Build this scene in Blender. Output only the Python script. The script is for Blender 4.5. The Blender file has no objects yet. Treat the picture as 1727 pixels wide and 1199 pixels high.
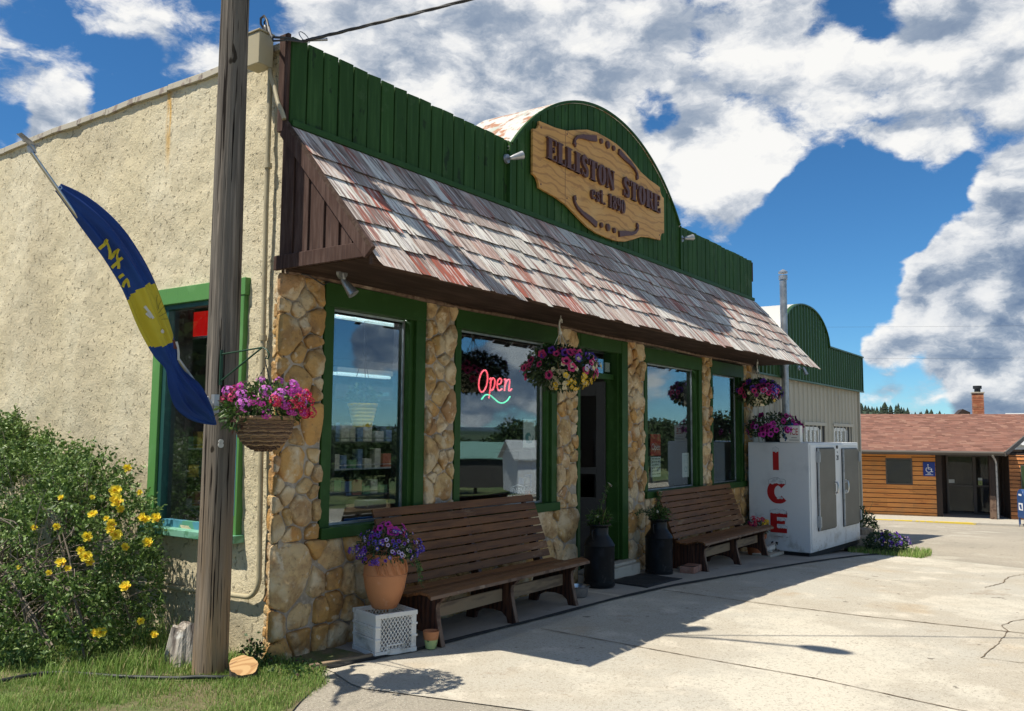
import bpy, math, random
import numpy as np
from mathutils import Vector, Matrix, noise as mnoise
R = math.radians
scene = bpy.context.scene
col = scene.collection

# ------------------------------------------------------------------ camera
cd = bpy.data.cameras.new('camera'); cam = bpy.data.objects.new('camera', cd); col.objects.link(cam)
cr = Vector((0.57293728, -0.81955707, 0.00831212)); cu = Vector((-0.07896995, -0.04510626, 0.995856)); cf = Vector((0.81578589, 0.57121943, 0.09056343))
cam.matrix_world = Matrix(((cr.x, cu.x, -cf.x, -4.367), (cr.y, cu.y, -cf.y, -5.215), (cr.z, cu.z, -cf.z, 1.7), (0, 0, 0, 1)))
cd.sensor_width = 36; cd.lens = 36 * 1457 / 1727; cd.clip_start = 0.05; cd.clip_end = 9000
scene.camera = cam

# ------------------------------------------------------------------ light, sky, exposure
SUN = Vector((-.47, .303, 1)).normalized()
ld = bpy.data.lights.new('sun', 'SUN'); ld.energy = 5.2; ld.angle = R(.5); ld.color = (1, .93, .80)
lo = bpy.data.objects.new('sun', ld); col.objects.link(lo); lo.rotation_euler = SUN.to_track_quat('Z', 'Y').to_euler(); lo.location = (-20, 12, 40)
scene.view_settings.view_transform = 'Standard'; scene.view_settings.look = 'None'
scene.view_settings.exposure = 0.36; scene.view_settings.gamma = 1

def azel(a, e): a, e = R(a), R(e); return (math.cos(a)*math.cos(e), math.sin(a)*math.cos(e), math.sin(e))
def make_world():
    w = bpy.data.worlds.new("World"); scene.world = w; w.use_nodes = True
    nt = w.node_tree; nt.nodes.clear(); L = nt.links.new
    def n(t, **k):
        x = nt.nodes.new(t)
        for a, b in k.items(): setattr(x, a, b)
        return x
    def ma(op, a, b=None, c=None):
        x = n('ShaderNodeMath', operation=op)
        for i, v in enumerate((a, b, c)):
            if v is None: continue
            if isinstance(v, (int, float)): x.inputs[i].default_value = v
            else: L(v, x.inputs[i])
        return x.outputs[0]
    def vm(op, a, b=None, s=None):
        x = n('ShaderNodeVectorMath', operation=op)
        L(a, x.inputs[0])
        if b is not None:
            if isinstance(b, tuple): x.inputs[1].default_value = b
            else: L(b, x.inputs[1])
        if s is not None: x.inputs['Scale'].default_value = s
        return x.outputs[1] if op == 'DOT_PRODUCT' else x.outputs[0]
    def ss(v, lo_, hi_, a=0., b=1.):
        x = n('ShaderNodeMapRange', interpolation_type='SMOOTHSTEP'); L(v, x.inputs[0])
        for i, q in enumerate((lo_, hi_, a, b)): x.inputs[i+1].default_value = q
        return x.outputs[0]
    sky = n('ShaderNodeTexSky', sky_type='NISHITA'); sky.sun_disc = False; sky.sun_elevation = R(60.8); sky.sun_rotation = R(-57.2)
    sky.altitude = 1500; sky.air_density = 1.0; sky.dust_density = 0.0; sky.ozone_density = 3.0
    hs = n('ShaderNodeHueSaturation'); hs.inputs['Saturation'].default_value = 1.06; hs.inputs['Value'].default_value = 1.0
    tm = n('ShaderNodeMix', data_type='RGBA', blend_type='MULTIPLY'); tm.inputs[0].default_value = 1; L(sky.outputs[0], tm.inputs[6]); tm.inputs[7].default_value = (.49, .76, .93, 1); L(tm.outputs[2], hs.inputs['Color'])
    bg = n('ShaderNodeBackground'); L(hs.outputs[0], bg.inputs[0]); bg.inputs[1].default_value = .10
    tc = n('ShaderNodeTexCoord'); d = tc.outputs['Generated']
    sc = vm('MULTIPLY', d, (1., 1., 1.75))
    def fbm(vec, s, det, rough=.55, w_=0.):
        x = n('ShaderNodeTexNoise', noise_dimensions='4D'); L(vec, x.inputs['Vector']); x.inputs['W'].default_value = w_
        x.inputs['Scale'].default_value = s; x.inputs['Detail'].default_value = det; x.inputs['Roughness'].default_value = rough
        return x
    # coverage bumps at fixed compass bearings and elevations: (az, el, radius in degrees, weight)
    blobs = [(43, 24, 9, .30), (33, 25, 9, .30), (24, 27, 9, .24), (19, 20.5, 6.0, .30), (21.5, 16, 4.6, .30), (8, 20.0, 6.5, .20), (4, 24, 6, .20),
             (63.0, 17.0, 2.2, .40), (63, 24.5, 6, .20), (56, 22, 4, .20), (66, 18, 4, .18), (11, 27, 6, .24), (48, 21, 6, .24), (38, 20, 6, .22), (30, 20, 4, .2),
             (14.6, 11.5, 4.6, -.60), (11.2, 14.6, 2.6, -.34), (16, 7, 3.0, -.2), (59.5, 21, 2.2, -.22), (26, 20.8, 1.6, -.30), (12.5, 25.5, 2.2, -.24), (22.5, 23.5, 1.3, -.16), (7, 15.4, 1.6, -.2),
             (6.0, 8.0, 4.0, .55), (4.5, 11.5, 3.4, .50), (8.6, 9.4, 2.4, .44), (11.6, 6.6, 1.7, .42), (1, 8, 7, .34), (4.6, 14.6, 2.0, .38), (9.5, 18.0, 2.4, .2),
             (9, 2.6, 3.5, .20), (5, 3, 2.5, .3), (12.5, 3.6, 1.5, .15),
             (-30, 13, 8, .25), (-42, 10, 8, .20), (-20, 24, 8, -.22), (-55, 9, 9, .1), (-50, 24, 9, -.3), (-14, 8, 5, .16), (-22, 17, 5, -.3), (-36, 22, 7, -.25),
             (-36.5, 2.8, 3.0, .55), (-44, 4.8, 1.9, .42), (-33, 4.6, 1.6, .35), (-38, 9, 2.5, -.3), (-46, 9, 3, -.2), (-25, 5.5, 1.6, .2), (-90, 35, 26, .42), (-40, 52, 20, .34), (-140, 35, 24, .36), (-75, 66, 20, .34), (10, 60, 18, .30), (-110, 14, 9, .3), (-5, 40, 10, .28), (170, 30, 12, .2), (120, 40, 12, .2)]  # wide blobs behind and overhead are unseen cloud added for neutral fill
    acc = None
    warp = fbm(d, 9., 4)
    wv = n('ShaderNodeVectorMath', operation='MULTIPLY_ADD'); L(warp.outputs['Color'], wv.inputs[0]); wv.inputs[1].default_value = (.11, .11, .11); L(d, wv.inputs[2])
    dw = vm('NORMALIZE', vm('SUBTRACT', wv.outputs[0], (.055, .055, .055)))
    for a, e, r, wt in blobs:
        dp = vm('DOT_PRODUCT', dw, azel(a, e))
        v = ss(dp, math.cos(R(r*1.35)), math.cos(R(r*.25)), 0, wt)
        acc = v if acc is None else ma('ADD', acc, v)
    def puff(vec, s, w_):
        x = n('ShaderNodeTexVoronoi', feature='SMOOTH_F1'); x.inputs['Scale'].default_value = s; x.inputs['Smoothness'].default_value = .35; L(vm('ADD', vec, (w_, w_*.7, w_*.3)), x.inputs['Vector'])
        return ma('SUBTRACT', .45, x.outputs['Distance'])
    wf = fbm(sc, 16., 4, .6)
    w2 = n('ShaderNodeVectorMath', operation='MULTIPLY_ADD'); L(wf.outputs['Color'], w2.inputs[0]); w2.inputs[1].default_value = (.05, .05, .05); L(sc, w2.inputs[2]); scw = w2.outputs[0]
    def dens(off, det=10.):
        v = scw if off is None else vm('ADD', scw, off)
        a = fbm(v, 6.5, det, .66, 1.7); b = fbm(v, 2.4, 3, .5, 4.2)
        t = ma('ADD', ma('MULTIPLY', ma('SUBTRACT', a.outputs[0], .5), 1.15), ma('MULTIPLY', ma('SUBTRACT', b.outputs[0], .5), .55))
        t = ma('ADD', t, ma('MULTIPLY', puff(v, 11., 1.3), .30))
        return ma('ADD', t, ma('MULTIPLY', puff(v, 27., 3.1), .16))
    so = (-.016, .011, .042)
    D0 = dens(None); D1 = dens(so, 6.); D2 = dens((-.045, .03, .12), 3.)
    d0 = ma('ADD', ma('ADD', D0, acc), -.13)
    mask = ss(d0, -.01, .19)
    lit = ma('ADD', ma('MULTIPLY', ma('SUBTRACT', D0, D1), 1.0), ma('MULTIPLY', ma('SUBTRACT', D0, D2), .55))
    lv = ss(lit, -.30, .38, 0, 1)
    thick = ss(d0, .12, .55, 0, 1)
    shade = ma('ADD', ma('SUBTRACT', ma('MULTIPLY', lv, .95), ma('MULTIPLY', thick, .14)), .34)
    fine = fbm(scw, 30., 6, .65, 9.); shade = ma('ADD', shade, ma('MULTIPLY', ma('SUBTRACT', fine.outputs[0], .5), .45))
    # the low cumulus bank east is in its own shade
    eb = ss(vm('DOT_PRODUCT', dw, azel(4.5, 6)), math.cos(R(11)), math.cos(R(4)), 0, .30)
    shade = ma('SUBTRACT', shade, eb)
    for a, e, r0, r1, wt in ((-95, 30, 95, 45, .34), (60, 88, 60, 30, .28)):     # unseen cloud behind the camera and overhead, greyed to lower the fill light
        shade = ma('SUBTRACT', shade, ss(vm('DOT_PRODUCT', dw, azel(a, e)), math.cos(R(r0)), math.cos(R(r1)), 0, wt))
    cr_ = n('ShaderNodeValToRGB'); L(shade, cr_.inputs[0]); e = cr_.color_ramp.elements
    e[0].position = 0.0; e[0].color = (.16, .23, .36, 1); e[1].position = 1.0; e[1].color = (1.0, .99, .96, 1)
    m1 = e.new(.28); m1.color = (.30, .37, .48, 1); m2 = e.new(.55); m2.color = (.60, .64, .70, 1); m3 = e.new(.78); m3.color = (.86, .87, .88, 1)
    bc = n('ShaderNodeBackground'); L(cr_.outputs[0], bc.inputs[0]); bc.inputs[1].default_value = .77
    mx = n('ShaderNodeMixShader'); L(ma('MULTIPLY', mask, .97), mx.inputs[0]); L(bg.outputs[0], mx.inputs[1]); L(bc.outputs[0], mx.inputs[2])
    out = n('ShaderNodeOutputWorld'); L(mx.outputs[0], out.inputs[0])
    w.cycles.sampling_method = 'MANUAL'; w.cycles.sample_map_resolution = 512
make_world()

# ------------------------------------------------------------------ helpers
def tag(o, label=None, cat=None, group=None, kind=None):
    if label: o['label'] = label
    if cat: o['category'] = cat
    if group: o['group'] = group
    if kind: o['kind'] = kind
    return o
def empty(name, loc=(0, 0, 0), rz=0, label=None, cat=None, group=None, parent=None):
    o = bpy.data.objects.new(name, None); col.objects.link(o); o.location = loc; o.rotation_euler = (0, 0, rz)
    o.empty_display_size = .1
    if parent: o.parent = parent
    return tag(o, label, cat, group)
def wloc(o):
    v = Vector((0, 0, 0))
    while o: v += o.location; o = o.parent
    return v
def copy_tree(o, parent=None):
    c = o.copy(); col.objects.link(c)
    if parent: c.parent = parent
    for ch in o.children: copy_tree(ch, c)
    return c
class MB:
    def __init__(s): s.v = []; s.f = []; s.m = []; s.r = []
    def add(s, vs, fs, m=0, r=None):
        b = len(s.v); s.v += [tuple(v) for v in vs]
        if r is None: r = random.random()
        for f in fs: s.f.append(tuple(i+b for i in f)); s.m.append(m); s.r.append(r)
    def box(s, x0, x1, y0, y1, z0, z1, m=0, r=None):
        s.add([(x0,y0,z0),(x1,y0,z0),(x1,y1,z0),(x0,y1,z0),(x0,y0,z1),(x1,y0,z1),(x1,y1,z1),(x0,y1,z1)],
              [(0,3,2,1),(4,5,6,7),(0,1,5,4),(1,2,6,5),(2,3,7,6),(3,0,4,7)], m, r)
    def hexa(s, p, m=0, r=None):   # 8 points, bottom ring then top ring
        s.add(p, [(0,3,2,1),(4,5,6,7),(0,1,5,4),(1,2,6,5),(2,3,7,6),(3,0,4,7)], m, r)
    def bar(s, p, q, w, h, up=(0,0,1), m=0, r=None):
        p, q = Vector(p), Vector(q); d = (q-p).normalized(); up = Vector(up)
        sd = d.cross(up)
        if sd.length < 1e-4: sd = d.cross(Vector((1,0,0)))
        sd.normalize(); u = sd.cross(d); a, b = sd*w/2, u*h/2
        s.hexa([p-a-b, q-a-b, q+a-b, p+a-b, p-a+b, q-a+b, q+a+b, p+a+b], m, r)
    def tube(s, pts, rad, n=8, m=0, r=None, closed=False):
        pts = [Vector(p) for p in pts]; N = len(pts); rr = rad if isinstance(rad, (list, tuple)) else [rad]*N
        vs = []; prev = None
        for i, p in enumerate(pts):
            if closed: t = pts[(i+1) % N]-pts[i-1]
            else: t = pts[min(i+1, N-1)]-pts[max(i-1, 0)]
            t.normalize()
            if prev is None:
                a = t.cross(Vector((0,0,1)))
                if a.length < .05: a = t.cross(Vector((1,0,0)))
            else: a = prev - t*prev.dot(t)
            a.normalize(); prev = a; b = t.cross(a)
            for k in range(n):
                th = 2*math.pi*k/n; vs.append(p + (a*math.cos(th)+b*math.sin(th))*rr[i])
        fs = []
        for i in range(N if closed else N-1):
            j = (i+1) % N
            for k in range(n): fs.append((i*n+k, i*n+(k+1) % n, j*n+(k+1) % n, j*n+k))
        if not closed: fs += [tuple(range(n-1, -1, -1)), tuple((N-1)*n+k for k in range(n))]
        s.add(vs, fs, m, r)
    def lathe(s, prof, n=32, c=(0,0,0), m=0, r=None, cap=True, sx=1, sy=1):
        vs = []
        for (rad, z) in prof:
            for k in range(n):
                th = 2*math.pi*k/n; vs.append((c[0]+rad*math.cos(th)*sx, c[1]+rad*math.sin(th)*sy, c[2]+z))
        fs = []
        for i in range(len(prof)-1):
            for k in range(n): fs.append((i*n+k, i*n+(k+1) % n, (i+1)*n+(k+1) % n, (i+1)*n+k))
        if cap: fs += [tuple(range(n-1, -1, -1)), tuple((len(prof)-1)*n+k for k in range(n))]
        s.add(vs, fs, m, r)
    def prism(s, poly, fn, w0, w1, m=0, r=None):
        N = len(poly); vs = [fn(u, v, w0) for u, v in poly]+[fn(u, v, w1) for u, v in poly]
        fs = [tuple(range(N-1, -1, -1)), tuple(range(N, 2*N))]+[(i, (i+1) % N, N+(i+1) % N, N+i) for i in range(N)]
        s.add(vs, fs, m, r)
    def ribbon(s, pts, wid, fn, w0, w1, m=0, r=None):
        P = [Vector(p) for p in pts]; N = len(P); ww = wid if isinstance(wid, (list, tuple)) else [wid]*N
        a = []; b = []
        for i in range(N):
            t = (P[min(i+1, N-1)]-P[max(i-1, 0)]).normalized(); nn = Vector((-t.y, t.x))*ww[i]/2
            a.append(P[i]+nn); b.append(P[i]-nn)
        vs = [fn(p.x, p.y, w) for w in (w0, w1) for p in a+b]; K = 2*N; fs = []
        for i in range(N-1):
            fs += [(K+i, K+i+1, K+N+i+1, K+N+i), (i, N+i, N+i+1, i+1), (i, i+1, K+i+1, K+i), (N+i, K+N+i, K+N+i+1, N+i+1)]
        fs += [(0, K, K+N, N), (N-1, 2*N-1, K+2*N-1, K+N-1)]
        s.add(vs, fs, m, r)
    def build(s, name, mats, parent=None, smooth=None, bevel=0, local=False, seg=2):
        off = Vector((0,0,0)) if (local or not parent) else wloc(parent)
        me = bpy.data.meshes.new(name)
        me.from_pydata([(v[0]-off.x, v[1]-off.y, v[2]-off.z) for v in s.v], [], s.f)
        for mm in (mats if isinstance(mats, (list, tuple)) else [mats]): me.materials.append(MAT[mm])
        me.polygons.foreach_set('material_index', s.m)
        at = me.attributes.new('rnd', 'FLOAT', 'FACE'); at.data.foreach_set('value', s.r)
        me.update()
        if smooth is not None:
            me.polygons.foreach_set('use_smooth', [True]*len(me.polygons)); me.set_sharp_from_angle(angle=R(smooth))
        o = bpy.data.objects.new(name, me); col.objects.link(o)
        if parent: o.parent = parent
        if bevel:
            b = o.modifiers.new('bevel', 'BEVEL'); b.width = bevel; b.segments = seg; b.limit_method = 'ANGLE'; b.angle_limit = R(40)
        return o
def npmesh(name, V, F, rnd, mats, parent=None, local=False, midx=None):
    off = np.array((0., 0, 0)) if (local or not parent) else np.array(wloc(parent))
    V = V-off; me = bpy.data.meshes.new(name); k = F.shape[1]
    me.vertices.add(len(V)); me.vertices.foreach_set('co', V.astype('f').ravel())
    me.loops.add(F.size); me.loops.foreach_set('vertex_index', F.astype('i').ravel())
    me.polygons.add(len(F)); me.polygons.foreach_set('loop_start', np.arange(0, F.size, k, dtype='i')); me.polygons.foreach_set('loop_total', np.full(len(F), k, 'i'))
    for mm in (mats if isinstance(mats, (list, tuple)) else [mats]): me.materials.append(MAT[mm])
    if midx is not None: me.polygons.foreach_set('material_index', midx.astype('i'))
    me.update(calc_edges=True)
    at = me.attributes.new('rnd', 'FLOAT', 'FACE'); at.data.foreach_set('value', rnd.astype('f'))
    o = bpy.data.objects.new(name, me); col.objects.link(o)
    if parent: o.parent = parent
    return o
rng = np.random.default_rng(5)
def unit(a): return a/np.maximum(np.linalg.norm(a, axis=1, keepdims=True), 1e-9)
def leaf_arrays(P, D, Ls, Ws, droop=.15):
    """diamond leaves folded along the midrib; P base points, D directions"""
    N = len(P); D = unit(D); T = unit(np.cross(D, unit(rng.normal(size=(N, 3))))); U = np.cross(T, D)
    Ls = Ls[:, None]; Ws = Ws[:, None]
    tip = P+D*Ls - np.array((0, 0, 1.))*Ls*droop
    mid = P+D*Ls*.5
    V = np.stack([P, mid+T*Ws*.5+U*Ws*.18, tip, mid-T*Ws*.5+U*Ws*.18, mid], 1).reshape(-1, 3)
    b = np.arange(N)[:, None]*5
    F = np.concatenate([b+np.array([[0, 4, 2, 1]]), b+np.array([[0, 3, 2, 4]])], 1).reshape(-1, 4)
    return V, F
def leaves(name, P, D, L, W, mats, parent, local=False, droop=.15, var=.35):
    N = len(P); Ls = L*(1+var*rng.uniform(-1, 1, N)); Ws = W*(1+var*rng.uniform(-1, 1, N))
    V, F = leaf_arrays(P, D, Ls, Ws, droop)
    return npmesh(name, V, F, np.repeat(rng.random(N), 2), mats, parent, local)
def ell_pts(N, c, r, lo_=.55, hi=1.0):
    d = unit(rng.normal(size=(N, 3))); t = rng.uniform(lo_**3, hi**3, N)**(1/3)
    return np.array(c)+d*t[:, None]*np.array(r), d
def textmesh(s, size, fn, mat_, name, parent, local=False, thick=.002, align='CENTER', sx=1.0, label=None):
    c = bpy.data.curves.new('txt', 'FONT'); c.body = s; c.size = size; c.align_x = align; c.align_y = 'CENTER'; c.extrude = thick; c.resolution_u = 3
    t = bpy.data.objects.new('txt', c); col.objects.link(t)
    bpy.context.view_layer.update()
    me = bpy.data.meshes.new_from_object(t.evaluated_get(bpy.context.evaluated_depsgraph_get())); bpy.data.objects.remove(t); bpy.data.curves.remove(c)
    off = Vector((0,0,0)) if (local or not parent) else wloc(parent)
    for v in me.vertices: v.co = Vector(fn(v.co.x*sx, v.co.y, v.co.z)) - off
    me.name = name; me.materials.clear(); me.materials.append(MAT[mat_])
    o = bpy.data.objects.new(name, me); col.objects.link(o)
    if parent: o.parent = parent
    return o

# ------------------------------------------------------------------ materials
MAT = {}
def mat(name, c, rough=.75, metal=0, layers=(), bumps=(), rnd=0, cols=None, spec=.4, sheen=0, emit=None, trans=0):
    m = bpy.data.materials.new(name); MAT[name] = m; m.use_nodes = True; nt = m.node_tree; L = nt.links.new
    b = nt.nodes['Principled BSDF']; b.inputs['Roughness'].default_value = rough; b.inputs['Metallic'].default_value = metal
    b.inputs['Specular IOR Level'].default_value = spec
    tc = nt.nodes.new('ShaderNodeTexCoord'); co = tc.outputs['Object']
    def tex(l):
        mp = nt.nodes.new('ShaderNodeMapping'); L(co, mp.inputs[0]); mp.inputs['Scale'].default_value = l.get('st', (1, 1, 1)); mp.inputs['Location'].default_value = l.get('of', (0, 0, 0))
        k = l.get('t', 'n')
        if k == 'n':
            t = nt.nodes.new('ShaderNodeTexNoise'); t.inputs['Detail'].default_value = l.get('d', 4); t.inputs['Roughness'].default_value = l.get('ro', .55); t.inputs['Distortion'].default_value = l.get('di', 0); o = t.outputs[0]
        elif k == 'v':
            t = nt.nodes.new('ShaderNodeTexVoronoi'); t.feature = l.get('ft', 'F1'); o = t.outputs['Distance']
        elif k == 'w':
            t = nt.nodes.new('ShaderNodeTexWave'); t.inputs['Distortion'].default_value = l.get('di', 3); t.inputs['Detail'].default_value = l.get('d', 3); t.inputs['Detail Scale'].default_value = l.get('ds', 1); t.wave_type = l.get('wt', 'BANDS'); t.bands_direction = l.get('bd', 'X'); o = t.outputs['Fac']
        L(mp.outputs[0], t.inputs['Vector']); t.inputs['Scale'].default_value = l['s']
        return o
    def rng_(o, lo_, hi, a=0., bb=1.):
        x = nt.nodes.new('ShaderNodeMapRange'); x.interpolation_type = 'SMOOTHSTEP'; L(o, x.inputs[0])
        for i, q in enumerate((lo_, hi, a, bb)): x.inputs[i+1].default_value = q
        return x.outputs[0]
    rgb = nt.nodes.new('ShaderNodeRGB'); rgb.outputs[0].default_value = (*c, 1); cur = rgb.outputs[0]
    at = None
    if rnd or cols:
        at = nt.nodes.new('ShaderNodeAttribute'); at.attribute_name = 'rnd'
    if cols:
        cr2 = nt.nodes.new('ShaderNodeValToRGB'); cr2.color_ramp.interpolation = 'CONSTANT'; L(at.outputs['Fac'], cr2.inputs[0]); e = cr2.color_ramp.elements
        e[0].position = 0; e[0].color = (*cols[0][1], 1); e[1].position = cols[1][0]; e[1].color = (*cols[1][1], 1)
        for p, q in cols[2:]: z = e.new(p); z.color = (*q, 1)
        cur = cr2.outputs[0]
    for l in layers:
        f = rng_(tex(l), l['lo'], l['hi'], 0, l.get('a', 1.))
        if 'zr' in l or 'yr' in l or 'xr' in l:
            sp = nt.nodes.new('ShaderNodeSeparateXYZ'); L(co, sp.inputs[0])
            for ax, key in enumerate(('xr', 'yr', 'zr')):
                if key in l:
                    f2 = rng_(sp.outputs[ax], *l[key]); mm = nt.nodes.new('ShaderNodeMath'); mm.operation = 'MULTIPLY'; L(f, mm.inputs[0]); L(f2, mm.inputs[1]); f = mm.outputs[0]
        if 'yb' in l:
            sp = nt.nodes.new('ShaderNodeSeparateXYZ'); L(co, sp.inputs[0]); ops = []
            a1 = nt.nodes.new('ShaderNodeMath'); a1.operation = 'SUBTRACT'; L(sp.outputs['Y'], a1.inputs[0]); a1.inputs[1].default_value = l['yb'][0]
            a2 = nt.nodes.new('ShaderNodeMath'); a2.operation = 'ABSOLUTE'; L(a1.outputs[0], a2.inputs[0])
            f2 = rng_(a2.outputs[0], l['yb'][1], l['yb'][1]*.3, 0, 1); mm = nt.nodes.new('ShaderNodeMath'); mm.operation = 'MULTIPLY'; L(f, mm.inputs[0]); L(f2, mm.inputs[1]); f = mm.outputs[0]
        mx = nt.nodes.new('ShaderNodeMix'); mx.data_type = 'RGBA'; mx.blend_type = l.get('bl', 'MIX'); L(f, mx.inputs[0]); L(cur, mx.inputs[6]); mx.inputs[7].default_value = (*l['c'], 1); cur = mx.outputs[2]
    if rnd:
        mr = nt.nodes.new('ShaderNodeMapRange'); L(at.outputs['Fac'], mr.inputs[0]); mr.inputs[3].default_value = 1-rnd; mr.inputs[4].default_value = 1+rnd
        hv = nt.nodes.new('ShaderNodeHueSaturation'); L(mr.outputs[0], hv.inputs['Value']); L(cur, hv.inputs['Color']); cur = hv.outputs[0]
    L(cur, b.inputs['Base Color'])
    pn = None
    for bu in bumps:
        x = nt.nodes.new('ShaderNodeBump'); x.inputs['Strength'].default_value = bu.get('k', .5); x.inputs['Distance'].default_value = bu['h']
        o = tex(bu)
        if 'lo' in bu: o = rng_(o, bu['lo'], bu['hi'])
        L(o, x.inputs['Height'])
        if pn: L(pn, x.inputs['Normal'])
        pn = x.outputs[0]
    if pn: L(pn, b.inputs['Normal'])
    if emit: b.inputs['Emission Color'].default_value = (*emit[0], 1); b.inputs['Emission Strength'].default_value = emit[1]
    if trans:   # thin translucent (leaves, petals, cloth)
        t = nt.nodes.new('ShaderNodeBsdfTranslucent'); L(cur, t.inputs['Color']); mx = nt.nodes.new('ShaderNodeMixShader'); mx.inputs[0].default_value = trans
        L(b.outputs[0], mx.inputs[1]); L(t.outputs[0], mx.inputs[2]); L(mx.outputs[0], nt.nodes['Material Output'].inputs['Surface'])
    return m
def N(s, lo, hi, c, **k): return dict(s=s, lo=lo, hi=hi, c=c, **k)

mat('stucco', (.60, .52, .35), .92, layers=[N(1.1, .35, .7, (.65, .58, .42), d=5), N(.6, .46, .62, (.47, .405, .28), d=8, ro=.65, a=.7), N(3.5, .5, .62, (.50, .43, .29), d=7, ro=.7, a=.45), N(16, .60, .74, (.44, .36, .23), d=5, a=.5),
    N(2.6, .36, .5, (.58, .33, .07), st=(1, 7, .5), yb=(1.60, .05), zr=(3.9, 4.45, 0, 1), a=.9),
    N(2.2, .67, .70, (.22, .17, .12), d=9, ro=.8, a=.75),
    N(1.5, .36, .56, (.33, .28, .19), zr=(.6, -.05, 0, 1), d=7, a=.75), N(1, .55, .62, (.42, .36, .26), zr=(4.45, 4.75, 0, 1), st=(1, 3, .7), a=.6)],
    bumps=[dict(s=13, h=.016, k=.75, d=7, ro=.66), dict(s=48, h=.010, k=.9, d=4, ro=.7), dict(s=21, h=-.03, k=.9, d=5, lo=.60, hi=.68), dict(s=90, h=.004, k=.8, d=2)], spec=.15)
mat('mortar', (.36, .31, .25), .95, layers=[N(3, .4, .65, (.24, .20, .16)), N(30, .45, .7, (.42, .37, .31))], bumps=[dict(s=25, h=.012, k=.8, d=6)])
mat('stone', (.42, .27, .13), .88, cols=[(0, (.53, .33, .13)), (.18, (.58, .40, .19)), (.36, (.46, .26, .09)), (.52, (.60, .43, .23)), (.68, (.52, .30, .105)), (.82, (.54, .39, .22)), (.93, (.40, .24, .12))],
    layers=[N(5, .42, .66, (.29, .17, .08), d=7, ro=.65, a=.85), N(3, .50, .60, (.64, .53, .36), d=7, of=(3, 1, 2), a=.75), N(14, .60, .66, (.70, .62, .48), d=6, of=(1, 7, 2), a=.5), N(22, .56, .72, (.17, .11, .065), d=4, a=.55), N(2.2, .6, .7, (.45, .21, .07), d=5, of=(8, 2, 1), a=.65)],
    bumps=[dict(s=9, h=.040, k=.9, d=8, ro=.62), dict(s=45, h=.006, k=.6, d=5)], rnd=.12, spec=.2)
mat('green_board', (.022, .066, .012), .66, spec=.2, layers=[N(4, .45, .7, (.036, .092, .022), st=(6, 6, .5)), N(30, .55, .7, (.018, .055, .016), st=(3, 3, .2), a=.6), N(2.2, .58, .66, (.07, .12, .05), d=7, ro=.7, a=.4), N(9, .64, .68, (.010, .02, .008), st=(1, 1, .5), d=5, a=.7)], bumps=[dict(s=60, h=.002, k=.5, st=(2, 2, .08)), dict(s=5, h=.004, k=.3, st=(1, 1, .3))], rnd=.13)
mat('green_trim', (.022, .066, .012), .55, spec=.2, layers=[N(6, .5, .75, (.032, .088, .020), d=5), N(40, .62, .72, (.02, .06, .02), d=3, a=.5)], bumps=[dict(s=40, h=.0015, k=.4, st=(1, 1, .2))])
mat('green_trim_bright', (.085, .235, .060), .55, layers=[N(5, .5, .72, (.13, .30, .10), d=5, a=.7), N(30, .60, .7, (.05, .14, .04), st=(1, 1, .2), a=.6)], bumps=[dict(s=40, h=.002, k=.5, st=(1, 1, .2))])
mat('blue_trim', (.07, .24, .33), .55, layers=[N(7, .5, .7, (.045, .17, .22), d=5), N(3, .55, .6, (.09, .27, .12), st=(1, 1, .6), a=.7)], bumps=[dict(s=40, h=.002, k=.4)])
mat('teal_trim', (.012, .065, .058), .5, layers=[N(7, .5, .7, (.02, .10, .08), d=5)])
mat('sill_teal', (.16, .36, .27), .6, layers=[N(9, .5, .6, (.09, .25, .15), d=5)])
mat('green_metal', (.020, .066, .012), .42, layers=[N(3, .45, .7, (.026, .085, .018), st=(4, 4, .4))], rnd=.05)
mat('brown_board', (.060, .032, .024), .8, spec=.2, layers=[N(5, .4, .7, (.10, .062, .05), st=(5, 5, .6)), N(30, .52, .7, (.035, .02, .018), st=(3, 3, .15), a=.7)], bumps=[dict(s=50, h=.003, k=.6, st=(2, 2, .1))], rnd=.15)
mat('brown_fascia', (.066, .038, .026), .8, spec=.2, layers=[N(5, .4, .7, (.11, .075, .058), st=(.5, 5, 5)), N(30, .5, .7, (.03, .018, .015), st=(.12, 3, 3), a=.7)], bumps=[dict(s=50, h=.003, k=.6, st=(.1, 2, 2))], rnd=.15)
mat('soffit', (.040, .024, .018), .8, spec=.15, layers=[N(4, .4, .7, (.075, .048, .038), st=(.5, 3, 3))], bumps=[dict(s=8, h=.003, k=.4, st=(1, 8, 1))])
mat('shake', (.5, .5, .5), .85, cols=[(0, (.68, .64, .57)), (.27, (.60, .49, .42)), (.46, (.36, .29, .25)), (.58, (.72, .68, .61)), (.82, (.46, .31, .26)), (.90, (.24, .175, .155)), (.95, (.36, .105, .07))],
    layers=[N(13, .51, .57, (.20, .13, .11), st=(1.6, .11, .11), d=6, ro=.7, a=.85), N(9, .56, .61, (.35, .115, .08), st=(1.3, .12, .12), d=5, of=(5, 3, 1), a=.8), N(30, .53, .60, (.70, .66, .62), st=(1.2, .09, .09), of=(2, 9, 4), d=5, a=.7),
            N(70, .55, .66, (.07, .05, .05), st=(1, .03, .03), a=.7)],
    bumps=[dict(s=70, h=.004, k=.8, st=(1, .05, .05)), dict(s=9, h=.006, k=.4)], rnd=.12, spec=.2)
mat('shake_end_shaded', (.045, .032, .026), .95, layers=[N(40, .5, .7, (.09, .07, .06))])  # weathered end grain, darkened to deepen the shade line under each course
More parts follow.
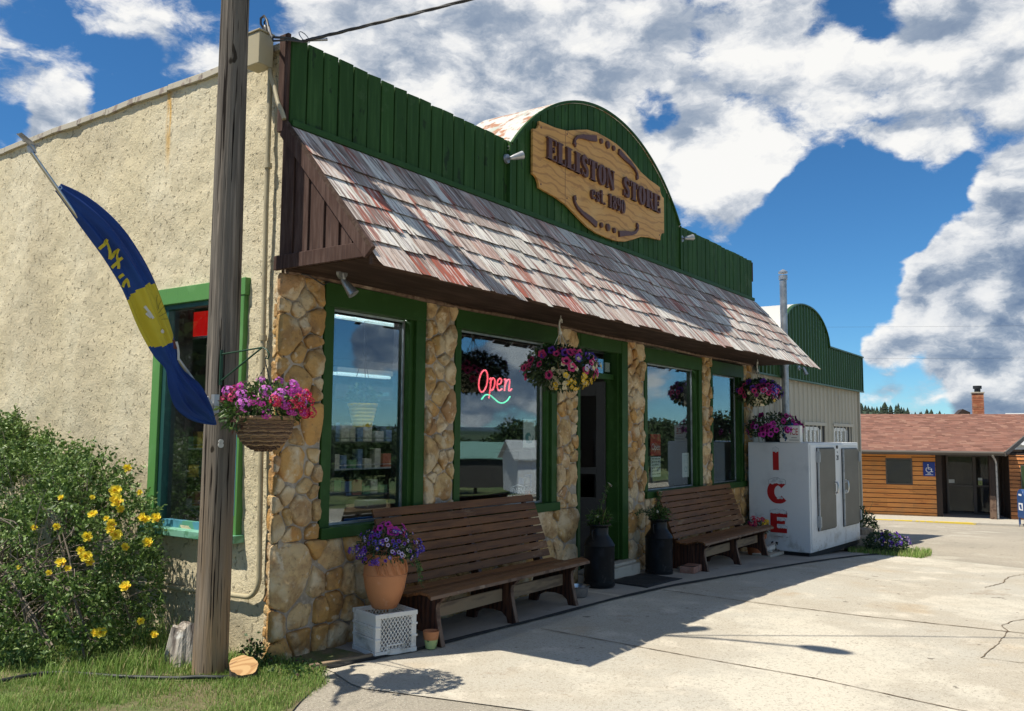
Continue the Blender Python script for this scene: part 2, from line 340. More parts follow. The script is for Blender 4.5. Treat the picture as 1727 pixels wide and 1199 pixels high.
mat('barrel_metal', (.54, .52, .47), .6, layers=[N(5, .5, .56, (.36, .17, .09), d=8, ro=.7), N(9, .58, .64, (.20, .12, .08), d=8, ro=.7), N(3, .6, .66, (.36, .40, .34), of=(4, 4, 4), d=6, a=.8)], bumps=[dict(s=8, h=.006, k=.5)])
mat('white_metal_roof', (.50, .50, .47), .45, layers=[N(3, .5, .7, (.5, .5, .48))])
mat('plywood', (.58, .31, .085), .55, layers=[dict(t='w', s=3.2, di=16, d=4, ds=.7, bd='Z', lo=.70, hi=1.0, c=(.36, .165, .045), st=(.55, 1, 1.0), a=.75), N(2.2, .5, .72, (.62, .37, .13), d=4, st=(.5, 1, 1)), N(55, .55, .7, (.36, .18, .05), st=(.1, 1, 1), a=.5), N(1.8, .60, .72, (.22, .10, .03), d=7, of=(3, 3, 1), a=.5)], bumps=[dict(s=40, h=.002, k=.4, st=(.1, 1, 1))])
mat('sign_letter', (.115, .052, .038), .5, layers=[N(20, .5, .7, (.07, .03, .022))])
mat('cap_flashing', (.40, .36, .28), .55, layers=[N(8, .55, .62, (.25, .2, .16), d=6)], bumps=[dict(s=12, h=.006, k=.6)])
mat('pole_wood', (.155, .137, .116), .9, layers=[N(7, .40, .66, (.095, .082, .070), st=(2, 2, .12), d=7, ro=.7, a=.9), N(10, .55, .72, (.33, .28, .23), st=(2.5, 2.5, .1), of=(3, 1, 5), a=.6), N(1.5, .3, .6, (.38, .24, .12), zr=(2.0, .3, 0, 1), st=(2, 2, .3), a=.75),
    N(24, .575, .61, (.014, .010, .008), st=(2.2, 2.2, .045), d=3), N(5, .70, .73, (.02, .015, .01), st=(1.6, 1.6, .7), d=2, a=.9)], bumps=[dict(s=22, h=-.014, k=.9, st=(2.2, 2.2, .05), d=4), dict(s=70, h=.003, k=.6, st=(2, 2, .1))], spec=.15)
mat('bench_slat', (.165, .074, .028), .55, spec=.22, layers=[N(6, .42, .7, (.105, .046, .018), st=(.4, 4, 4), d=6), N(40, .55, .7, (.06, .03, .018), st=(.05, 2, 2), a=.7), N(3, .60, .68, (.30, .19, .11), d=8, ro=.7, st=(.5, 2, 2), a=.6)], bumps=[dict(s=50, h=.002, k=.5, st=(.06, 2, 2))], rnd=.18)
mat('bench_side', (.062, .024, .014), .5, layers=[dict(t='w', s=7, di=7, d=3, ds=1, bd='Y', lo=.45, hi=.9, c=(.022, .009, .007), st=(1, 1, .30)), N(9, .5, .7, (.10, .042, .022), st=(2, 2, .4))], bumps=[dict(t='w', s=7, di=7, d=3, ds=1, bd='Y', h=.003, k=.5, st=(1, 1, .30))])
mat('worn_edge', (.17, .11, .075), .75, layers=[N(12, .45, .65, (.08, .045, .03), d=6), N(6, .6, .7, (.30, .23, .17), d=5)])
mat('can_black', (.008, .009, .011), .42, spec=.25, layers=[N(5, .5, .7, (.016, .020, .027), d=6), N(14, .62, .68, (.05, .045, .045), d=6, a=.5)], bumps=[dict(s=10, h=.003, k=.3)])
mat('crate_white', (.66, .65, .61), .5, layers=[N(6, .5, .72, (.48, .46, .41), d=6), N(14, .6, .68, (.30, .27, .22), d=5, a=.5)])
mat('terracotta', (.50, .205, .085), .62, layers=[N(4, .45, .7, (.42, .16, .065), d=5), N(20, .58, .7, (.56, .30, .17), d=4, a=.4)], bumps=[dict(s=30, h=.001, k=.4)])
mat('terracotta_dark', (.33, .10, .035), .6, layers=[N(6, .5, .7, (.24, .07, .03))])
mat('lime_band', (.42, .50, .20), .7, layers=[N(18, .55, .6, (.10, .16, .05), d=4)])
mat('white_paint', (.64, .66, .67), .38, layers=[N(2.5, .5, .75, (.54, .56, .57), d=5), N(5, .50, .66, (.34, .32, .28), d=8, ro=.72, a=.65, zr=(.7, .0, 0, 1)), N(1.4, .60, .64, (.40, .38, .34), d=8, ro=.75, a=.5), N(26, .69, .71, (.18, .11, .07), d=3, a=.8, zr=(.5, .1, 0, 1))], bumps=[dict(s=1.6, h=.01, k=.15)])
mat('door_panel', (.118, .110, .088), .55, layers=[N(3, .4, .7, (.135, .127, .104))])
mat('dark', (.012, .012, .012), .7)
mat('black_metal', (.02, .021, .022), .45)
mat('steel', (.55, .56, .57), .28, metal=1, layers=[N(9, .5, .7, (.38, .38, .38))])
mat('galv', (.42, .43, .44), .45, metal=.8, layers=[N(9, .45, .65, (.30, .31, .32), d=5)])
mat('white_plastic', (.72, .71, .66), .45)
mat('cream_plastic', (.66, .60, .42), .5)
mat('red_letter', (.38, .012, .014), .4, layers=[N(5, .5, .7, (.30, .01, .012))])
mat('snow_letter', (.60, .62, .63), .5, layers=[N(14, .5, .62, (.42, .45, .48), d=4)])
mat('snow_outline', (.17, .20, .23), .5)
mat('concrete', (.43, .405, .345), .93, layers=[dict(t='v', s=1.15, lo=.034, hi=.018, c=(.09, .08, .07), a=.75), dict(t='v', s=2.7, lo=.045, hi=.02, c=(.16, .14, .11), of=(3, 1, 0), a=.6), N(.42, .55, .66, (.36, .27, .17), d=7, ro=.65, of=(7.1, 3.3, 0), a=.65), N(.55, .38, .62, (.40, .36, .29), d=7, ro=.62), N(.28, .52, .60, (.56, .52, .43), d=8, ro=.7, of=(9, 2, 0), a=.7), N(2.4, .52, .75, (.56, .51, .42), d=6), N(.9, .6, .74, (.40, .31, .20), d=7, of=(4, 7, 0), a=.6), N(45, .53, .62, (.28, .25, .20), d=4, ro=.75, a=.8), N(1.3, .60, .66, (.30, .25, .19), d=8, ro=.7, of=(2, 2, 2), a=.6), N(110, .60, .66, (.66, .61, .52), d=2, of=(5, 5, 5), a=.6), N(7, .70, .73, (.10, .085, .07), d=2, a=.75), N(3, .71, .75, (.27, .22, .17), d=3, of=(1, 5, 3), a=.6)],
    bumps=[dict(s=75, h=.004, k=.7, d=4), dict(s=5, h=.006, k=.25)], spec=.2)
mat('sidewalk', (.34, .315, .275), .92, layers=[N(1.1, .45, .7, (.27, .25, .22), d=6), N(50, .58, .68, (.20, .185, .16), d=3, a=.5), N(4, .66, .72, (.14, .12, .10), d=4, a=.6)], bumps=[dict(s=60, h=.003, k=.5, d=4)], spec=.2)
mat('joint_rubber', (.012, .012, .012), .8, layers=[N(12, .5, .7, (.03, .028, .026))])
mat('joint_dirt', (.12, .085, .05), .95, layers=[N(20, .5, .6, (.20, .16, .11), d=5)])
mat('gravel', (.40, .355, .285), .95, layers=[N(.25, .4, .7, (.32, .29, .235), d=6), N(.9, .52, .68, (.48, .44, .36), d=7, ro=.65), N(38, .50, .62, (.23, .205, .17), d=4, ro=.75, a=.85), N(75, .58, .66, (.62, .57, .48), d=3, of=(7, 7, 7), a=.6), N(5, .6, .68, (.24, .22, .18), d=6, a=.6, st=(.25, 1, 1))], bumps=[dict(s=34, h=.018, k=.9, d=5, ro=.7)], spec=.15)
mat('asphalt', (.11, .108, .10), .9, layers=[N(.3, .4, .7, (.14, .135, .125), d=6), N(60, .55, .65, (.2, .19, .18), d=3)], bumps=[dict(s=70, h=.006, k=.6)])
mat('soil', (.14, .12, .06), .98, layers=[N(3, .42, .66, (.17, .14, .08), d=7), N(2, .5, .62, (.075, .12, .028), d=6, a=.8), N(30, .55, .7, (.26, .22, .15), d=4, a=.4)], bumps=[dict(s=18, h=.03, k=.9, d=7)])
mat('meadow', (.075, .11, .03), .98, layers=[N(.05, .4, .65, (.13, .14, .05), d=7), N(.5, .5, .7, (.05, .08, .022), d=6)], bumps=[dict(s=2, h=.1, k=.6)])
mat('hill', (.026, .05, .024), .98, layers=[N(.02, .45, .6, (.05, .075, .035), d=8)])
mat('far_hill', (.035, .065, .085), .98, layers=[N(.004, .45, .6, (.05, .08, .09), d=6)])  # bluish haze of distance mixed into the hill colour
mat('grass', (.10, .2, .03), .7, cols=[(0, (.15, .26, .045)), (.2, (.21, .33, .07)), (.45, (.12, .21, .04)), (.65, (.27, .37, .10)), (.87, (.32, .30, .12)), (.96, (.42, .37, .20))], trans=.35, rnd=.15)
mat('rose_leaf', (.05, .1, .02), .5, cols=[(0, (.095, .175, .034)), (.25, (.14, .23, .05)), (.5, (.060, .12, .025)), (.7, (.18, .27, .07)), (.9, (.24, .32, .12))], trans=.28, rnd=.2, spec=.5)
mat('dark_leaf', (.03, .06, .02), .5, cols=[(0, (.028, .058, .020)), (.3, (.045, .085, .028)), (.6, (.02, .045, .016)), (.85, (.07, .11, .035))], trans=.25, rnd=.2, spec=.5)
mat('basket_leaf', (.05, .1, .02), .5, cols=[(0, (.045, .10, .022)), (.3, (.075, .14, .03)), (.55, (.03, .07, .018)), (.8, (.12, .19, .05)), (.93, (.10, .05, .045))], trans=.3, rnd=.2)
mat('tree_leaf', (.035, .06, .02), .7, cols=[(0, (.034, .062, .018)), (.3, (.05, .085, .025)), (.6, (.025, .045, .015)), (.85, (.065, .10, .03))], trans=.2, rnd=.2)
mat('conifer', (.014, .028, .013), .8, cols=[(0, (.013, .027, .013)), (.4, (.020, .038, .016)), (.7, (.010, .02, .010))], rnd=.2)
mat('twig', (.20, .165, .135), .85, layers=[N(20, .5, .7, (.10, .08, .065))])
mat('stem_green', (.08, .13, .04), .7)
mat('bark', (.08, .06, .045), .9, bumps=[dict(s=20, h=.02, k=.8, st=(1, 1, .2))])
for nm, c in dict(petal_magenta=(.56, .035, .38), petal_pink=(.72, .06, .22), petal_red=(.60, .01, .075), petal_violet=(.15, .045, .42), petal_blueviolet=(.11, .07, .50), petal_lilac=(.55, .46, .72), petal_yellow=(.80, .52, .03), petal_plum=(.30, .012, .16), petal_white=(.75, .73, .68), petal_pale=(.68, .62, .42), petal_orange=(.75, .28, .03), petal_orchid=(.62, .14, .58)).items():
    mat(nm, c, .6, layers=[N(40, .45, .7, tuple(x*.7 for x in c))], trans=.3)
mat('throat_dark', (.06, .01, .05), .7); mat('throat_light', (.75, .62, .30), .7)
mat('rose_yellow', (.84, .60, .035), .6, cols=[(0, (.88, .72, .05)), (.4, (.90, .76, .09)), (.75, (.86, .62, .04)), (.93, (.80, .46, .06))], trans=.35)
mat('flag_blue', (.006, .040, .200), .7, layers=[N(3, .4, .7, (.008, .055, .25))], trans=.15)
mat('flag_yellow', (.56, .46, .035), .7, trans=.15); mat('flag_white', (.55, .54, .48), .7); mat('flag_line', (.12, .10, .02), .7); mat('flag_brown', (.12, .035, .025), .7)
mat('wicker', (.14, .080, .045), .8, cols=[(0, (.13, .075, .045)), (.3, (.20, .125, .07)), (.6, (.08, .045, .03)), (.85, (.28, .18, .10))])
mat('yellow_pot', (.85, .55, .01), .5); mat('red_plastic_glow', (.55, .012, .012), .45, emit=((.8, .01, .008), .55)); mat('blue_plastic', (.02, .12, .38), .4)  # red panel emits its own red to show through the glass
mat('paper', (.62, .66, .63), .7, layers=[N(30, .62, .66, (.2, .3, .3), st=(1, 1, 3), a=.4)]); mat('paper_teal', (.10, .25, .27), .7); mat('ink', (.03, .04, .04), .7); mat('red_sign', (.42, .025, .018), .5)
mat('white_print', (.7, .7, .7), .6)
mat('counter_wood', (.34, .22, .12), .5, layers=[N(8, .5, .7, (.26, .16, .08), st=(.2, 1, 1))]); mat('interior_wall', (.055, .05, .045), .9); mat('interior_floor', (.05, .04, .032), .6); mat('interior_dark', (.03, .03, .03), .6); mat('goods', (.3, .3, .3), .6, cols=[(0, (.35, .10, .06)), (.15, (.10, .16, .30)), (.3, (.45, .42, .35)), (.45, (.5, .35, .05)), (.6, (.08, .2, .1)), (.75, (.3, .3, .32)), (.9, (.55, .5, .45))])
mat('added_tube_light', (.9, .95, 1), .5, emit=((.90, .95, 1.0), 30.)); mat('tube_soft', (.8, .9, .92), .5, emit=((.50, .68, .70), 1.0)); mat('neon_red', (1, .2, .25), .4, emit=((1, .10, .13), 1.6)); mat('neon_green', (.2, 1, .6), .4, emit=((.08, .75, .38), 1.3))
mat('siding_beige', (.46, .42, .335), .5, layers=[N(.6, .45, .7, (.42, .38, .30), d=5), N(6, .6, .7, (.36, .32, .25), st=(3, 3, .2), a=.4)])
mat('beige_pvc', (.40, .35, .23), .5, layers=[N(5, .5, .7, (.34, .29, .19))])
mat('cedar', (.80, .33, .08), .6, layers=[N(3, .4, .68, (.66, .23, .05), st=(.25, 2, 7), d=6), N(5, .60, .66, (.24, .08, .03), st=(.5, 1, 5), d=6, a=.7), N(1.2, .5, .7, (.64, .28, .08))], rnd=.12)
mat('cedar_tile', (.46, .18, .055), .65, layers=[N(4, .4, .68, (.32, .12, .04), st=(2, 2, 5), d=6)], rnd=.3)
mat('asphalt_shingle', (.32, .165, .125), .9, cols=[(0, (.245, .115, .080)), (.2, (.20, .095, .068)), (.4, (.27, .135, .095)), (.6, (.22, .11, .08)), (.8, (.30, .165, .115)), (.92, (.17, .08, .055))], layers=[N(25, .5, .65, (.22, .12, .1), a=.5)], bumps=[dict(s=60, h=.006, k=.6)])
mat('dark_brown', (.035, .022, .016), .7, layers=[N(6, .5, .7, (.05, .032, .022), st=(3, 3, .5))])
mat('brick', (.35, .12, .06), .85, layers=[N(6, .45, .65, (.45, .2, .1), d=5)], rnd=.3, bumps=[dict(s=20, h=.01, k=.6)])
mat('brick_paver', (.30, .145, .10), .85, layers=[N(8, .45, .65, (.36, .20, .15), d=5), N(20, .6, .7, (.14, .08, .06), a=.6)], bumps=[dict(s=20, h=.01, k=.7)])
mat('block_stone', (.28, .23, .17), .9, layers=[N(8, .45, .65, (.2, .16, .12), d=5)], rnd=.2, bumps=[dict(s=15, h=.03, k=.9, d=6)])
mat('curb_yellow', (.62, .46, .06), .8, layers=[N(7, .56, .62, (.42, .38, .30), d=6)]); mat('curb', (.42, .39, .33), .9, layers=[N(6, .5, .7, (.34, .31, .26), d=6)])
mat('sign_blue', (.012, .04, .24), .45); mat('mail_blue', (.02, .065, .19), .4, layers=[N(4, .5, .7, (.03, .085, .22))])
mat('gutter', (.10, .085, .07), .5); mat('white_siding', (.66, .67, .68), .6, layers=[N(3, .5, .7, (.58, .58, .58))]); mat('teal_roof', (.17, .30, .255), .5); mat('grey_roof', (.42, .43, .43), .5)
mat('mat_rubber', (.014, .014, .015), .8, layers=[N(20, .5, .65, (.03, .03, .03))], bumps=[dict(s=60, h=.006, k=.7)])
mat('cut_wood', (.52, .33, .15), .8, layers=[dict(t='w', s=14, di=1.2, d=2, wt='RINGS', bd='Z', lo=.4, hi=.9, c=(.40, .22, .09)), N(9, .6, .64, (.2, .1, .05), st=(.4, 3, 1), a=.7)]); mat('stump_wood', (.42, .38, .33), .95, layers=[N(8, .42, .62, (.17, .14, .12), st=(2, 2, .3), d=7), N(6, .58, .66, (.62, .60, .55), d=5)], bumps=[dict(s=18, h=-.03, k=.9, st=(2, 2, .2), d=5)])
mat('plank', (.26, .19, .12), .9, layers=[N(8, .45, .65, (.14, .10, .07), st=(.3, 2, 2), d=6)], bumps=[dict(s=30, h=.006, k=.6, st=(.2, 1, 1))]); mat('hose', (.02, .025, .022), .5)
mat('cable', (.045, .045, .048), .5); mat('white_fur', (.55, .53, .48), .9, layers=[N(9, .55, .6, (.08, .07, .06), d=3)])
mat('rock', (.4, .36, .3), .9); mat('roof_tar', (.05, .05, .05), .9); mat('wire_green', (.01, .05, .025), .5)
def glassmat():
    m = bpy.data.materials.new('glass'); MAT['glass'] = m; m.use_nodes = True; nt = m.node_tree; nt.nodes.clear(); L = nt.links.new
    o = nt.nodes.new('ShaderNodeOutputMaterial'); mx = nt.nodes.new('ShaderNodeMixShader'); t = nt.nodes.new('ShaderNodeBsdfTransparent'); g = nt.nodes.new('ShaderNodeBsdfGlossy')
    t.inputs[0].default_value = (.94, .97, .96, 1); g.inputs['Roughness'].default_value = 0.0; g.inputs[0].default_value = (.74, .79, .84, 1)
    fr = nt.nodes.new('ShaderNodeFresnel'); fr.inputs[0].default_value = 1.5
    mr = nt.nodes.new('ShaderNodeMapRange'); L(fr.outputs[0], mr.inputs[0]); mr.inputs[1].default_value = .04; mr.inputs[2].default_value = .6; mr.inputs[3].default_value = .018; mr.inputs[4].default_value = .52
    tc = nt.nodes.new('ShaderNodeTexCoord'); nz = nt.nodes.new('ShaderNodeTexNoise'); L(tc.outputs['Object'], nz.inputs['Vector']); nz.inputs['Scale'].default_value = 1.1; nz.inputs['Detail'].default_value = 1
    bu = nt.nodes.new('ShaderNodeBump'); bu.inputs['Strength'].default_value = .25; bu.inputs['Distance'].default_value = .004; L(nz.outputs[0], bu.inputs['Height']); L(bu.outputs[0], g.inputs['Normal'])
    L(mr.outputs[0], mx.inputs[0]); L(t.outputs[0], mx.inputs[1]); L(g.outputs[0], mx.inputs[2]); L(mx.outputs[0], o.inputs[0])
glassmat()

# ------------------------------------------------------------------ ground
def lerp(a, b, t): return a+(b-a)*t
def gz(x, y=0.):
    if x < 3.8: z = 0.
    elif x < 12: z = -(.02*(x-3.8)+.0026*(x-3.8)**2)
    else: z = max(-1.3, -.339-.053*(x-12))
    if y < -12: z -= min(4.3, (-12-y)*.09)
    if x < -12: z -= min(.5, (-12-x)*.02)
    return z
def grid_sheet(name, xs_rows, m, dz, kind='structure', **kw):
    """rows: list of lists of (x,y); a sheet dz above the ground"""
    W_ = len(xs_rows[0]); V = []; F = []
    for row in xs_rows:
        for x, y in row: V.append((x, y, gz(x, y)+dz))
    for j in range(len(xs_rows)-1):
        for i in range(W_-1): F.append((j*W_+i, j*W_+i+1, (j+1)*W_+i+1, (j+1)*W_+i))
    b = MB(); b.add(V, F, 0, .5); o = b.build(name, m); return tag(o, kind=kind, **kw)
def steps(a, b, n): return [a+(b-a)*i/n for i in range(n+1)]
gx = [-900, -400, -200, -100, -60, -40, -25]+steps(-15, 45, 60)+[50, 60, 70, 85, 110, 160, 260, 500, 1100]
gy = [-1100, -500, -260, -160, -120, -95, -80, -70, -60, -50, -42, -36, -30, -25]+steps(-20, 16, 36)+[20, 30, 50, 100, 250, 700]
grid_sheet('ground', [[(x, y) for x in gx] for y in gy], 'gravel', 0)
# concrete apron in front of the shop
def xl(y):
    P = [(0.3, .05), (-.5, .12), (-.97, -.08), (-2.1, .19), (-4.5, .75), (-9, 1.6)]
    for (a, p), (b, q) in zip(P, P[1:]):
        if y >= b: return lerp(p, q, (y-a)/(b-a))
    return P[-1][1]
def xr(y):
    P = [(0.3, 10.8), (-1.3, 11.4), (-1.9, 11.62), (-2.54, 11.75), (-3.95, 11.1), (-9, 9.5)]
    for (a, p), (b, q) in zip(P, P[1:]):
        if y >= b: return lerp(p, q, (y-a)/(b-a))
    return P[-1][1]
grid_sheet('concrete_apron', [[(lerp(xl(y), xr(y), i/40), y) for i in range(41)] for y in steps(-8.6, -.02, 60)], 'concrete', .008)
J = [(.12, -.47), (.5, -.56), (.88, -.645), (1.58, -.70), (2.34, -.78), (3.5, -.86), (4.96, -.96), (6.56, -1.17), (8.11, -1.32), (9.59, -1.47), (10.7, -1.60), (11.6, -1.75)]
grid_sheet('sidewalk', [[(x, lerp(y, -.02, t)) for x, y in J] for t in steps(0, 1, 8)], 'sidewalk', .013)
b = MB()
for (x0, y0), (x1, y1) in zip(J, J[1:]):
    for k in range(6):
        t0, t1 = k/6, (k+1)/6; w0 = .019+.008*math.sin(x0*5+k); w1 = .019+.008*math.sin(x0*5+k+1) if k < 5 else .019+.008*math.sin(x1*5)
        a = (lerp(x0, x1, t0), lerp(y0, y1, t0)); c = (lerp(x0, x1, t1), lerp(y0, y1, t1)); g0, g1 = gz(a[0])+.0165, gz(c[0])+.0165
        h = .012
        b.add([(a[0], a[1]-w0, g0), (c[0], c[1]-w1, g1), (c[0], c[1]-w1*.5, g1+h), (a[0], a[1]-w0*.5, g0+h), (c[0], c[1]+w1*.5, g1+h), (a[0], a[1]+w0*.5, g0+h), (c[0], c[1]+w1, g1), (a[0], a[1]+w0, g0)],
              [(0, 1, 2, 3), (3, 2, 4, 5), (5, 4, 6, 7)], 0, .5)
tag(b.build('expansion_joint', 'joint_rubber'), kind='structure')
def crack(name, pts, w, seed, m='joint_dirt', jit=.01):
    rr = random.Random(seed); b = MB(); P = []
    for (x0, y0), (x1, y1) in zip(pts, pts[1:]):
        n = max(2, int(math.hypot(x1-x0, y1-y0)/.07))
        for k in range(n): P.append((lerp(x0, x1, k/n)+rr.uniform(-jit, jit), lerp(y0, y1, k/n)+rr.uniform(-jit, jit)))
    P.append(pts[-1]); V = []; F = []
    for i, (x, y) in enumerate(P):
        a = P[max(i-1, 0)]; c = P[min(i+1, len(P)-1)]; dx, dy = c[0]-a[0], c[1]-a[1]; l = math.hypot(dx, dy); nx, ny = -dy/l, dx/l; ww = w*rr.uniform(.45, 1.15)/2
        V += [(x+nx*ww, y+ny*ww, gz(x, y)+.0125), (x-nx*ww, y-ny*ww, gz(x, y)+.0125)]
        if i: F.append((2*i-2, 2*i-1, 2*i+1, 2*i))
    b.add(V, F, 0, .5); tag(b.build(name, m), kind='structure')
crack('slab_joint', [(2.12, -1.0), (2.02, -2.4), (1.98, -3.4), (1.8, -4.3), (1.7, -8)], .014, 1, jit=.002)
crack('slab_joint', [(4.62, -1.0), (4.52, -1.9), (4.49, -3.1), (4.6, -4.33), (4.6, -8)], .022, 2, jit=.006)
crack('slab_joint', [(7.5, -1.3), (7.5, -2.4), (7.55, -3.2)], .008, 7, jit=.003)
crack('slab_crack', [(7.72, -3.80), (8.4, -3.92), (9.3, -3.9), (9.95, -4.03), (11, -4.1)], .016, 3)
crack('slab_crack', [(4.6, -4.33), (4.9, -4.25), (5.29, -4.34), (5.6, -4.5)], .011, 4)
crack('slab_crack', [(3.33, -4.27), (3.36, -4.6), (3.3, -5.2)], .010, 5)
crack('slab_crack', [(3.33, -4.27), (3.9, -4.32), (4.6, -4.33)], .009, 6)
# asphalt road, fields and hills beyond (seen in the window glass)
grid_sheet('road', [[(x, y) for x in [-300, -100, -50]+steps(-20, 60, 16)+[90, 150, 400]] for y in (-25, -22, -19, -16.5)], 'asphalt', .006)
grid_sheet('meadow', [[(x, y) for x in [-700, -100, -50]+steps(-20, 80, 10)+[110, 200, 900]] for y in (-1000, -400, -150, -110, -80, -60, -48, -40)], 'meadow', .01)
def hill_mesh(name, cx, cy, rx, ry, h, m, seed, base=-3, n=56):
    b = MB(); V = []; F = []
    for j in range(n+1):
        for i in range(n+1):
            u, v = i/n*2-1, j/n*2-1; r = math.hypot(u, v)
            z = max(0, 1-r*r)**1.2*h*(1+.35*mnoise.noise(Vector((u*2.2+seed, v*2.2, seed)))+.1*mnoise.noise(Vector((u*7, v*7, seed))))
            V.append((cx+u*rx, cy+v*ry, base+z-.5*(r > 1)))
    for j in range(n):
        for i in range(n): F.append((j*(n+1)+i, j*(n+1)+i+1, (j+1)*(n+1)+i+1, (j+1)*(n+1)+i))
    b.add(V, F, 0, .5); return tag(b.build(name, m, smooth=60), kind='structure')
hill_mesh('hill', 268, 108, 110, 110, 16, 'hill', 2.3)
hill_mesh('hill', 420, -260, 330, 160, 6, 'hill', 5.1)
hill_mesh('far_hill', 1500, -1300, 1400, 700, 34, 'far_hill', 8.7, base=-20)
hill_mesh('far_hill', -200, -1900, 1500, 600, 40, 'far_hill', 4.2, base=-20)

# ------------------------------------------------------------------ store building
store = empty('store_building', (0, 0, 0), label='single storey general store with stucco side wall, stone pillars, shingled awning and green board parapet', cat='store')
P_ = lambda n_, b_, m_, par=store, **k: b_.build(n_, m_, par, **k)
b = MB()    # stucco side wall, as a lumpy grid with a window hole
WY0, WY1, WZ0, WZ1 = .50, 1.52, .93, 2.84
ys = sorted(set([0.02]+[round(q, 3) for q in steps(.02, 5.5, 137)]+[WY0, WY1]+steps(5.6, 14, 20))); zs = sorted(set([round(q, 3) for q in steps(-.4, 4.74, 128)]+[WZ0, WZ1]))
V = []; F = []
for z in zs:
    for y in ys:
        l = .018*mnoise.noise(Vector((0, y*1.7, z*1.7)))+.009*mnoise.noise(Vector((3, y*7, z*7)))+.006*mnoise.noise(Vector((7, y*17, z*17)))
        e = min(1, min(abs(y-.02), 1)*8) ; V.append((-l*e*1.0, y, z))
W_ = len(ys)
for j in range(len(zs)-1):
    for i in range(W_-1):
        if WY0-.001 <= ys[i] and ys[i+1] <= WY1+.001 and WZ0-.001 <= zs[j] and zs[j+1] <= WZ1+.001: continue
        F.append((j*W_+i, (j+1)*W_+i, (j+1)*W_+i+1, j*W_+i+1))
b.add(V, F, 0, .5)
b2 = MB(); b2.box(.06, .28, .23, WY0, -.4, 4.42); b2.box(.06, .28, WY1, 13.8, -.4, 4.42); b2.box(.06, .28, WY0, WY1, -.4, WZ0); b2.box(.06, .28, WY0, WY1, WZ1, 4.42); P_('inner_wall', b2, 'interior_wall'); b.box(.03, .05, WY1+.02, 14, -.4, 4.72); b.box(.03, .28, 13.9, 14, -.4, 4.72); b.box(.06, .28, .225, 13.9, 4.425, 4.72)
P_('stucco_wall', b, 'stucco', smooth=60)
b = MB()    # metal cap along the wall top, slightly wavy
for i in range(28):
    y0, y1 = .1+i*.5, .1+(i+1)*.5; h = .012*math.sin(i*1.9)
    b.hexa([(-.035, y0, 4.715+h), (.3, y0, 4.72), (.3, y1, 4.72), (-.035, y1, 4.715-h), (-.03, y0, 4.775+h*.5), (.3, y0, 4.78), (.3, y1-.006, 4.78), (-.03, y1-.006, 4.775-h*.5)])
P_('wall_cap', b, 'cap_flashing', bevel=.004)
PIL = [(-.02, .40), (1.66, 2.08), (3.94, 4.37), (5.64, 6.13), (8.11, 8.44), (9.91, 10.30)]
OPEN = [(.40, 1.66, .87), (2.08, 3.94, .87), (4.37, 5.64, .14), (6.13, 8.11, .87), (8.44, 9.91, .87)]
b = MB()
for x0, x1 in PIL: b.box(max(x0, .02), x1, -.022, .22, -.5, 2.93)
for x0, x1, z in OPEN:
    b.box(x0+.001, x1-.001, -.020, .22, -.5, z)
b.box(.02, 10.3, .0, .22, 2.93, 4.70)
P_('front_wall', b, 'mortar')
b = MB(); b.box(.28, 10.3, .22, 13.9, 4.42, 4.55); P_('roof_deck', b, 'roof_tar')
b = MB(); b.box(10.1, 10.3, .22, 14, -.6, 4.42); b.box(.28, 10.1, 13.8, 14, -.6, 4.42); P_('rear_walls', b, 'interior_wall')
# ---- stone veneer
def stone_cells(u0, u1, v0, v1, rmin, rmax, seed, asp=1.3):
    rr = random.Random(seed); pts = []
    for _ in range(3000):
        r = rmin*.55+(rmax-rmin*.55)*rr.random()**.8; u, v = rr.uniform(u0, u1), rr.uniform(v0, v1)
        if all(math.hypot(u-p[0], (v-p[1])/asp) > (r+p[2])*.80 for p in pts): pts.append((u, v, r))
    cells = []
    for i, (u, v, r) in enumerate(pts):
        poly = [(u0, v0), (u1, v0), (u1, v1), (u0, v1)]
        for j, (p, q, s) in enumerate(pts):
            if i == j: continue
            dx, dy = p-u, q-v; d = math.hypot(dx, dy)
            if d > (rmax*4): continue
            t = .5+ (r*r-s*s)/(2*d*d); t = min(max(t, .25), .75); nx, ny = dx/d, dy/d; lim = d*t-.0065
            out = []
            for k in range(len(poly)):
                a, c = poly[k], poly[(k+1) % len(poly)]; da = (a[0]-u)*nx+(a[1]-v)*ny-lim; dc = (c[0]-u)*nx+(c[1]-v)*ny-lim
                if da <= 0: out.append(a)
                if (da < 0) != (dc < 0) and abs(da-dc) > 1e-9: tt = da/(da-dc); out.append((lerp(a[0], c[0], tt), lerp(a[1], c[1], tt)))
            poly = out
            if len(poly) < 3: break
        if len(poly) >= 3: cells.append((poly, r))
    return cells
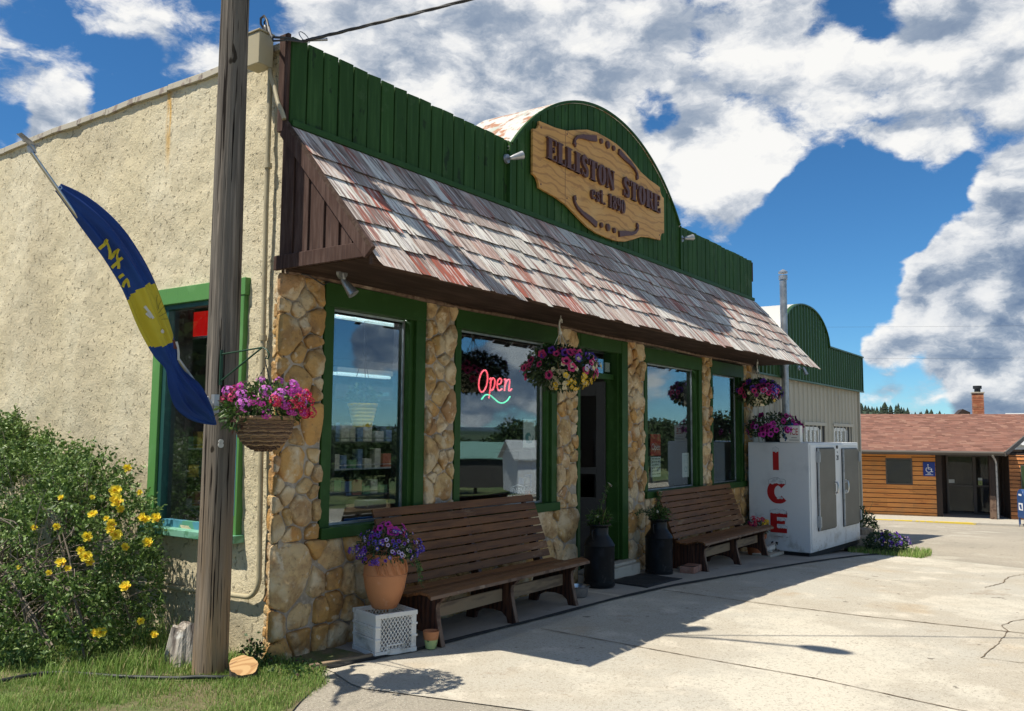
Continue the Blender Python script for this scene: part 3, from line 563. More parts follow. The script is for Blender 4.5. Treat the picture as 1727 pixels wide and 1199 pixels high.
def stones(mb, u0, u1, v0, v1, rmin, rmax, seed, fn, depth=.06, bot=None):
    rr = random.Random(seed+77)
    for poly, r in stone_cells(u0, u1, v0, v1, rmin, rmax, seed):
        for it in range(2):
            q = []
            for k in range(len(poly)):
                a, c = poly[k], poly[(k+1) % len(poly)]; w = .09 if it == 0 else .20
                q += [(lerp(a[0], c[0], w), lerp(a[1], c[1], w)), (lerp(a[0], c[0], 1-w), lerp(a[1], c[1], 1-w))]
            poly = q
        # resample evenly
        Ls = [math.hypot(poly[(k+1) % len(poly)][0]-poly[k][0], poly[(k+1) % len(poly)][1]-poly[k][1]) for k in range(len(poly))]; T = sum(Ls); n = max(14, min(44, int(T/.03))); res = []; k = 0; acc = 0
        for s_ in range(n):
            t = T*s_/n
            while acc+Ls[k] < t-1e-9: acc += Ls[k]; k += 1
            f = (t-acc)/max(Ls[k], 1e-9); a, c = poly[k], poly[(k+1) % len(poly)]; res.append((lerp(a[0], c[0], f), lerp(a[1], c[1], f)))
        cu_, cv_ = sum(p[0] for p in res)/n, sum(p[1] for p in res)/n
        if max(p[0] for p in res)-min(p[0] for p in res) < .03: continue
        sd = rr.uniform(0, 99); D = depth*rr.uniform(.7, 1.35); tx, tv = rr.uniform(-.18, .18), rr.uniform(-.14, .14)
        rings = [(1.0, -.02), (1.0, .62), (.955, .90), (.87, 1.0), (.74, 1.02), (.60, 1.03), (.45, 1.04), (.30, 1.05), (.14, 1.05)]
        ext = max(.05, max(math.hypot(p[0]-cu_, p[1]-cv_) for p in res)); pl = []
        for _ in range(6): a_ = rr.uniform(0, 6.28); sl = rr.uniform(.08, .30); pl.append((math.cos(a_)*sl, math.sin(a_)*sl, rr.uniform(.15, .6)*ext*sl))
        facet = lambda u, v: min([.012]+[q[2]+q[0]*(u-cu_)+q[1]*(v-cv_) for q in pl])
        vs = []
        for sc_, hh in rings:
            for (u, v) in res:
                uu, vv = cu_+(u-cu_)*sc_, cv_+(v-cv_)*sc_
                nn = mnoise.noise(Vector((uu*9, vv*9, sd))); n2 = mnoise.noise(Vector((uu*24, vv*24, sd)))
                h_ = D*hh + (((.034*nn+.014*n2+.010*abs(mnoise.noise(Vector((uu*15, vv*13, sd+4)))))*.6+facet(uu, vv)*1.2)*(.55 if hh < .8 else 1) if hh > .4 else 0)
                if hh > .4: uu += .006*n2; vv += .006*nn
                vs.append(fn(uu, vv, max(h_, -.01)))
        vs.append(fn(cu_, cv_, D*1.08+.025*mnoise.noise(Vector((cu_*9, cv_*9, sd)))))
        fs = []
        for a in range(len(rings)-1):
            for k in range(n): fs.append((a*n+k, a*n+(k+1) % n, (a+1)*n+(k+1) % n, (a+1)*n+k))
        a = len(rings)-1
        for k in range(n): fs.append((a*n+k, a*n+(k+1) % n, len(vs)-1))
        mb.add(vs, fs, 0, rr.random())
ff = lambda u, v, w: (u, -w, v)
for i, (x0, x1) in enumerate(PIL):
    b = MB(); stones(b, x0-(.03 if i == 0 else 0), x1, (.87 if i not in (3,) else -.15), 2.92, .075, .17 if i else .20, 10+i, ff, .050); 
    P_('stone_pillar', b, 'stone', smooth=38)
b = MB(); stones(b, -.05, 4.36, -.03, .865, .12, .27, 31, ff, .06); P_('stone_base', b, 'stone', smooth=38)
b = MB(); stones(b, 6.14, 10.3, -.3, .865, .12, .25, 33, ff, .06); P_('stone_base', b, 'stone', smooth=38)
b = MB(); stones(b, -.0, .10, -.03, 2.9, .05, .10, 35, lambda u, v, w: (-w*.4, u-.02, v), .04); P_('stone_return', b, 'stone', smooth=38)
# ---- windows
def facade_window(x0, x1, z0, z1, cas=.10, head=.19, sill=.09, rcas=None, lights=None):
    rcas = rcas or cas
    b = MB(); yf = -.035
    b.box(x0, x0+cas, yf, .05, z0, z1-head); b.box(x1-rcas, x1, yf, .05, z0, z1-head); b.box(x0, x1, yf-.006, .05, z1-head, z1); b.box(x0-.005, x1+.02, yf-.035, .05, z0-.0, z0+sill)
    b.box(x0+cas, x0+cas+.022, -.015, .07, z0+sill, z1-head); b.box(x1-rcas-.05, x1-rcas, .0, .07, z0+sill, z1-head)
    w = P_('window', b, 'green_trim', bevel=.004)
    a0, a1, c0, c1 = x0+cas+.022, x1-rcas-.05, z0+sill, z1-head
    b = MB(); t = .018
    b.box(a0, a0+t, .062, .082, c0, c1); b.box(a1-t, a1, .062, .082, c0, c1); b.box(a0+t, a1-t, .062, .082, c0, c0+t); b.box(a0+t, a1-t, .062, .082, c1-t, c1)
    P_('sash', b, 'galv', w)
    b = MB(); b.box(a0+.002, a1-.002, .066, .07, c0+.002, c1-.002); P_('pane', b, 'glass', w)
    b = MB(); b.box(a0-.02, a1+.02, .085, .12, c1-.03, c1+.02); b.box(a1+.001, a1+.05, .085, .2, c0, c1); P_('inner_stop', b, 'dark', w)
    return w
facade_window(.41, 1.65, .86, 2.91, rcas=.13)
facade_window(2.09, 3.93, .86, 2.91, cas=.09, rcas=.11)
facade_window(6.14, 8.10, .86, 2.88, cas=.09, rcas=.11)
facade_window(8.455, 9.895, .86, 2.88, cas=.08, rcas=.10, head=.20)
# pale moulding strip over the windows
b = MB()
pts = [(x, -.05, 2.925+.008*math.sin(x*2.2)) for x in steps(.0, 10.3, 60)]
b.tube(pts, .022, 6); P_('head_moulding', b, 'worn_edge', smooth=60)
# side window
b = MB(); X = -.045
b.box(X, .02, .40, .52, .86, 2.78); b.box(X, .02, 1.50, 1.61, .86, 2.78); b.box(X-.006, .02, .385, 1.625, 2.78, 2.92)
sw = P_('side_window', b, 'green_trim_bright', bevel=.005)
b = MB(); b.box(X-.05, .02, .37, 1.63, .845, .905); P_('sill', b, 'sill_teal', sw, bevel=.006)
b = MB(); b.box(-.02, .045, .52, .555, .905, 2.74); b.box(-.02, .045, 1.44, 1.50, .905, 2.74); b.box(-.02, .045, .52, 1.50, 2.74, 2.78); P_('sash', b, 'teal_trim', sw, bevel=.003)
b = MB(); b.box(-.047, -.0462, .425, .518, 1.05, 1.85); P_('repainted_patch', b, 'blue_trim', sw)
b = MB(); b.box(.0, .05, .555, 1.44, .905, .965); P_('lower_rail', b, 'blue_trim', sw)
b = MB(); b.box(.028, .032, .54, 1.45, .95, 2.75); P_('pane', b, 'glass', sw)
# ---- parapet of vertical boards
RC, RR = 2.77+.0, 3.0   # arch: centre z 3.0, radius 2.77, centre x 5.04
def ptop(x):
    if 2.87 < x < 7.2:
        return max(4.76, 3.0+math.sqrt(max(0, 2.77**2-(x-5.04)**2)))
    return 4.785 if x < 5 else 4.765
b = MB(); rr = random.Random(4); x = -.045; k = 0
while x < 10.28:
    arch = 2.86 < x < 7.18
    w = .168 if not arch else .150
    if x < 2.865 < x+w+.03: w = 2.87-x
    if x < 7.195 < x+w+.03: w = 7.2-x
    if x+w > 10.25: w = max(10.3-x, .02)
    yf = -.075 if not arch else -.092
    yo = rr.uniform(-.003, .003); xa, xb = x, x+w-.014
    n = 4 if arch else 1; dz = rr.uniform(-.005, .005) if not arch else 0
    up = [(xa+(xb-xa)*i/n, ptop(xa+(xb-xa)*i/n)+dz) for i in range(n+1)]
    poly = [(xa, 4.06), (xb, 4.06)]+up[::-1]
    if not arch: poly[-1] = (xa, poly[-1][1]-rr.uniform(0, .015))
    b.prism(poly, lambda u, v, w_: (u, w_, v), -.055+yo*0, yf+yo, 0)
    x += w; k += 1
pb = P_('parapet_boards', b, 'green_board', bevel=.003, seg=1)
b = MB()
nseg = 60; poly = [(-.03, 4.0), (10.29, 4.0), (10.29, 4.74), (7.2, 4.74)]+[(xx, ptop(xx)-.02) for xx in steps(7.17, 2.9, nseg)]+[(2.87, 4.75), (-.03, 4.76)]
b.prism(poly, lambda u, v, w_: (u, w_, v), .0, -.054); P_('parapet_backing', b, 'dark')
b = MB(); V = []; F = []     # curved roof sheet behind the arch
xs_ = steps(2.85, 7.22, 48)
for (yy, dz) in ((-.10, .018), (.85, .018), (.85, -.02), (-.10, -.02)):
    for xx in xs_: V.append((xx, yy, (3.0+math.sqrt(max(0, 2.77**2-(xx-5.04)**2)))*1.0+dz+(.015*math.sin(xx*9) if yy > 0 else 0)))
n_ = len(xs_)
for a in range(4):
    for i in range(n_-1): F.append((a*n_+i, a*n_+i+1, ((a+1) % 4)*n_+i+1, ((a+1) % 4)*n_+i))
b.add(V, F, 0, .5); P_('arched_roof_sheet', b, 'barrel_metal', smooth=50)
b = MB(); poly = [(2.9, 4.5), (7.17, 4.5)]+[(xx, ptop(xx)-.03) for xx in steps(7.17, 2.9, nseg)]; b.prism(poly, lambda u, v, w_: (u, w_, v), .80, .84); P_('arch_back', b, 'dark_brown')
b = MB()
b.bar((-.05, -.10, 4.075), (10.3, -.10, 4.075), .035, .05); b.box(2.855, 2.885, -.115, -.07, 4.1, 4.76); b.box(7.185, 7.215, -.115, -.07, 4.1, 4.75)
for i in range(40):
    a0, a1 = [math.acos(max(-1, min(1, (xx-5.04)/2.77))) for xx in (lerp(2.9, 7.18, i/40), lerp(2.9, 7.18, (i+1)/40))]
    b.bar((5.04+2.77*math.cos(a0), -.10, 3.0+2.77*math.sin(a0)), (5.04+2.77*math.cos(a1), -.10, 3.0+2.77*math.sin(a1)), .03, .035, up=(0, 1, 0))
P_('parapet_trim', b, 'green_trim', bevel=.003)
b = MB(); b.box(-.075, -.045, -.06, .04, 4.02, 4.80, 0, .4); P_('corner_board', b, 'brown_board', bevel=.003); b = MB(); b.box(10.30, 10.33, -.08, .3, 4.4, 4.74, 0, .4); P_('corner_board', b, 'brown_board', bevel=.003)
# ---- awning
AZ0, AZ1, AY0, AY1 = 2.965, 4.05, -.985, -.10
aw = empty('awning', (0, 0, 0), parent=store)
def slope(t): return (lerp(AY1, AY0, t), lerp(AZ1, AZ0, t))     # t 0 top, 1 eave
SL = math.hypot(AZ1-AZ0, AY1-AY0); nrm = Vector((0, -(AZ1-AZ0)/SL, (AY1-AY0)*-1/SL)).normalized(); dn = Vector((0, (AY0-AY1)/SL, (AZ0-AZ1)/SL))
b = MB(); rr = random.Random(12); rows = 6; exp_ = SL/rows
for k in range(rows):
    xend = 10.30+.06*k; x = -.07+rr.uniform(0, .02)
    while x < xend:
        w = min(rr.choice([.08, .10, .13, .16, .20, .25, .31])*rr.uniform(.85, 1.15), xend-x+.03)
        if w < .03: break
        tb = (k+1)*exp_+rr.uniform(-.022, .020)+(.035 if k == rows-1 else 0)
        ta = max(0, k*exp_-.06); th = rr.uniform(.046, .074); lift = .062+rr.uniform(0, .030)
        P0 = Vector((0, AY1, AZ1))
        A = P0+dn*ta+nrm*.003; B = P0+dn*tb+nrm*lift; x1_ = x+w-rr.uniform(.004, .016); sk = rr.uniform(-.006, .006)
        r = rr.random()
        if k == rows-1 and (.62 < x < .95 or 1.62 < x < 1.8 or 2.3 < x < 2.5): r = .97
        if k < 2 and rr.random() < .5: r = rr.uniform(.46, .57)  # upper courses greyed, parapet shade put into the shake colour
        mid = (A+B)/2+nrm*rr.uniform(-.003, .006); tl = rr.uniform(-.006, .006)
        nseg_ = 2
        b.hexa([(x, A.y, A.z), (x1_, A.y, A.z), (x1_+sk, mid.y, mid.z), (x+sk, mid.y, mid.z)]+[tuple(Vector((q[0], q[1], q[2]))+nrm*th*.6) for q in [(x, A.y, A.z), (x1_, A.y, A.z), (x1_+sk, mid.y, mid.z), (x+sk, mid.y, mid.z)]], 0, r)
        B2 = B+nrm*tl
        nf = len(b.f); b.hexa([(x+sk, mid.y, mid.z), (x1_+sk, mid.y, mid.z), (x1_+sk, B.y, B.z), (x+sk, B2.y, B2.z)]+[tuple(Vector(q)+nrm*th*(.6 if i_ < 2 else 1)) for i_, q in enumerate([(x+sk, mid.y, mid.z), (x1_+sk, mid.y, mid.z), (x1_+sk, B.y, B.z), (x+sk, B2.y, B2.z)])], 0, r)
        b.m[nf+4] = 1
        x += w
P_('shingles', b, ['shake', 'shake_end_shaded'], aw)
b = MB()
ed = [(-.05, AY1, AZ1-.02), (-.05, AY0+.03, AZ0-.02)]
b.hexa([(-.03, AY1, AZ1-.06), (10.32, AY1, AZ1-.06), (10.60, AY0+.02, AZ0-.05), (-.03, AY0+.02, AZ0-.05), (-.03, AY1, AZ1-.01), (10.32, AY1, AZ1-.01), (10.60, AY0+.02, AZ0-.0), (-.03, AY0+.02, AZ0-.0)])
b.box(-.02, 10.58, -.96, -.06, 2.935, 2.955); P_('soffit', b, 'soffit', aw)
b = MB(); b.bar((-.05, AY0+.01, 2.925), (10.62, AY0+.01, 2.925), .035, .10); P_('fascia', b, 'brown_fascia', aw, bevel=.004)
b = MB(); xe = -.05
# end panel: backing, battens, frame
b.prism([(.0, 2.95), (-.96, 2.95), (-.11, 4.02), (.0, 4.06)], lambda u, v, w: (w, u, v), -.045, -.03, 0, .3)
def raz(y): return AZ1-.03+(y-AY1)*(AZ1-AZ0)/(AY1-AY0)
yb = -.02; rr = random.Random(3)
for y0, y1 in ((-.02, -.16), (-.19, -.33), (-.36, -.50), (-.53, -.66), (-.69, -.80)):
    b.prism([(y0, 3.02), (y1, 3.02), (y1, min(raz(y1), 4.02)-.04), (y0, min(raz(y0), 4.02)-.04)], lambda u, v, w: (w, u, v), -.045, -.062, 0, rr.random())
b.prism([(.02, 2.93), (-.97, 2.93), (-.985, 3.04), (.02, 3.04)], lambda u, v, w: (w, u, v), -.05, -.080, 0, .4)
b.bar((-.066, AY1+.06, AZ1-.02), (-.066, AY0+.0, AZ0-.01), .035, .11, up=(0, .7, .7), r=.7)
P_('end_panel', b, 'brown_board', aw, bevel=.003, seg=1)
b = MB(); b.bar((-.075, AY1+.03, AZ1+.03), (-.075, AY0-.01, AZ0+.035), .018, .03, up=(0, .7, .7)); P_('drip_edge', b, 'brown_fascia', aw)
b = MB(); b.prism([(.0, 2.95), (-.96, 2.95), (-.11, 4.02), (.0, 4.06)], lambda u, v, w: (w+(-v+2.95)*.27, u, v), 10.57, 10.60, 0, .3); P_('end_panel', b, 'brown_board', aw)
# ---- door
b = MB()
b.box(4.375, 4.44, -.04, .2, .14, 2.9); b.box(5.47, 5.63, -.05, .05, .14, 2.9); b.box(5.44, 5.50, .0, .2, .14, 2.80); b.box(4.44, 5.47, -.045, .05, 2.74, 2.9); b.box(4.44, 5.44, .06, .12, 2.40, 2.47)
dr = P_('door_frame', b, 'green_trim', bevel=.005)
b = MB(); b.box(4.44, 5.44, .085, .09, 2.47, 2.74); P_('transom_pane', b, 'glass', dr)
b = MB(); b.box(5.30, 5.42, .10, .11, 2.50, 2.62); P_('transom_card', b, 'paper', dr)
b = MB()
hx, hy = 5.42, .16; ca, sa = math.cos(R(100)), math.sin(R(100))
def dl(u, w, z): return (hx+u*ca-w*sa*0-w*sa, hy+u*sa+w*ca, z)
def dbox(b, u0, u1, w0, w1, z0, z1, m=0): b.hexa([dl(u0, w0, z0), dl(u1, w0, z0), dl(u1, w1, z0), dl(u0, w1, z0), dl(u0, w0, z1), dl(u1, w0, z1), dl(u1, w1, z1), dl(u0, w1, z1)], m)
dbox(b, 0, .12, 0, .04, .16, 2.38); dbox(b, .82, .94, 0, .04, .16, 2.38); dbox(b, .12, .82, 0, .04, .16, .9); dbox(b, .12, .82, 0, .04, 2.2, 2.38); dbox(b, .12, .82, 0, .04, 1.2, 1.28)
do = P_('door', b, 'interior_dark', bevel=.003)
b = MB(); b.tube([dl(.86, .05, 1.0), dl(.86, .09, 1.02), dl(.86, .09, 1.28), dl(.86, .05, 1.3)], .012, 8); P_('handle', b, 'steel', do, smooth=60)
b = MB(); b.box(4.34, 5.66, -.20, .22, gz(5)-.1, .10); b.box(4.37, 5.63, -.16, .24, .101, .14); P_('doorstep', b, 'curb', bevel=.012)
# ---- interior
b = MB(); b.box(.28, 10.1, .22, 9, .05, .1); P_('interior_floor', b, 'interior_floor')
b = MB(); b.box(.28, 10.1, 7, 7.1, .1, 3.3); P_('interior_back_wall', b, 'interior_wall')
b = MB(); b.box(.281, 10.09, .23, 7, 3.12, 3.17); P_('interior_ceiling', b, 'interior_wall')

# ------------------------------------------------------------------ fixtures on the store
def spotlight(loc, aim, label, arm=(0, -.08, 0)):
    r = empty('flood_light', loc, label=label, cat='light')
    b = MB(); b.tube([(0, .0, 0), (0, -.022, 0)], [.052, .046], 20); P_('base', b, 'galv', r, local=True, smooth=40)
    a = Vector(arm); d = Vector(aim).normalized(); b = MB(); b.tube([(0, -.02, 0), a*.6+Vector((0, -.01, 0)), a], .014, 8); P_('arm', b, 'galv', r, local=True, smooth=60)
    b = MB(); b.tube([a-d*.03, a+d*.01, a+d*.05, a+d*.12, a+d*.122, a+d*.105], [.018, .028, .034, .046, .040, .036], 18); P_('lamp_head', b, 'galv', r, local=True, smooth=40)
    return r
spotlight((2.82, -.09, 4.57), (.8, -.5, .35), 'grey flood light where the straight parapet meets the arch, left of the wooden sign')
spotlight((7.25, -.09, 4.57), (.8, -.5, .2), 'grey flood light on the green parapet to the right of the wooden sign')
r = spotlight((.28, -.34, 2.93), (.3, -.5, -.75), 'silver spotlight under the near end of the shingled awning', arm=(.02, -.02, -.07))
spotlight((12.6, -.16, 3.03), (.2, -.3, -.9), 'small dark lamp on the green fascia of the metal building', arm=(0, -.1, -.02))
# service box, conduit, service drop
r = empty('electrical_box', (-.06, .22, 4.56), label='beige metal electrical box at the top front corner of the stucco wall', cat='box')
b = MB(); b.box(-.14, .0, -.09, .09, .0, .26); P_('housing', b, 'beige_pvc', r, local=True, bevel=.006)
b = MB(); b.box(-.15, .005, -.10, .10, .262, .275); P_('lid', b, 'beige_pvc', r, local=True, bevel=.003)
def conduit(pts, rad, name, label, m='beige_pvc', clips=()):
    r = empty(name, pts[0], label=label, cat='conduit'); b = MB(); b.tube(pts, rad, 10); P_('pipe', b, m, r, smooth=60)
    if clips:
        for c in clips: b = MB(); b.tube([(c[0], c[1], c[2]-.02), (c[0], c[1], c[2]+.02)], rad*1.5, 10); P_('coupling', b, m, r, smooth=50)
    return r
arc = [(-.05, .10+.14*(1-math.cos(R(a))), .62-.16*math.sin(R(a))) for a in range(0, 91, 15)]
conduit([(-.05, .17, 4.56), (-.05, .165, 3.4), (-.05, .14, 2.0), (-.05, .10, .62)]+arc[1:]+[(-.05, .6, .45), (-.05, 1.1, .43), (-.05, 1.9, .41)], .020, 'wall_conduit', 'beige conduit running down the stucco wall and bending left near the ground', clips=[(-.05, .158, 3.78), (-.05, .147, 2.42)])
conduit([(-.07, .16, 4.58), (-.085, .13, 4.5), (-.085, .07, 4.38), (-.09, .02, 4.25), (-.095, -.04, 4.16), (-.09, -.06, 4.10)], .018, 'bent_conduit', 'short bent tan conduit from the electrical box to the awning corner')
r = empty('weatherhead', (-.07, .20, 4.84), label='black weatherhead with looping cables above the electrical box', cat='weatherhead')
b = MB(); b.tube([(-.07, .2, 4.82), (-.075, .205, 4.90), (-.08, .22, 4.93)], [.024, .032, .014], 10); P_('hood', b, 'black_metal', r, smooth=50)
b = MB(); b.tube([(-.07, .24, 4.9), (-.09, .26, 4.95), (-.10, .25, 4.99), (-.10, .21, 5.0), (-.10, .17, 4.95), (-.11, .13, 4.85), (-.14, .06, 4.77), (-.17, -.03, 4.73), (-.13, -.08, 4.73), (0.02, -.10, 4.755)], .010, 6)
b.tube([(-.07, .22, 4.9), (-.08, .23, 4.96), (-.09, .20, 4.97), (-.10, .15, 4.90), (-.13, .08, 4.80), (-.17, .0, 4.71), (-.12, -.1, 4.71), (.02, -.12, 4.745)], .008, 6); P_('cable', b, 'cable', r, smooth=60)
def cable(p, q, sag, n=40, rad=.011, tw=True):
    p, q = Vector(p), Vector(q); out = []
    for i in range(n+1):
        t = (i/n)**1.4; v = p.lerp(q, t); v.z -= sag*4*t*(1-t); out.append(v)
    return out
b = MB(); base_ = cable((.02, -.11, 4.75), (9.3, -14.4, 10.6), .42, 90)
for ph in (0, 2.1, 4.2):
    b.tube([v+Vector((math.cos(i*1.1+ph), 0, math.sin(i*1.1+ph)))*.008 for i, v in enumerate(base_)], .007, 5)
b.tube(base_[1:4], .013, 6)
o = b.build('service_cable', 'cable', smooth=60); tag(o, 'black twisted service cable rising from the store corner across the sky', 'cable')
b = MB(); b.tube([(.05+.05*math.cos(a), -.10+.03*math.sin(a), 4.80+.05*math.sin(a)) for a in [k*math.pi/6 for k in range(12)]], .004, 5, closed=True); b.tube([(.09, -.11, 4.79), (.2, -.2, 4.815)], .012, 6)
tag(b.build('cable_clamp', 'galv', smooth=60), 'small wire loop clamp holding the service cable to the parapet', 'clamp')
b = MB(); b.tube([(.10, -.05, 2.93), (.16, -.10, 2.92), (.25, -.12, 2.88), (.34, -.08, 2.87), (.42, -.06, 2.91)], .006, 5)
tag(b.build('loose_wire', 'cable', smooth=60), 'short loose wire looped under the near awning corner', 'wire')

# ------------------------------------------------------------------ wooden sign
sg = empty('store_sign', (4.905, -.11, 4.765), label='varnished plywood sign reading ELLISTON STORE est. 1890 on the green arch', cat='sign')
q1 = [(0, .635), (.25, .630), (.48, .595), (.72, .52), (.95, .44), (1.2, .40), (1.42, .385), (1.535, .375), (1.54, .33), (1.57, .285), (1.61, .26), (1.66, .25)]
outl = q1+[(x, -z) for x, z in q1[::-1]]+[(-x, -z) for x, z in q1[1:]]+[(-x, z) for x, z in q1[::-1][:-1]]
b = MB(); b.prism(outl[::-1], lambda u, v, w: (u, w, v), 0, -.03); P_('board', b, 'plywood', sg, local=True, bevel=.004)
b = MB(); b.box(-.992, -.986, -.0312, -.0302, -.445, .45); P_('seam', b, 'sign_letter', sg, local=True)
for u, v in ((-1.5, .31), (-1.5, -.33), (-.95, .4), (1.5, .31), (1.5, -.31), (0, .58), (-.95, -.36)): b = MB(); b.tube([(u, -.030, v), (u, -.033, v)], .012, 8); P_('screw', b, 'sign_letter', sg, local=True)
def arcp(cx, cy, rx, ry, a0, a1, n=12): return [(cx+rx*math.cos(R(a0+(a1-a0)*i/n)), cy+ry*math.sin(R(a0+(a1-a0)*i/n))) for i in range(n+1)]
def glyph(ch):
    """condensed slab-serif shapes in a unit-high cell: (width, rects, ribbons[(pts, widths)])"""
    st = .26
    if ch == 'E': return .66, [(.06, .06+st, 0, 1), (0, .62, .94, 1), (0, .64, 0, .06), (.54, .62, .74, .94), (.56, .64, .06, .28), (.32, .48, .48, .535), (.44, .50, .38, .64)], []
    if ch == 'L': return .60, [(.06, .06+st, 0, 1), (0, .40, .94, 1), (0, .58, 0, .06), (.50, .58, .06, .32)], []
    if ch == 'I': return .42, [(.07, .07+st, 0, 1), (0, .40, .94, 1), (0, .40, 0, .06)], []
    if ch == 'T': return .66, [(.19, .19+st, 0, 1), (0, .64, .94, 1), (0, .08, .70, .94), (.56, .64, .70, .94), (.10, .54, 0, .06)], []
    if ch in 'O0': return .64, [], [(arcp(.31, .5, .20, .47, 90, 450, 28), [.07+.17*abs(math.cos(R(90+360*i/28)))**1.2 for i in range(29)])]
    if ch == 'N': return .72, [(.06, .13, 0, 1), (.56, .63, 0, 1), (0, .24, .94, 1), (0, .20, 0, .06), (.46, .70, .94, 1)], [([(.14, .98), (.36, .5), (.58, .02)], .20)]
    if ch == 'S': return .58, [(.44, .50, .68, .97), (.04, .10, .03, .34)], [(arcp(.28, .735, .17, .225, 20, 180, 12)+[(.17, .60), (.30, .50), (.42, .39)]+arcp(.28, .265, .17, .225, 0, -160, 12), [.06+.07*min(i, 26-i)/6 if i < 6 or i > 20 else .19 for i in range(28)])]
    if ch == 'R': return .70, [(.06, .06+st, 0, 1), (0, .30, .94, 1), (0, .40, 0, .06), (.56, .70, 0, .05)], [([(.30, .965)]+arcp(.40, .74, .13, .225, 90, -90, 12)+[(.30, .515)], [.06]*3+[.14, .18, .2, .2, .2, .18, .14]+[.06]*5), ([(.40, .50), (.49, .42), (.52, .2), (.60, .05)], .16)]
    if ch == 'e': return .52, [(.14, .42, .36, .42)], [(arcp(.26, .35, .17, .30, 5, 330, 22), [.06+.12*abs(math.cos(R(5+325*i/22)))**1.2*(1 if i > 6 else .8) for i in range(23)])]
    if ch == 's': return .46, [(.33, .39, .46, .66), (.05, .11, .03, .22)], [(arcp(.22, .50, .13, .13, 20, 180, 8)+[(.15, .40), (.22, .35), (.31, .28)]+arcp(.22, .18, .13, .14, 0, -160, 8), .12)]
    if ch == 't': return .40, [(.10, .26, .04, .92), (0, .36, .62, .68)], [([(.18, .06), (.26, .02), (.36, .06)], .08)]
    if ch == '.': return .24, [(.04, .18, 0, .14)], []
    if ch == '1': return .46, [(.12, .32, 0, 1), (.02, .42, 0, .06)], [([(.0, .84), (.10, .88), (.2, .97)], .07)]
    if ch == '8': return .58, [], [(arcp(.27, .745, .155, .215, 90, 450, 20), [.06+.10*abs(math.cos(R(90+18*i))) for i in range(21)]), (arcp(.27, .27, .185, .24, 90, 450, 20), [.06+.13*abs(math.cos(R(90+18*i))) for i in range(21)])]
    if ch == '9': return .58, [], [(arcp(.27, .70, .17, .26, 90, 450, 20), [.06+.12*abs(math.cos(R(90+18*i))) for i in range(21)]), ([(.44, .70), (.44, .35), (.36, .08), (.20, .03), (.10, .12)], [.16, .15, .11, .07, .09])]
    return .34, [], []
def sign_text(s, xc, z0, h, xs, name, gap=.05):
    W_ = sum(glyph(c)[0]+gap for c in s)-gap; x = xc-W_*xs/2; i = 0
    for c in s:
        w, rects, ribs = glyph(c); b = MB()
        if rects or ribs:
            for k, (a0, a1, c0, c1) in enumerate(rects): b.box(x+a0*xs, x+a1*xs, -.062-.0006*k, -.0305, z0+c0*h, z0+c1*h)
            for k, (pp, ww) in enumerate(ribs):
                pts = [(x+p[0]*xs, z0+p[1]*h) for p in pp]; ww = [q*xs for q in ww][:len(pts)] if isinstance(ww, list) else ww*xs
                if isinstance(ww, list) and len(ww) < len(pts): ww += [ww[-1]]*(len(pts)-len(ww))
                b.ribbon(pts, ww, lambda u, v, w_: (u, w_, v), -.0305, -.064-.0006*(k+1))
            o = b.build('letter', 'sign_letter', sg, local=True)
        x += (w+gap)*xs; i += 1
sign_text('ELLISTON', -.625, -.012, .245, .300, 'letters'); sign_text('STORE', .94, -.012, .243, .318, 'letters'); sign_text('est.', -.25, -.245, .175, .205, 'letters'); sign_text('1890', .225, -.250, .175, .178, 'letters')
for sx, sy in ((-1, 1), (1, 1), (-1, -1), (1, -1)):
    b = MB(); pts = [(.29, .545), (.45, .505), (.62, .475), (.74, .435), (.80, .385), (.815, .335), (.78, .325)]
    b.ribbon([(sx*u, sy*(v-.01)) for u, v in pts], [.075, .066, .050, .036, .032, .045, .06], lambda u, v, w_: (u, w_, v), -.0305, -.058); P_('scroll_ornament', b, 'sign_letter', sg, local=True)
for u, v, rr_ in ((-.165, .54, .034), (.0, .54, .048), (.155, .54, .034), (-.165, -.515, .034), (.0, -.51, .048), (.165, -.515, .034)):
    b = MB(); b.tube([(u, -.0305, v), (u, -.056, v), (u, -.064, v)], [rr_, rr_, rr_*.6], 14); P_('round_stud', b, 'sign_letter', sg, local=True, smooth=40)

# ------------------------------------------------------------------ flowers kit
def petunia_mesh(name, r, m, throat='throat_dark', lobes=5, depth=.45):
    b = MB(); n = 20; V = []
    for (k, zz) in ((.16, -depth), (.45, -.08), (.78, .03)):
        for i in range(n):
            a = 2*math.pi*i/n; V.append((r*k*math.cos(a), r*k*math.sin(a), r*zz))
    for i in range(n):
        a = 2*math.pi*i/n; q = 1+.10*math.cos(lobes*a); V.append((r*q*math.cos(a), r*q*math.sin(a), r*(.02+.10*math.sin(lobes*a+1))))
    V.append((0, 0, -r*depth))
    F = [(i, (i+1) % n, 4*n) for i in range(n)]; b.add(V, F, 1, .5); b2 = [((j*n+i), (j*n+(i+1) % n), ((j+1)*n+(i+1) % n), ((j+1)*n+i)) for j in range(3) for i in range(n)]
    for j, f in enumerate(b2): b.f.append(f); b.m.append(1 if j < n*.0+n and j < n else 0); b.r.append(.5)
    me = bpy.data.meshes.new(name); me.from_pydata(b.v, [], b.f); me.materials.append(MAT[m]); me.materials.append(MAT[throat]); me.polygons.foreach_set('material_index', b.m)
    me.polygons.foreach_set('use_smooth', [True]*len(b.f)); me.update(); return me
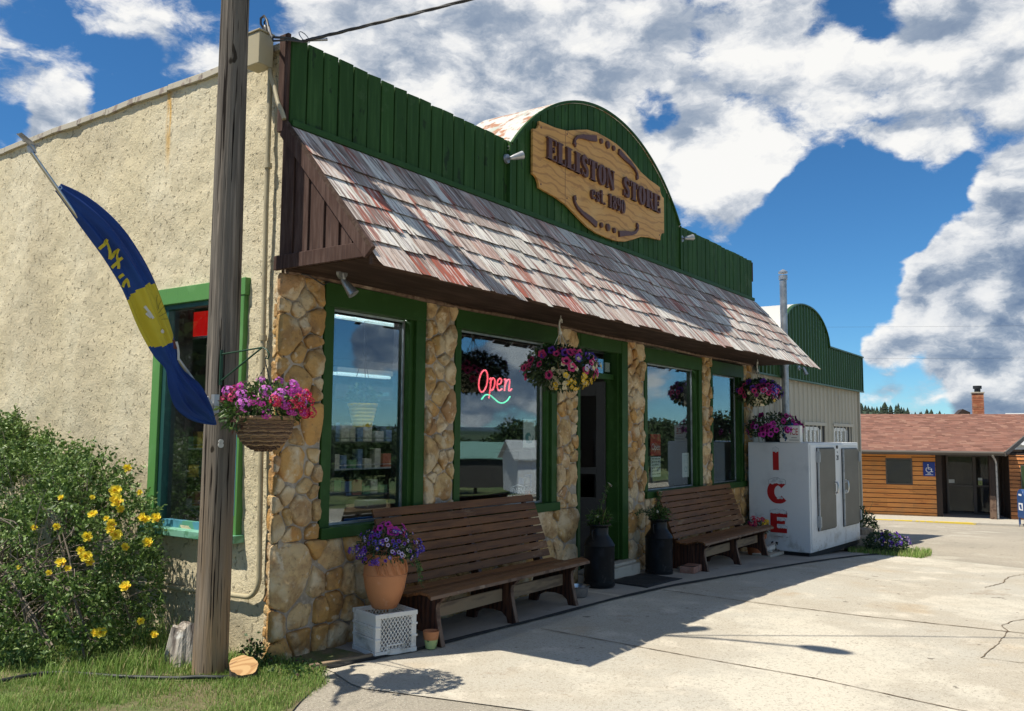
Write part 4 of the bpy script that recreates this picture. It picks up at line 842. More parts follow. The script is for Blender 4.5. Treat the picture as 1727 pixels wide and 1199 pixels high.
def cluster_mesh(name, r, m, n=16, fr=.32, m2='petal_white'):
    b = MB(); rr = random.Random(name)
    for i in range(n):
        d = Vector((rr.gauss(0, 1), rr.gauss(0, 1), abs(rr.gauss(0, .8))+.2)).normalized(); p = d*r*rr.uniform(.75, 1); s = r*fr
        a = d.cross(Vector((0, 0, 1))); a = a.normalized() if a.length > .05 else Vector((1, 0, 0)); c = d.cross(a)
        V = [p]
        for k in range(10):
            t = 2*math.pi*k/10; q = s*(1.05 if k % 2 == 0 else .62); V.append(p+a*math.cos(t)*q+c*math.sin(t)*q+d*s*.12)
        b.add(V, [(0, k+1, (k+1) % 10+1) for k in range(10)], 0, .5)
        V = [p+d*s*.1+(a*math.cos(2*math.pi*k/6)+c*math.sin(2*math.pi*k/6))*s*.2 for k in range(6)]; b.add(V, [tuple(range(6))], 1, .5)
    me = bpy.data.meshes.new(name); me.from_pydata(b.v, [], b.f); me.materials.append(MAT[m]); me.materials.append(MAT[m2]); me.polygons.foreach_set('material_index', b.m); me.update(); return me
FM = {}
for c_, th in (('pink', 'throat_dark'), ('violet', 'throat_dark'), ('magenta', 'throat_dark'), ('plum', 'throat_dark'), ('blueviolet', 'throat_light'), ('lilac', 'throat_dark'), ('yellow', 'throat_light'), ('pale', 'throat_light'), ('white', 'throat_light'), ('orchid', 'throat_dark'), ('red', 'throat_light')):
    FM[c_] = petunia_mesh('petunia_'+c_, 1.0, 'petal_'+c_, th)
CM = {c_: cluster_mesh('cluster_'+c_, 1.0, 'petal_'+c_, m2=m2) for c_, m2 in (('magenta', 'petal_lilac'), ('red', 'petal_pale'), ('orchid', 'petal_lilac'), ('pink', 'petal_pale'), ('blueviolet', 'petal_lilac'), ('violet', 'petal_lilac'), ('yellow', 'petal_yellow'))}
def put(mesh, name, parent, loc, d, s, rr):
    o = bpy.data.objects.new(name, mesh); col.objects.link(o); o.parent = parent; o.location = loc
    q = Vector(d).to_track_quat('Z', 'Y'); o.rotation_mode = 'QUATERNION'; o.rotation_quaternion = q @ Vector((0, 0, 1)).rotation_difference(Vector((rr.uniform(-.3, .3), rr.uniform(-.3, .3), 1))); o.scale = (s*rr.uniform(.8, 1.15),)*3; return o
def bloom(root, c, rad, spec, seed, up=-.45, vis=None):
    """spec: (mesh, count, size, zlo, zhi) with z in units of rad.z"""
    rr = random.Random(seed)
    for mesh, n, s, zlo, zhi, *az in spec:
        for i in range(n):
            for _ in range(50):
                z = rr.uniform(zlo, zhi); a = rr.uniform(0, 2*math.pi)
                if az: a = R(rr.uniform(*az[0]))
                elif rr.random() < .75: a = R(rr.uniform(150, 330))
                h = math.sqrt(max(0, 1-z*z)); d = Vector((h*math.cos(a), h*math.sin(a), z)); k = rr.uniform(.92, 1.06)
                break
            p = Vector((c[0]+d.x*rad[0]*k, c[1]+d.y*rad[1]*k, c[2]+d.z*rad[2]*k)); put(mesh, 'flower', root, p, (d.x, d.y, d.z*.5+.15), s, rr)
def foliage(root, c, rad, n, L_, W_, m='basket_leaf', lo_=.45, name='foliage', cutz=None):
    P, d = ell_pts(n, c, rad, lo_, 1.0)
    if cutz is not None:
        k = P[:, 2] > cutz; P, d = P[k], d[k]
    D = d+rng.normal(size=P.shape)*.6+np.array((0, 0, .15)); return leaves(name, P, D, L_, W_, m, root, local=True)

# pole basket
BX, BY = -.62, -.60
r = empty('hanging_flower_basket', (BX, BY, 1.58), label='wicker basket of magenta and red verbena hanging from the utility pole bracket', cat='hanging basket')
b = MB(); rr = random.Random(5)
for j in range(17):
    t = j/16; z = .205*t; rad = .185*math.sqrt(max(.02, 1-.93*(1-t)**2))
    pts = [(math.cos(a)*(rad+.004*((i+j) % 2*2-1)), math.sin(a)*(rad+.004*((i+j) % 2*2-1)), z+.003*math.sin(i*1.3+j)) for i, a in enumerate([2*math.pi*k/36 for k in range(36)])]
    b.tube(pts, .0078, 5, 0, rr.random(), closed=True)
for i in range(18):
    a = 2*math.pi*i/18; b.tube([(math.cos(a)*.182*math.sqrt(max(.02, 1-.93*(1-t)**2)), math.sin(a)*.182*math.sqrt(max(.02, 1-.93*(1-t)**2)), .205*t) for t in (0, .2, .4, .6, .8, 1)], .006, 5, 0, rr.random())
b.tube([(math.cos(a)*.187, math.sin(a)*.187, .212) for a in [2*math.pi*k/36 for k in range(36)]], .014, 6, 0, .9, closed=True)
b.lathe([(.001, .006), (.05, .008), (.12, .05), (.160, .11), (.178, .2), (.001, .2)], 24, m=0, r=.7, cap=False); P_('wicker_basket', b, 'wicker', r, local=True)
foliage(r, (0.02, 0, .31), (.27, .27, .13), 1500, .05, .016)
foliage(r, (-.12, .05, .25), (.17, .17, .12), 500, .045, .02)
bloom(r, (0.01, -.01, .30), (.27, .30, .155), [(CM['magenta'], 6, .040, -.1, .8, (140, 330)), (CM['orchid'], 9, .042, -.1, .9, (150, 300)), (CM['red'], 9, .042, -.3, .6, (225, 340)), (CM['orchid'], 4, .038, .3, 1, (0, 360)), (CM['pink'], 4, .036, .2, .6, (140, 200)), (CM['magenta'], 5, .036, -.5, .2, (220, 330)), (CM['red'], 3, .036, -.55, -.1, (250, 320))], 3)
b = MB()
for a in (20, 140, 260): 
    p, q = Vector((.18*math.cos(R(a)), .18*math.sin(R(a)), .21)), Vector((0, 0, .565)); n = 22
    for k in range(n):
        c0, c1 = p.lerp(q, k/n), p.lerp(q, (k+.8)/n); b.bar(c0, c1, .008 if k % 2 else .003, .003 if k % 2 else .008)
b.tube([(0, 0, .56), (0, .012, .60), (0, -.004, .625)], .0035, 5); P_('chain', b, 'black_metal', r, local=True)

# utility pole with bracket and street lamp
up_ = empty('utility_pole', (-.45, .10, -.1), label='weathered grey wooden utility pole rising past the stucco wall', cat='utility pole')
b = MB(); V = []; F = []; n = 28; zs = steps(-.1, 7.3, 110)
for z in zs:
    rad = lerp(.121, .096, min(1, z/6.5)); 
    for k in range(n):
        a = 2*math.pi*k/n; q = rad*(1+.022*mnoise.noise(Vector((math.cos(a)*2.2, math.sin(a)*2.2, z*.5)))+.02*mnoise.noise(Vector((math.cos(a)*7, math.sin(a)*7, z*.35)))); V.append((-.45+q*math.cos(a)+.006*math.sin(z*.9), .10+q*math.sin(a), z))
for j in range(len(zs)-1):
    for k in range(n): F.append((j*n+k, j*n+(k+1) % n, (j+1)*n+(k+1) % n, (j+1)*n+k))
F.append(tuple((len(zs)-1)*n+k for k in range(n))); b.add(V, F, 0, .5); P_('shaft', b, 'pole_wood', up_, smooth=60)
br = Vector((-.535, -.0, 2.26)); e_ = Vector((-.60, -.53, 2.265))
b = MB(); b.bar((-.525, .005, 2.03), (-.525, .005, 2.28), .022, .008, up=(0, 1, 0)); b.tube([(-.525, 0, 2.25), e_], .006, 6); b.tube([(-.525, 0, 2.06), e_], .006, 6)
b.tube([e_, e_+Vector((0, -.02, -.005)), e_+Vector((0, -.05, -.02)), e_+Vector((0, -.075, -.05)), e_+Vector((0, -.06, -.08)), e_+Vector((0, -.035, -.07))], .005, 6); P_('basket_bracket', b, 'wire_green', up_, smooth=60)
b = MB(); b.tube([(-.45, 0, 6.3), (-.44, -.3, 6.65), (-.42, -.7, 6.85), (-.40, -.95, 6.93)], .025, 8); P_('lamp_arm', b, 'galv', up_, smooth=60)
b = MB(); b.lathe([(.02, .0), (.09, .02), (.11, .06), (.06, .10), (.02, .11)], 16, c=(-.39, -1.12, 6.88), sy=2.0); P_('lamp_head', b, 'galv', up_, smooth=60)
b = MB(); b.tube([(-.515, -.01, 1.63), (-.522, -.024, 1.63)], .017, 12); b.tube([(-.515, -.01, 1.605), (-.522, -.024, 1.605)], .019, 12); P_('metal_tag', b, 'white_metal_roof', up_, smooth=40)

# flag on an angled staff
fl = empty('flag', (-.585, -.0, 1.86), label='blue flag with a yellow seal drooping along an angled staff fixed to the utility pole', cat='flag')
A_, B_ = Vector((-.585, -.01, 1.86)), Vector((-1.93, -.04, 3.33))
b = MB(); b.tube([A_, B_], .0115, 10); P_('staff', b, 'steel', fl, smooth=60)
b = MB(); b.box(-.60, -.56, -.035, .0, 1.83, 1.96); b.tube([A_-(B_-A_).normalized()*.02, A_+(B_-A_).normalized()*.10], .019, 10); P_('staff_bracket', b, 'galv', fl, smooth=40)
b = MB(); t_ = B_; b.tube([t_, t_+Vector((-.012, 0, .02)), t_+Vector((-.02, 0, .035))], [.018, .014, .010], 8)
body = [t_+Vector((.025, 0, .0)), t_+Vector((-.0, 0, .035)), t_+Vector((-.03, 0, .06)), t_+Vector((-.055, 0, .055))]; b.tube(body, [.006, .016, .012, .004], 8)
for s_ in (-1, 1):
    b.add([t_+Vector((-.02, 0, .04)), t_+Vector((.01, s_*.02, .05)), t_+Vector((.075*s_-.01, s_*.05, .085)), t_+Vector((.10*s_-.02, s_*.06, .065)), t_+Vector((-.03+.03*s_, s_*.03, .045))], [(0, 1, 2, 3, 4), (4, 3, 2, 1, 0)])
P_('eagle_finial', b, 'galv', fl, smooth=50)
CL = [(-1.755, 3.165, .028), (-1.60, 3.065, .075), (-1.43, 2.91, .112), (-1.24, 2.68, .125), (-1.11, 2.44, .118), (-1.01, 2.24, .085), (-.955, 2.13, .048), (-.895, 2.03, .080), (-.82, 1.94, .108), (-.74, 1.86, .090), (-.67, 1.80, .052), (-.605, 1.75, .006)]
def clp(t):
    f = t*(len(CL)-1); i = min(int(f), len(CL)-2); f -= i
    p = [CL[max(i-1, 0)], CL[i], CL[i+1], CL[min(i+2, len(CL)-1)]]
    return [.5*((2*p[1][k])+(-p[0][k]+p[2][k])*f+(2*p[0][k]-5*p[1][k]+4*p[2][k]-p[3][k])*f*f+(-p[0][k]+3*p[1][k]-3*p[2][k]+p[3][k])*f**3) for k in range(3)]
def fsurf(t, v):      # t along the droop, v in -1..1 across; lower-left edge is v=-1
    x, z, w = clp(t); x2, z2, _ = clp(min(1, t+.01)); x1, z1, _ = clp(max(0, t-.01)); d = Vector((x2-x1, z2-z1)).normalized(); nn = Vector((-d.y, d.x))*(-1)
    dep = w*(.50*math.cos(v*2.6+.5*math.sin(t*5))+.20*math.sin(v*7.5+t*9)+.10*math.sin(v*15-t*13+1)+.12*math.sin(t*14+v*1.3)) * min(1, t*6+.25)
    w *= 1.10; return Vector((x-nn.x*w*v, -.022-.050*min(1, t*5)-dep*.62, z-nn.y*w*v))
def sealcol(t, v):
    c = ((t-.365)/.075)
    if abs(c) < 1 and (c*c+((v-.05)/1.7)**2) < 1: return 1
    return 0
nt_, nv_ = 230, 46; b = MB(); V = [fsurf(i/nt_, -1+2*j/nv_) for i in range(nt_+1) for j in range(nv_+1)]
b.v = [tuple(q) for q in V]
for i in range(nt_):
    for j in range(nv_):
        b.f.append((i*(nv_+1)+j, i*(nv_+1)+j+1, (i+1)*(nv_+1)+j+1, (i+1)*(nv_+1)+j)); b.m.append(sealcol((i+.5)/nt_, -1+2*(j+.5)/nv_)); b.r.append(.5)
cl = P_('cloth', b, ['flag_blue', 'flag_yellow'], fl, smooth=80)
md = cl.modifiers.new('solid', 'SOLIDIFY'); md.thickness = .003; md.offset = 0
def onflag(name, strokes, m, w, off=.006):
    b = MB()
    for st in strokes:
        P = []
        for (t0, v0), (t1, v1) in zip(st, st[1:]): P += [(lerp(t0, t1, k/8), lerp(v0, v1, k/8)) for k in range(8)]
        P.append(st[-1]); pts = [fsurf(t, v)+Vector((0, -off, 0)) for t, v in P]; V = []; F = []
        for i, p in enumerate(pts):
            d = (pts[min(i+1, len(pts)-1)]-pts[max(i-1, 0)]).normalized(); s_ = d.cross(Vector((0, -1, 0))).normalized()*w/2; V += [p+s_, p-s_]
            if i: F.append((2*i-2, 2*i-1, 2*i+1, 2*i))
        b.add(V, F, 0, .5)
    P_(name, b, m, cl)
onflag('lettering', [[(.185, -.95), (.178, -.35)], [(.178, -.35), (.212, -.80)], [(.212, -.80), (.205, -.25)], [(.205, -.25), (.236, -.70)], [(.228, -.95), (.222, -.30)], [(.252, -.92), (.250, -.62)], [(.272, -.97), (.262, -.60), (.280, -.64)]], 'flag_yellow', .020)
onflag('seal_rays', [[(.345, .30), (.320, .62)], [(.350, .28), (.332, .74)], [(.357, .26), (.347, .84)], [(.365, .26), (.364, .86)], [(.373, .30), (.380, .80)]], 'flag_line', .003)
onflag('seal_clouds', [[(.330, -.40), (.345, -.30), (.362, -.25)], [(.345, -.45), (.358, -.33)], [(.395, -.1), (.405, .0)]], 'flag_white', .022)
onflag('flag_reverse', [[(.435, .70), (.462, .45)]], 'flag_brown', .026, .012)
onflag('heading_tape', [[(.445, .98), (.48, .97), (.525, .85)]], 'flag_white', .018, .02)
b = MB(); b.tube([fsurf(.005, 0)+Vector((.01*math.cos(a), -.01, .01*math.sin(a))) for a in [k*math.pi/5 for k in range(10)]], .0035, 5, closed=True); P_('grommet', b, 'steel', fl)

# ------------------------------------------------------------------ hooks and hanging petunias under the awning
def hanging(loc, label, seed, spec, potm='cream_plastic', rx=.40, rz=.24, group='petunia baskets hanging under the awning', top=2.94):
    r = empty('hanging_flower_basket', loc, label=label, cat='hanging basket', group=group)
    b = MB(); b.lathe([(.001, -.20), (.10, -.20), (.13, -.16), (.175, -.03), (.185, -.025), (.185, -.0), (.16, -.01), (.001, -.02)], 28, cap=False); P_('pot', b, potm, r, local=True, smooth=40)
    foliage(r, (0, 0, .03), (rx*.95, rx*.95, rz*.95), 2300, .05, .028, 'dark_leaf', .35, cutz=-.2)
    bloom(r, (0, 0, .03), (rx, rx, rz), spec, seed)
    H = top-loc[2]; hz = H-.20; b = MB()
    for a in (30, 120, 210, 300): b.tube([(.18*math.cos(R(a)), .18*math.sin(R(a)), 0), (.012*math.cos(R(a)), .012*math.sin(R(a)), hz)], .0035, 5)
    b.bar((0, 0, hz-.01), (0, 0, hz+.03), .05, .012, up=(0, 1, 0)); P_('hanger_wires', b, 'white_plastic', r, local=True)
    b = MB(); b.tube([(0, 0, hz+.02), (-.015, 0, hz+.05), (-.022, 0, hz+.09), (-.012, 0, hz+.14), (.01, 0, hz+.165), (.028, 0, hz+.15), (.03, 0, hz+.12)], [.011, .011, .010, .009, .008, .007, .007], 8); b.tube([(.008, 0, hz+.16), (.008, 0, H+.02)], .004, 6); P_('hook', b, 'white_plastic', r, local=True, smooth=60)
    return r
hanging((3.24, -.50, 2.36), 'hanging basket of pink, violet and yellow petunias above the left bench, white hook', 21,
    [(FM['pink'], 14, .042, -.6, .5, (130, 230)), (FM['pink'], 7, .038, -.4, .3, (250, 290)), (FM['violet'], 9, .044, .1, .8), (FM['lilac'], 4, .036, -.2, .3), (FM['yellow'], 30, .026, -.95, -.35, (190, 330)), (FM['pale'], 22, .024, -.8, .4, (200, 330)), (FM['yellow'], 14, .028, -.75, .1, (285, 330)), (FM['blueviolet'], 6, .042, .1, .7, (290, 340)), (FM['pink'], 5, .04, .4, .9, (170, 250))])
hanging((9.26, -.50, 2.38), 'hanging basket of purple and pink petunias in a cream pot above the ice freezer', 22,
    [(FM['violet'], 20, .046, -.5, .8), (FM['blueviolet'], 10, .044, -.4, .5, (230, 320)), (FM['pink'], 12, .044, -.4, .7, (150, 260)), (FM['lilac'], 6, .036, -.5, .3), (FM['pale'], 5, .03, -.7, -.1), (FM['yellow'], 6, .028, -.8, -.4, (250, 320)), (FM['plum'], 10, .042, -.5, .6)], rx=.37, rz=.22)

# ------------------------------------------------------------------ bench prototype
def bench(loc, label, sx=1.0):
    g = 'slatted wooden benches along the store front'
    r = empty('bench', loc, label=label, cat='bench', group=g); L2 = 1.2*sx
    prof = [(.40, .435), (.64, 1.055)]
    rr = random.Random(int(loc[0]*10)); d = Vector((0, .64-.40, 1.055-.435)).normalized(); nb = Vector((0, -d.z, d.y)); tot = math.hypot(.24, .62); sw_ = tot/8
    for k in range(8):
        p = Vector((0, .405, .44))+d*(k*sw_+.006); q = Vector((0, .405, .44))+d*((k+1)*sw_-.006); b = MB()
        w2 = nb*.020; j = rr.uniform(-.004, .004)
        b.hexa([(-L2+j, p.y, p.z), (L2+j, p.y, p.z), (L2+j, p.y-w2.y, p.z-w2.z), (-L2+j, p.y-w2.y, p.z-w2.z), (-L2+j, q.y, q.z), (L2+j, q.y, q.z), (L2+j, q.y-w2.y, q.z-w2.z), (-L2+j, q.y-w2.y, q.z-w2.z)])
        P_('back_slat', b, 'bench_slat', r, local=True, bevel=.004)
    # dipped seat
    sp = [(.395, .425), (.315, .405), (.235, .405), (.155, .425), (.075, .445), (.0, .440), (-.035, .420)]
    for (y0, z0), (y1, z1) in zip(sp, sp[1:]):
        b = MB(); e = .004 if abs(y1-y0) > .05 else 0; w_ = .022 if y1 > -.03 else .03; ex = .0 if y1 > .0 else .035
        b.hexa([(-L2-ex, y1+e, z1-w_), (L2+ex, y1+e, z1-w_), (L2+ex, y0-e, z0-w_), (-L2-ex, y0-e, z0-w_), (-L2-ex, y1+e, z1), (L2+ex, y1+e, z1), (L2+ex, y0-e, z0), (-L2-ex, y0-e, z0)])
        P_('seat_slat', b, 'bench_slat' if y1 > 0 else 'bench_slat', r, local=True, bevel=.005)
    b = MB(); b.box(-L2-.037, L2+.037, -.0395, -.036, .392, .418); P_('worn_front_edge', b, 'worn_edge', r, local=True)
    for xs in (-L2+.16, 0, L2-.16):
        poly = [(-.015, .385), (.02, .345), (.045, .335), (.055, .30), (.050, .24), (.035, .16), (.005, .05), (-.01, .0), (.085, .0), (.10, .05), (.15, .09), (.24, .105), (.36, .10), (.44, .06), (.46, .0), (.56, .0), (.55, .06), (.52, .14), (.50, .24), (.49, .36), (.53, .50), (.60, .72), (.655, .95), (.675, 1.04), (.650, 1.045), (.55, .79), (.47, .60), (.432, .475), (.412, .418), (.30, .380), (.15, .395), (.05, .415)]
        b = MB(); b.prism([(y, z) for y, z in poly], lambda u, v, w: (w, u, v), xs-.024, xs+.024); P_('support', b, 'bench_side', r, local=True, bevel=.004)
        b = MB(); fr = [(-.015, .385), (.02, .345), (.045, .335), (.055, .30), (.050, .24), (.035, .16), (.005, .05), (-.01, .0)]
        for (y0, z0), (y1, z1) in zip(fr, fr[1:]): b.hexa([(xs-.022, y1-.004, z1), (xs+.022, y1-.004, z1), (xs+.022, y1+.001, z1), (xs-.022, y1+.001, z1), (xs-.022, y0-.004, z0), (xs+.022, y0-.004, z0), (xs+.022, y0+.001, z0), (xs-.022, y0+.001, z0)])
        P_('support_edge', b, 'worn_edge', r, local=True)
    b = MB(); b.box(-L2+.19, -.03, .14, .165, .19, .30); b.box(.03, L2-.19, .14, .165, .19, .30); P_('stretcher', b, 'plank', r, local=True, bevel=.004)
    b = MB()
    for k in range(8):
        for xs in (-L2+.16, 0, L2-.16):
            c = Vector((xs, .405, .44))+d*((k+.5)*sw_)+nb*.0205*1
            for s_ in (-.02, .02): cc = c+d*s_; b.tube([cc, cc+nb*.002], .004, 6)
    P_('screws', b, 'dark', r, local=True)
    return r
bench((2.14, -.735, 0.012), 'long slatted wooden bench below the window with the neon Open sign')
bench((7.62, -.775, gz(7.6)+.012), 'slatted wooden bench beside the white ice freezer, behind a loose brick', 1.09)

# milk cans with plants
def milk_can(loc, label, seed, stem):
    r = empty('milk_can_planter', loc, label=label, cat='milk can', group='black milk cans either side of the door')
    b = MB(); b.lathe([(.001, .0), (.172, .0), (.176, .01), (.176, .045), (.168, .05), (.168, .075), (.172, .08), (.172, .44), (.178, .45), (.172, .462), (.150, .50), (.110, .555), (.104, .57), (.104, .645), (.115, .66), (.135, .675), (.135, .685), (.112, .675), (.095, .65), (.001, .64)], 40, cap=False); P_('can', b, 'can_black', r, local=True, smooth=35)
    b = MB()
    for s_ in (-1, 1): b.tube([(s_*.105, 0, .62), (s_*.16, 0, .625), (s_*.17, 0, .58), (s_*.15, 0, .51)], .010, 6)
    P_('handles', b, 'can_black', r, local=True, smooth=60)
    N_ = 260; P = np.zeros((N_, 3)); P[:, :2] = rng.normal(size=(N_, 2))*.04; P[:, 2] = .66; D = rng.normal(size=(N_, 3))*np.array((.8, .8, .25))+np.array((0, 0, .75))
    b = MB(); rr = random.Random(seed)
    for i in range(70):
        a = rr.uniform(0, 6.28); el = rr.uniform(.4, 1.4); Lh = rr.uniform(.14, .27); pts = []; p = Vector((rr.uniform(-.07, .07), rr.uniform(-.07, .07), .65)); d = Vector((math.cos(a)*math.cos(el), math.sin(a)*math.cos(el), math.sin(el)))
        V = []; F = []; sd = d.cross(Vector((0, 0, 1))).normalized()
        for k in range(7):
            w = .007*(1-(k/6)**2)+.0008; V += [p+sd*w, p-sd*w]
            if k: F.append((2*k-2, 2*k-1, 2*k+1, 2*k))
            p = p+d*Lh/6; d = (d+Vector((0, 0, -.16))).normalized()
        b.add(V, F, 0, rr.random())
    P_('grassy_leaves', b, 'basket_leaf', r, local=True)
    foliage(r, (0, 0, .74), (.14, .14, .10), 420, .04, .02, 'basket_leaf', .1, name='foliage')
    sx, sy, sz = stem; pts = [Vector((0, 0, .66)).lerp(Vector((sx, sy, sz)), t)+Vector((0, 0, .05*math.sin(t*3.1)))-Vector((.05*math.sin(t*3.1), 0, 0)) for t in steps(0, 1, 10)]
    b = MB(); b.tube(pts, [.004]*6+[.003]*5, 5); P_('tall_stem', b, 'stem_green', r, local=True)
    PP = np.array([list(pts[rr.randrange(1, 10)]) for _ in range(110)])+rng.normal(size=(110, 3))*.008; leaves('stem_leaves', PP, rng.normal(size=(110, 3))+np.array((0, 0, .3)), .05, .012, 'basket_leaf', r, local=True)
    put(CM['orchid'] if 0 else FM['white'], 'flower', r, pts[-1], (.2, -.4, 1), .028, rr); put(FM['white'], 'flower', r, pts[-1]+Vector((.01, 0, -.012)), (.6, -.4, .6), .022, rr)
    put(FM['white'], 'flower', r, (-.10, -.03, .78), (-.4, -.5, .4), .018, rr)
    return r
milk_can((4.33, -.35, .012), 'black milk can planter left of the doorway, beside a steel bowl', 41, (.22, -.02, 1.12))
mc = milk_can((5.86, -.36, gz(5.9)+.012), 'black milk can planter right of the doorway, next to the loose brick', 43, (.06, 0, 1.02))
b = MB(); rr = random.Random(8)
for k in range(5):
    p = Vector((-.02, 0, .66)); d = Vector((rr.uniform(-1, -.4), rr.uniform(-.3, .3), .8)).normalized(); pts = [p]
    for i in range(10): p = p+d*.05; d = (d+Vector((-.05, 0, -.10))).normalized(); pts.append(p)
    b.tube(pts, .0025, 4)
    PPs = np.array([list(pts[rr.randrange(3, 11)]) for _ in range(26)])+rng.normal(size=(26, 3))*.015; leaves('trailing_leaves', PPs, rng.normal(size=(26, 3)), .028, .016, 'dark_leaf', mc, local=True)
P_('trailing_stems', b, 'stem_green', mc, local=True)

# milk crate
r = empty('milk_crate', (.52, -.56, .015), R(-17), label='white plastic milk crate with diamond lattice sides under the terracotta urn', cat='crate')
w, h, t = .36, .315, .012; b = MB()
for z0, z1, o_ in ((.115, .132, .007), (.205, .222, .007)):
    b.box(-o_, t, .0, w, z0, z1); b.box(-o_, .045, -o_, .0, z0, z1); b.box(w-.045, w+o_, -o_, .0, z0, z1)
for z0, z1, o_ in ((0, .035, .004), (.28, .315, .006)):
    b.box(-o_, w+o_, -o_, t, z0, z1); b.box(-o_, w+o_, w-t, w+o_, z0, z1); b.box(-o_, t, t, w-t, z0, z1); b.box(w-t, w+o_, t, w-t, z0, z1)
for x in (0, w-.045): b.box(x, x+.045, .001, .010, .036, .28); b.box(x, x+.045, w-.010, w-.001, .036, .28)
for y in (.0, w-.045): b.box(.001, .010, y+.012, y+.045, .036, .28); b.box(w-.010, w-.001, y+.0, y+.033, .036, .28)
P_('frame', b, 'crate_white', r, local=True, bevel=.003)
def lattice(b, fn, u0, u1, v0, v1, sp, wd, dep):
    for sgn in (1, -1):
        k = -20
        while k < 40:
            c = k*sp; k += 1; pts = []
            # line v-v0 = 1.45*sgn*(u-u0) + c
            S_ = 1.45*sgn
            cand = []
            for u in (u0, u1):
                v = v0+S_*(u-u0)+c
                if v0 <= v <= v1: cand.append((u, v))
            for v in (v0, v1):
                u = u0+(v-v0-c)/S_
                if u0 < u < u1: cand.append((u, v))
            if len(cand) >= 2 and math.hypot(cand[0][0]-cand[1][0], cand[0][1]-cand[1][1]) > .01:
                p, q = fn(*cand[0], (sgn+1)*.0006), fn(*cand[1], (sgn+1)*.0006); b.bar(p, q, wd, wd)
b = MB(); lattice(b, lambda u, v, o: (u, .006+o, v), .045, w-.045, .036, .28, .044, .0055, .006); P_('front_lattice', b, 'crate_white', r, local=True)
b = MB(); lattice(b, lambda u, v, o: (w-.006-o, u, v), .045, w-.045, .036, .28, .044, .0055, .006); lattice(b, lambda u, v, o: (u, w-.006-o, v), .045, w-.045, .036, .28, .044, .0055, .006); P_('lattice', b, 'crate_white', r, local=True)
b = MB(); b.box(.003, .008, .046, w-.046, .04, .11); b.box(.003, .008, .046, w-.046, .225, .28); lattice(b, lambda u, v, o: (.006+o, u, v), .045, w-.045, .136, .205, .03, .007, .006); lattice(b, lambda u, v, o: (.0035, u, v), .045, w-.045, .05, .115, .03, .004, .006); P_('side_panel', b, 'crate_white', r, local=True)
b = MB(); pts = [(.10, .045), (.11, .075), (.25, .075), (.26, .045), (.245, .038), (.115, .038)]; b.tube([(u, .004, v) for u, v in pts], .006, 6, closed=True); P_('hand_hold', b, 'crate_white', r, local=True)
b = MB(); b.box(.012, w-.012, .012, w-.012, .012, .02); P_('base', b, 'crate_white', r, local=True)
# urn with lobelia
UX, UY, UZ = .76, -.42, .335
r = empty('flower_urn', (UX, UY, UZ), label='tall terracotta urn of purple lobelia and petunias standing on the milk crate', cat='flower pot')
b = MB(); b.lathe([(.001, 0), (.095, 0), (.10, .008), (.125, .06), (.155, .15), (.170, .24), (.1705, .252), (.174, .254), (.174, .262), (.170, .264), (.168, .30), (.160, .37), (.152, .405), (.153, .42), (.140, .42), (.138, .39), (.001, .38)], 48, cap=False); P_('urn', b, 'terracotta', r, local=True, smooth=35)
b = MB()
for a0 in (205, 225, 248, 272, 300):
    for k in range(5):
        b.tube([((.1765-.01*((q-.5)**2)*2)*math.cos(R(a0+k*3.2-q*14*(1 if k % 2 == 0 else .6))), (.1765-.01*((q-.5)**2)*2)*math.sin(R(a0+k*3.2-q*14*(1 if k % 2 == 0 else .6))), .27+q*.11*(1-k*.12)) for q in steps(0, 1, 5)], .0032, 4)
P_('leaf_relief', b, 'terracotta', r, local=True, smooth=60)
foliage(r, (0, 0, .47), (.24, .24, .16), 1700, .032, .012, 'dark_leaf', .3, cutz=.34)
bloom(r, (0, 0, .47), (.27, .27, .17), [(FM['blueviolet'], 42, .014, -.5, .9), (FM['violet'], 30, .015, -.6, .7), (CM['blueviolet'], 10, .03, -.5, .5), (CM['violet'], 6, .032, -.7, .2, (150, 215)), (FM['lilac'], 12, .017, -.2, .6)], 9)
bloom(r, (.03, 0, .56), (.13, .13, .12), [(FM['magenta'], 7, .034, .0, .9), (FM['pink'], 3, .03, 0, .9)], 10)
b = MB(); rr = random.Random(6); VP = []
for k in range(7):
    a = R(rr.uniform(250, 330)); p = Vector((.13*math.cos(a), .13*math.sin(a), .43)); d = Vector((math.cos(a), math.sin(a), .3)); pts = [p]
    for i in range(rr.choice([5, 7, 14, 16])): p = p+d*.022; d = (d*.85+Vector((0, 0, -.25))).normalized(); pts.append(p); VP.append(list(p))
    b.tube(pts, .002, 4)
P_('trailing_stems', b, 'stem_green', r, local=True)
VP = np.array(VP+VP[:30]); leaves('trailing_leaves', VP, rng.normal(size=VP.shape)+np.array((.3, -.5, .1)), .035, .022, 'basket_leaf', r, local=True)
bloom(r, (.05, -.10, .43), (.11, .10, .07), [(FM['white'], 7, .017, -.4, .8, (240, 320))], 12)
# small pot
r = empty('small_flower_pot', (1.0, -.70, .015), label='tiny terracotta pot with a lime painted band at the foot of the left bench', cat='flower pot')
b = MB(); b.lathe([(.001, 0), (.040, 0), (.044, .01), (.054, .068), (.0545, .070)], 28, cap=False); P_('painted_band', b, 'lime_band', r, local=True, smooth=40)
b = MB(); b.lathe([(.0546, .070), (.057, .074), (.064, .125), (.066, .135), (.060, .135), (.055, .10), (.001, .09)], 28, cap=False); P_('rim', b, 'terracotta', r, local=True, smooth=40)
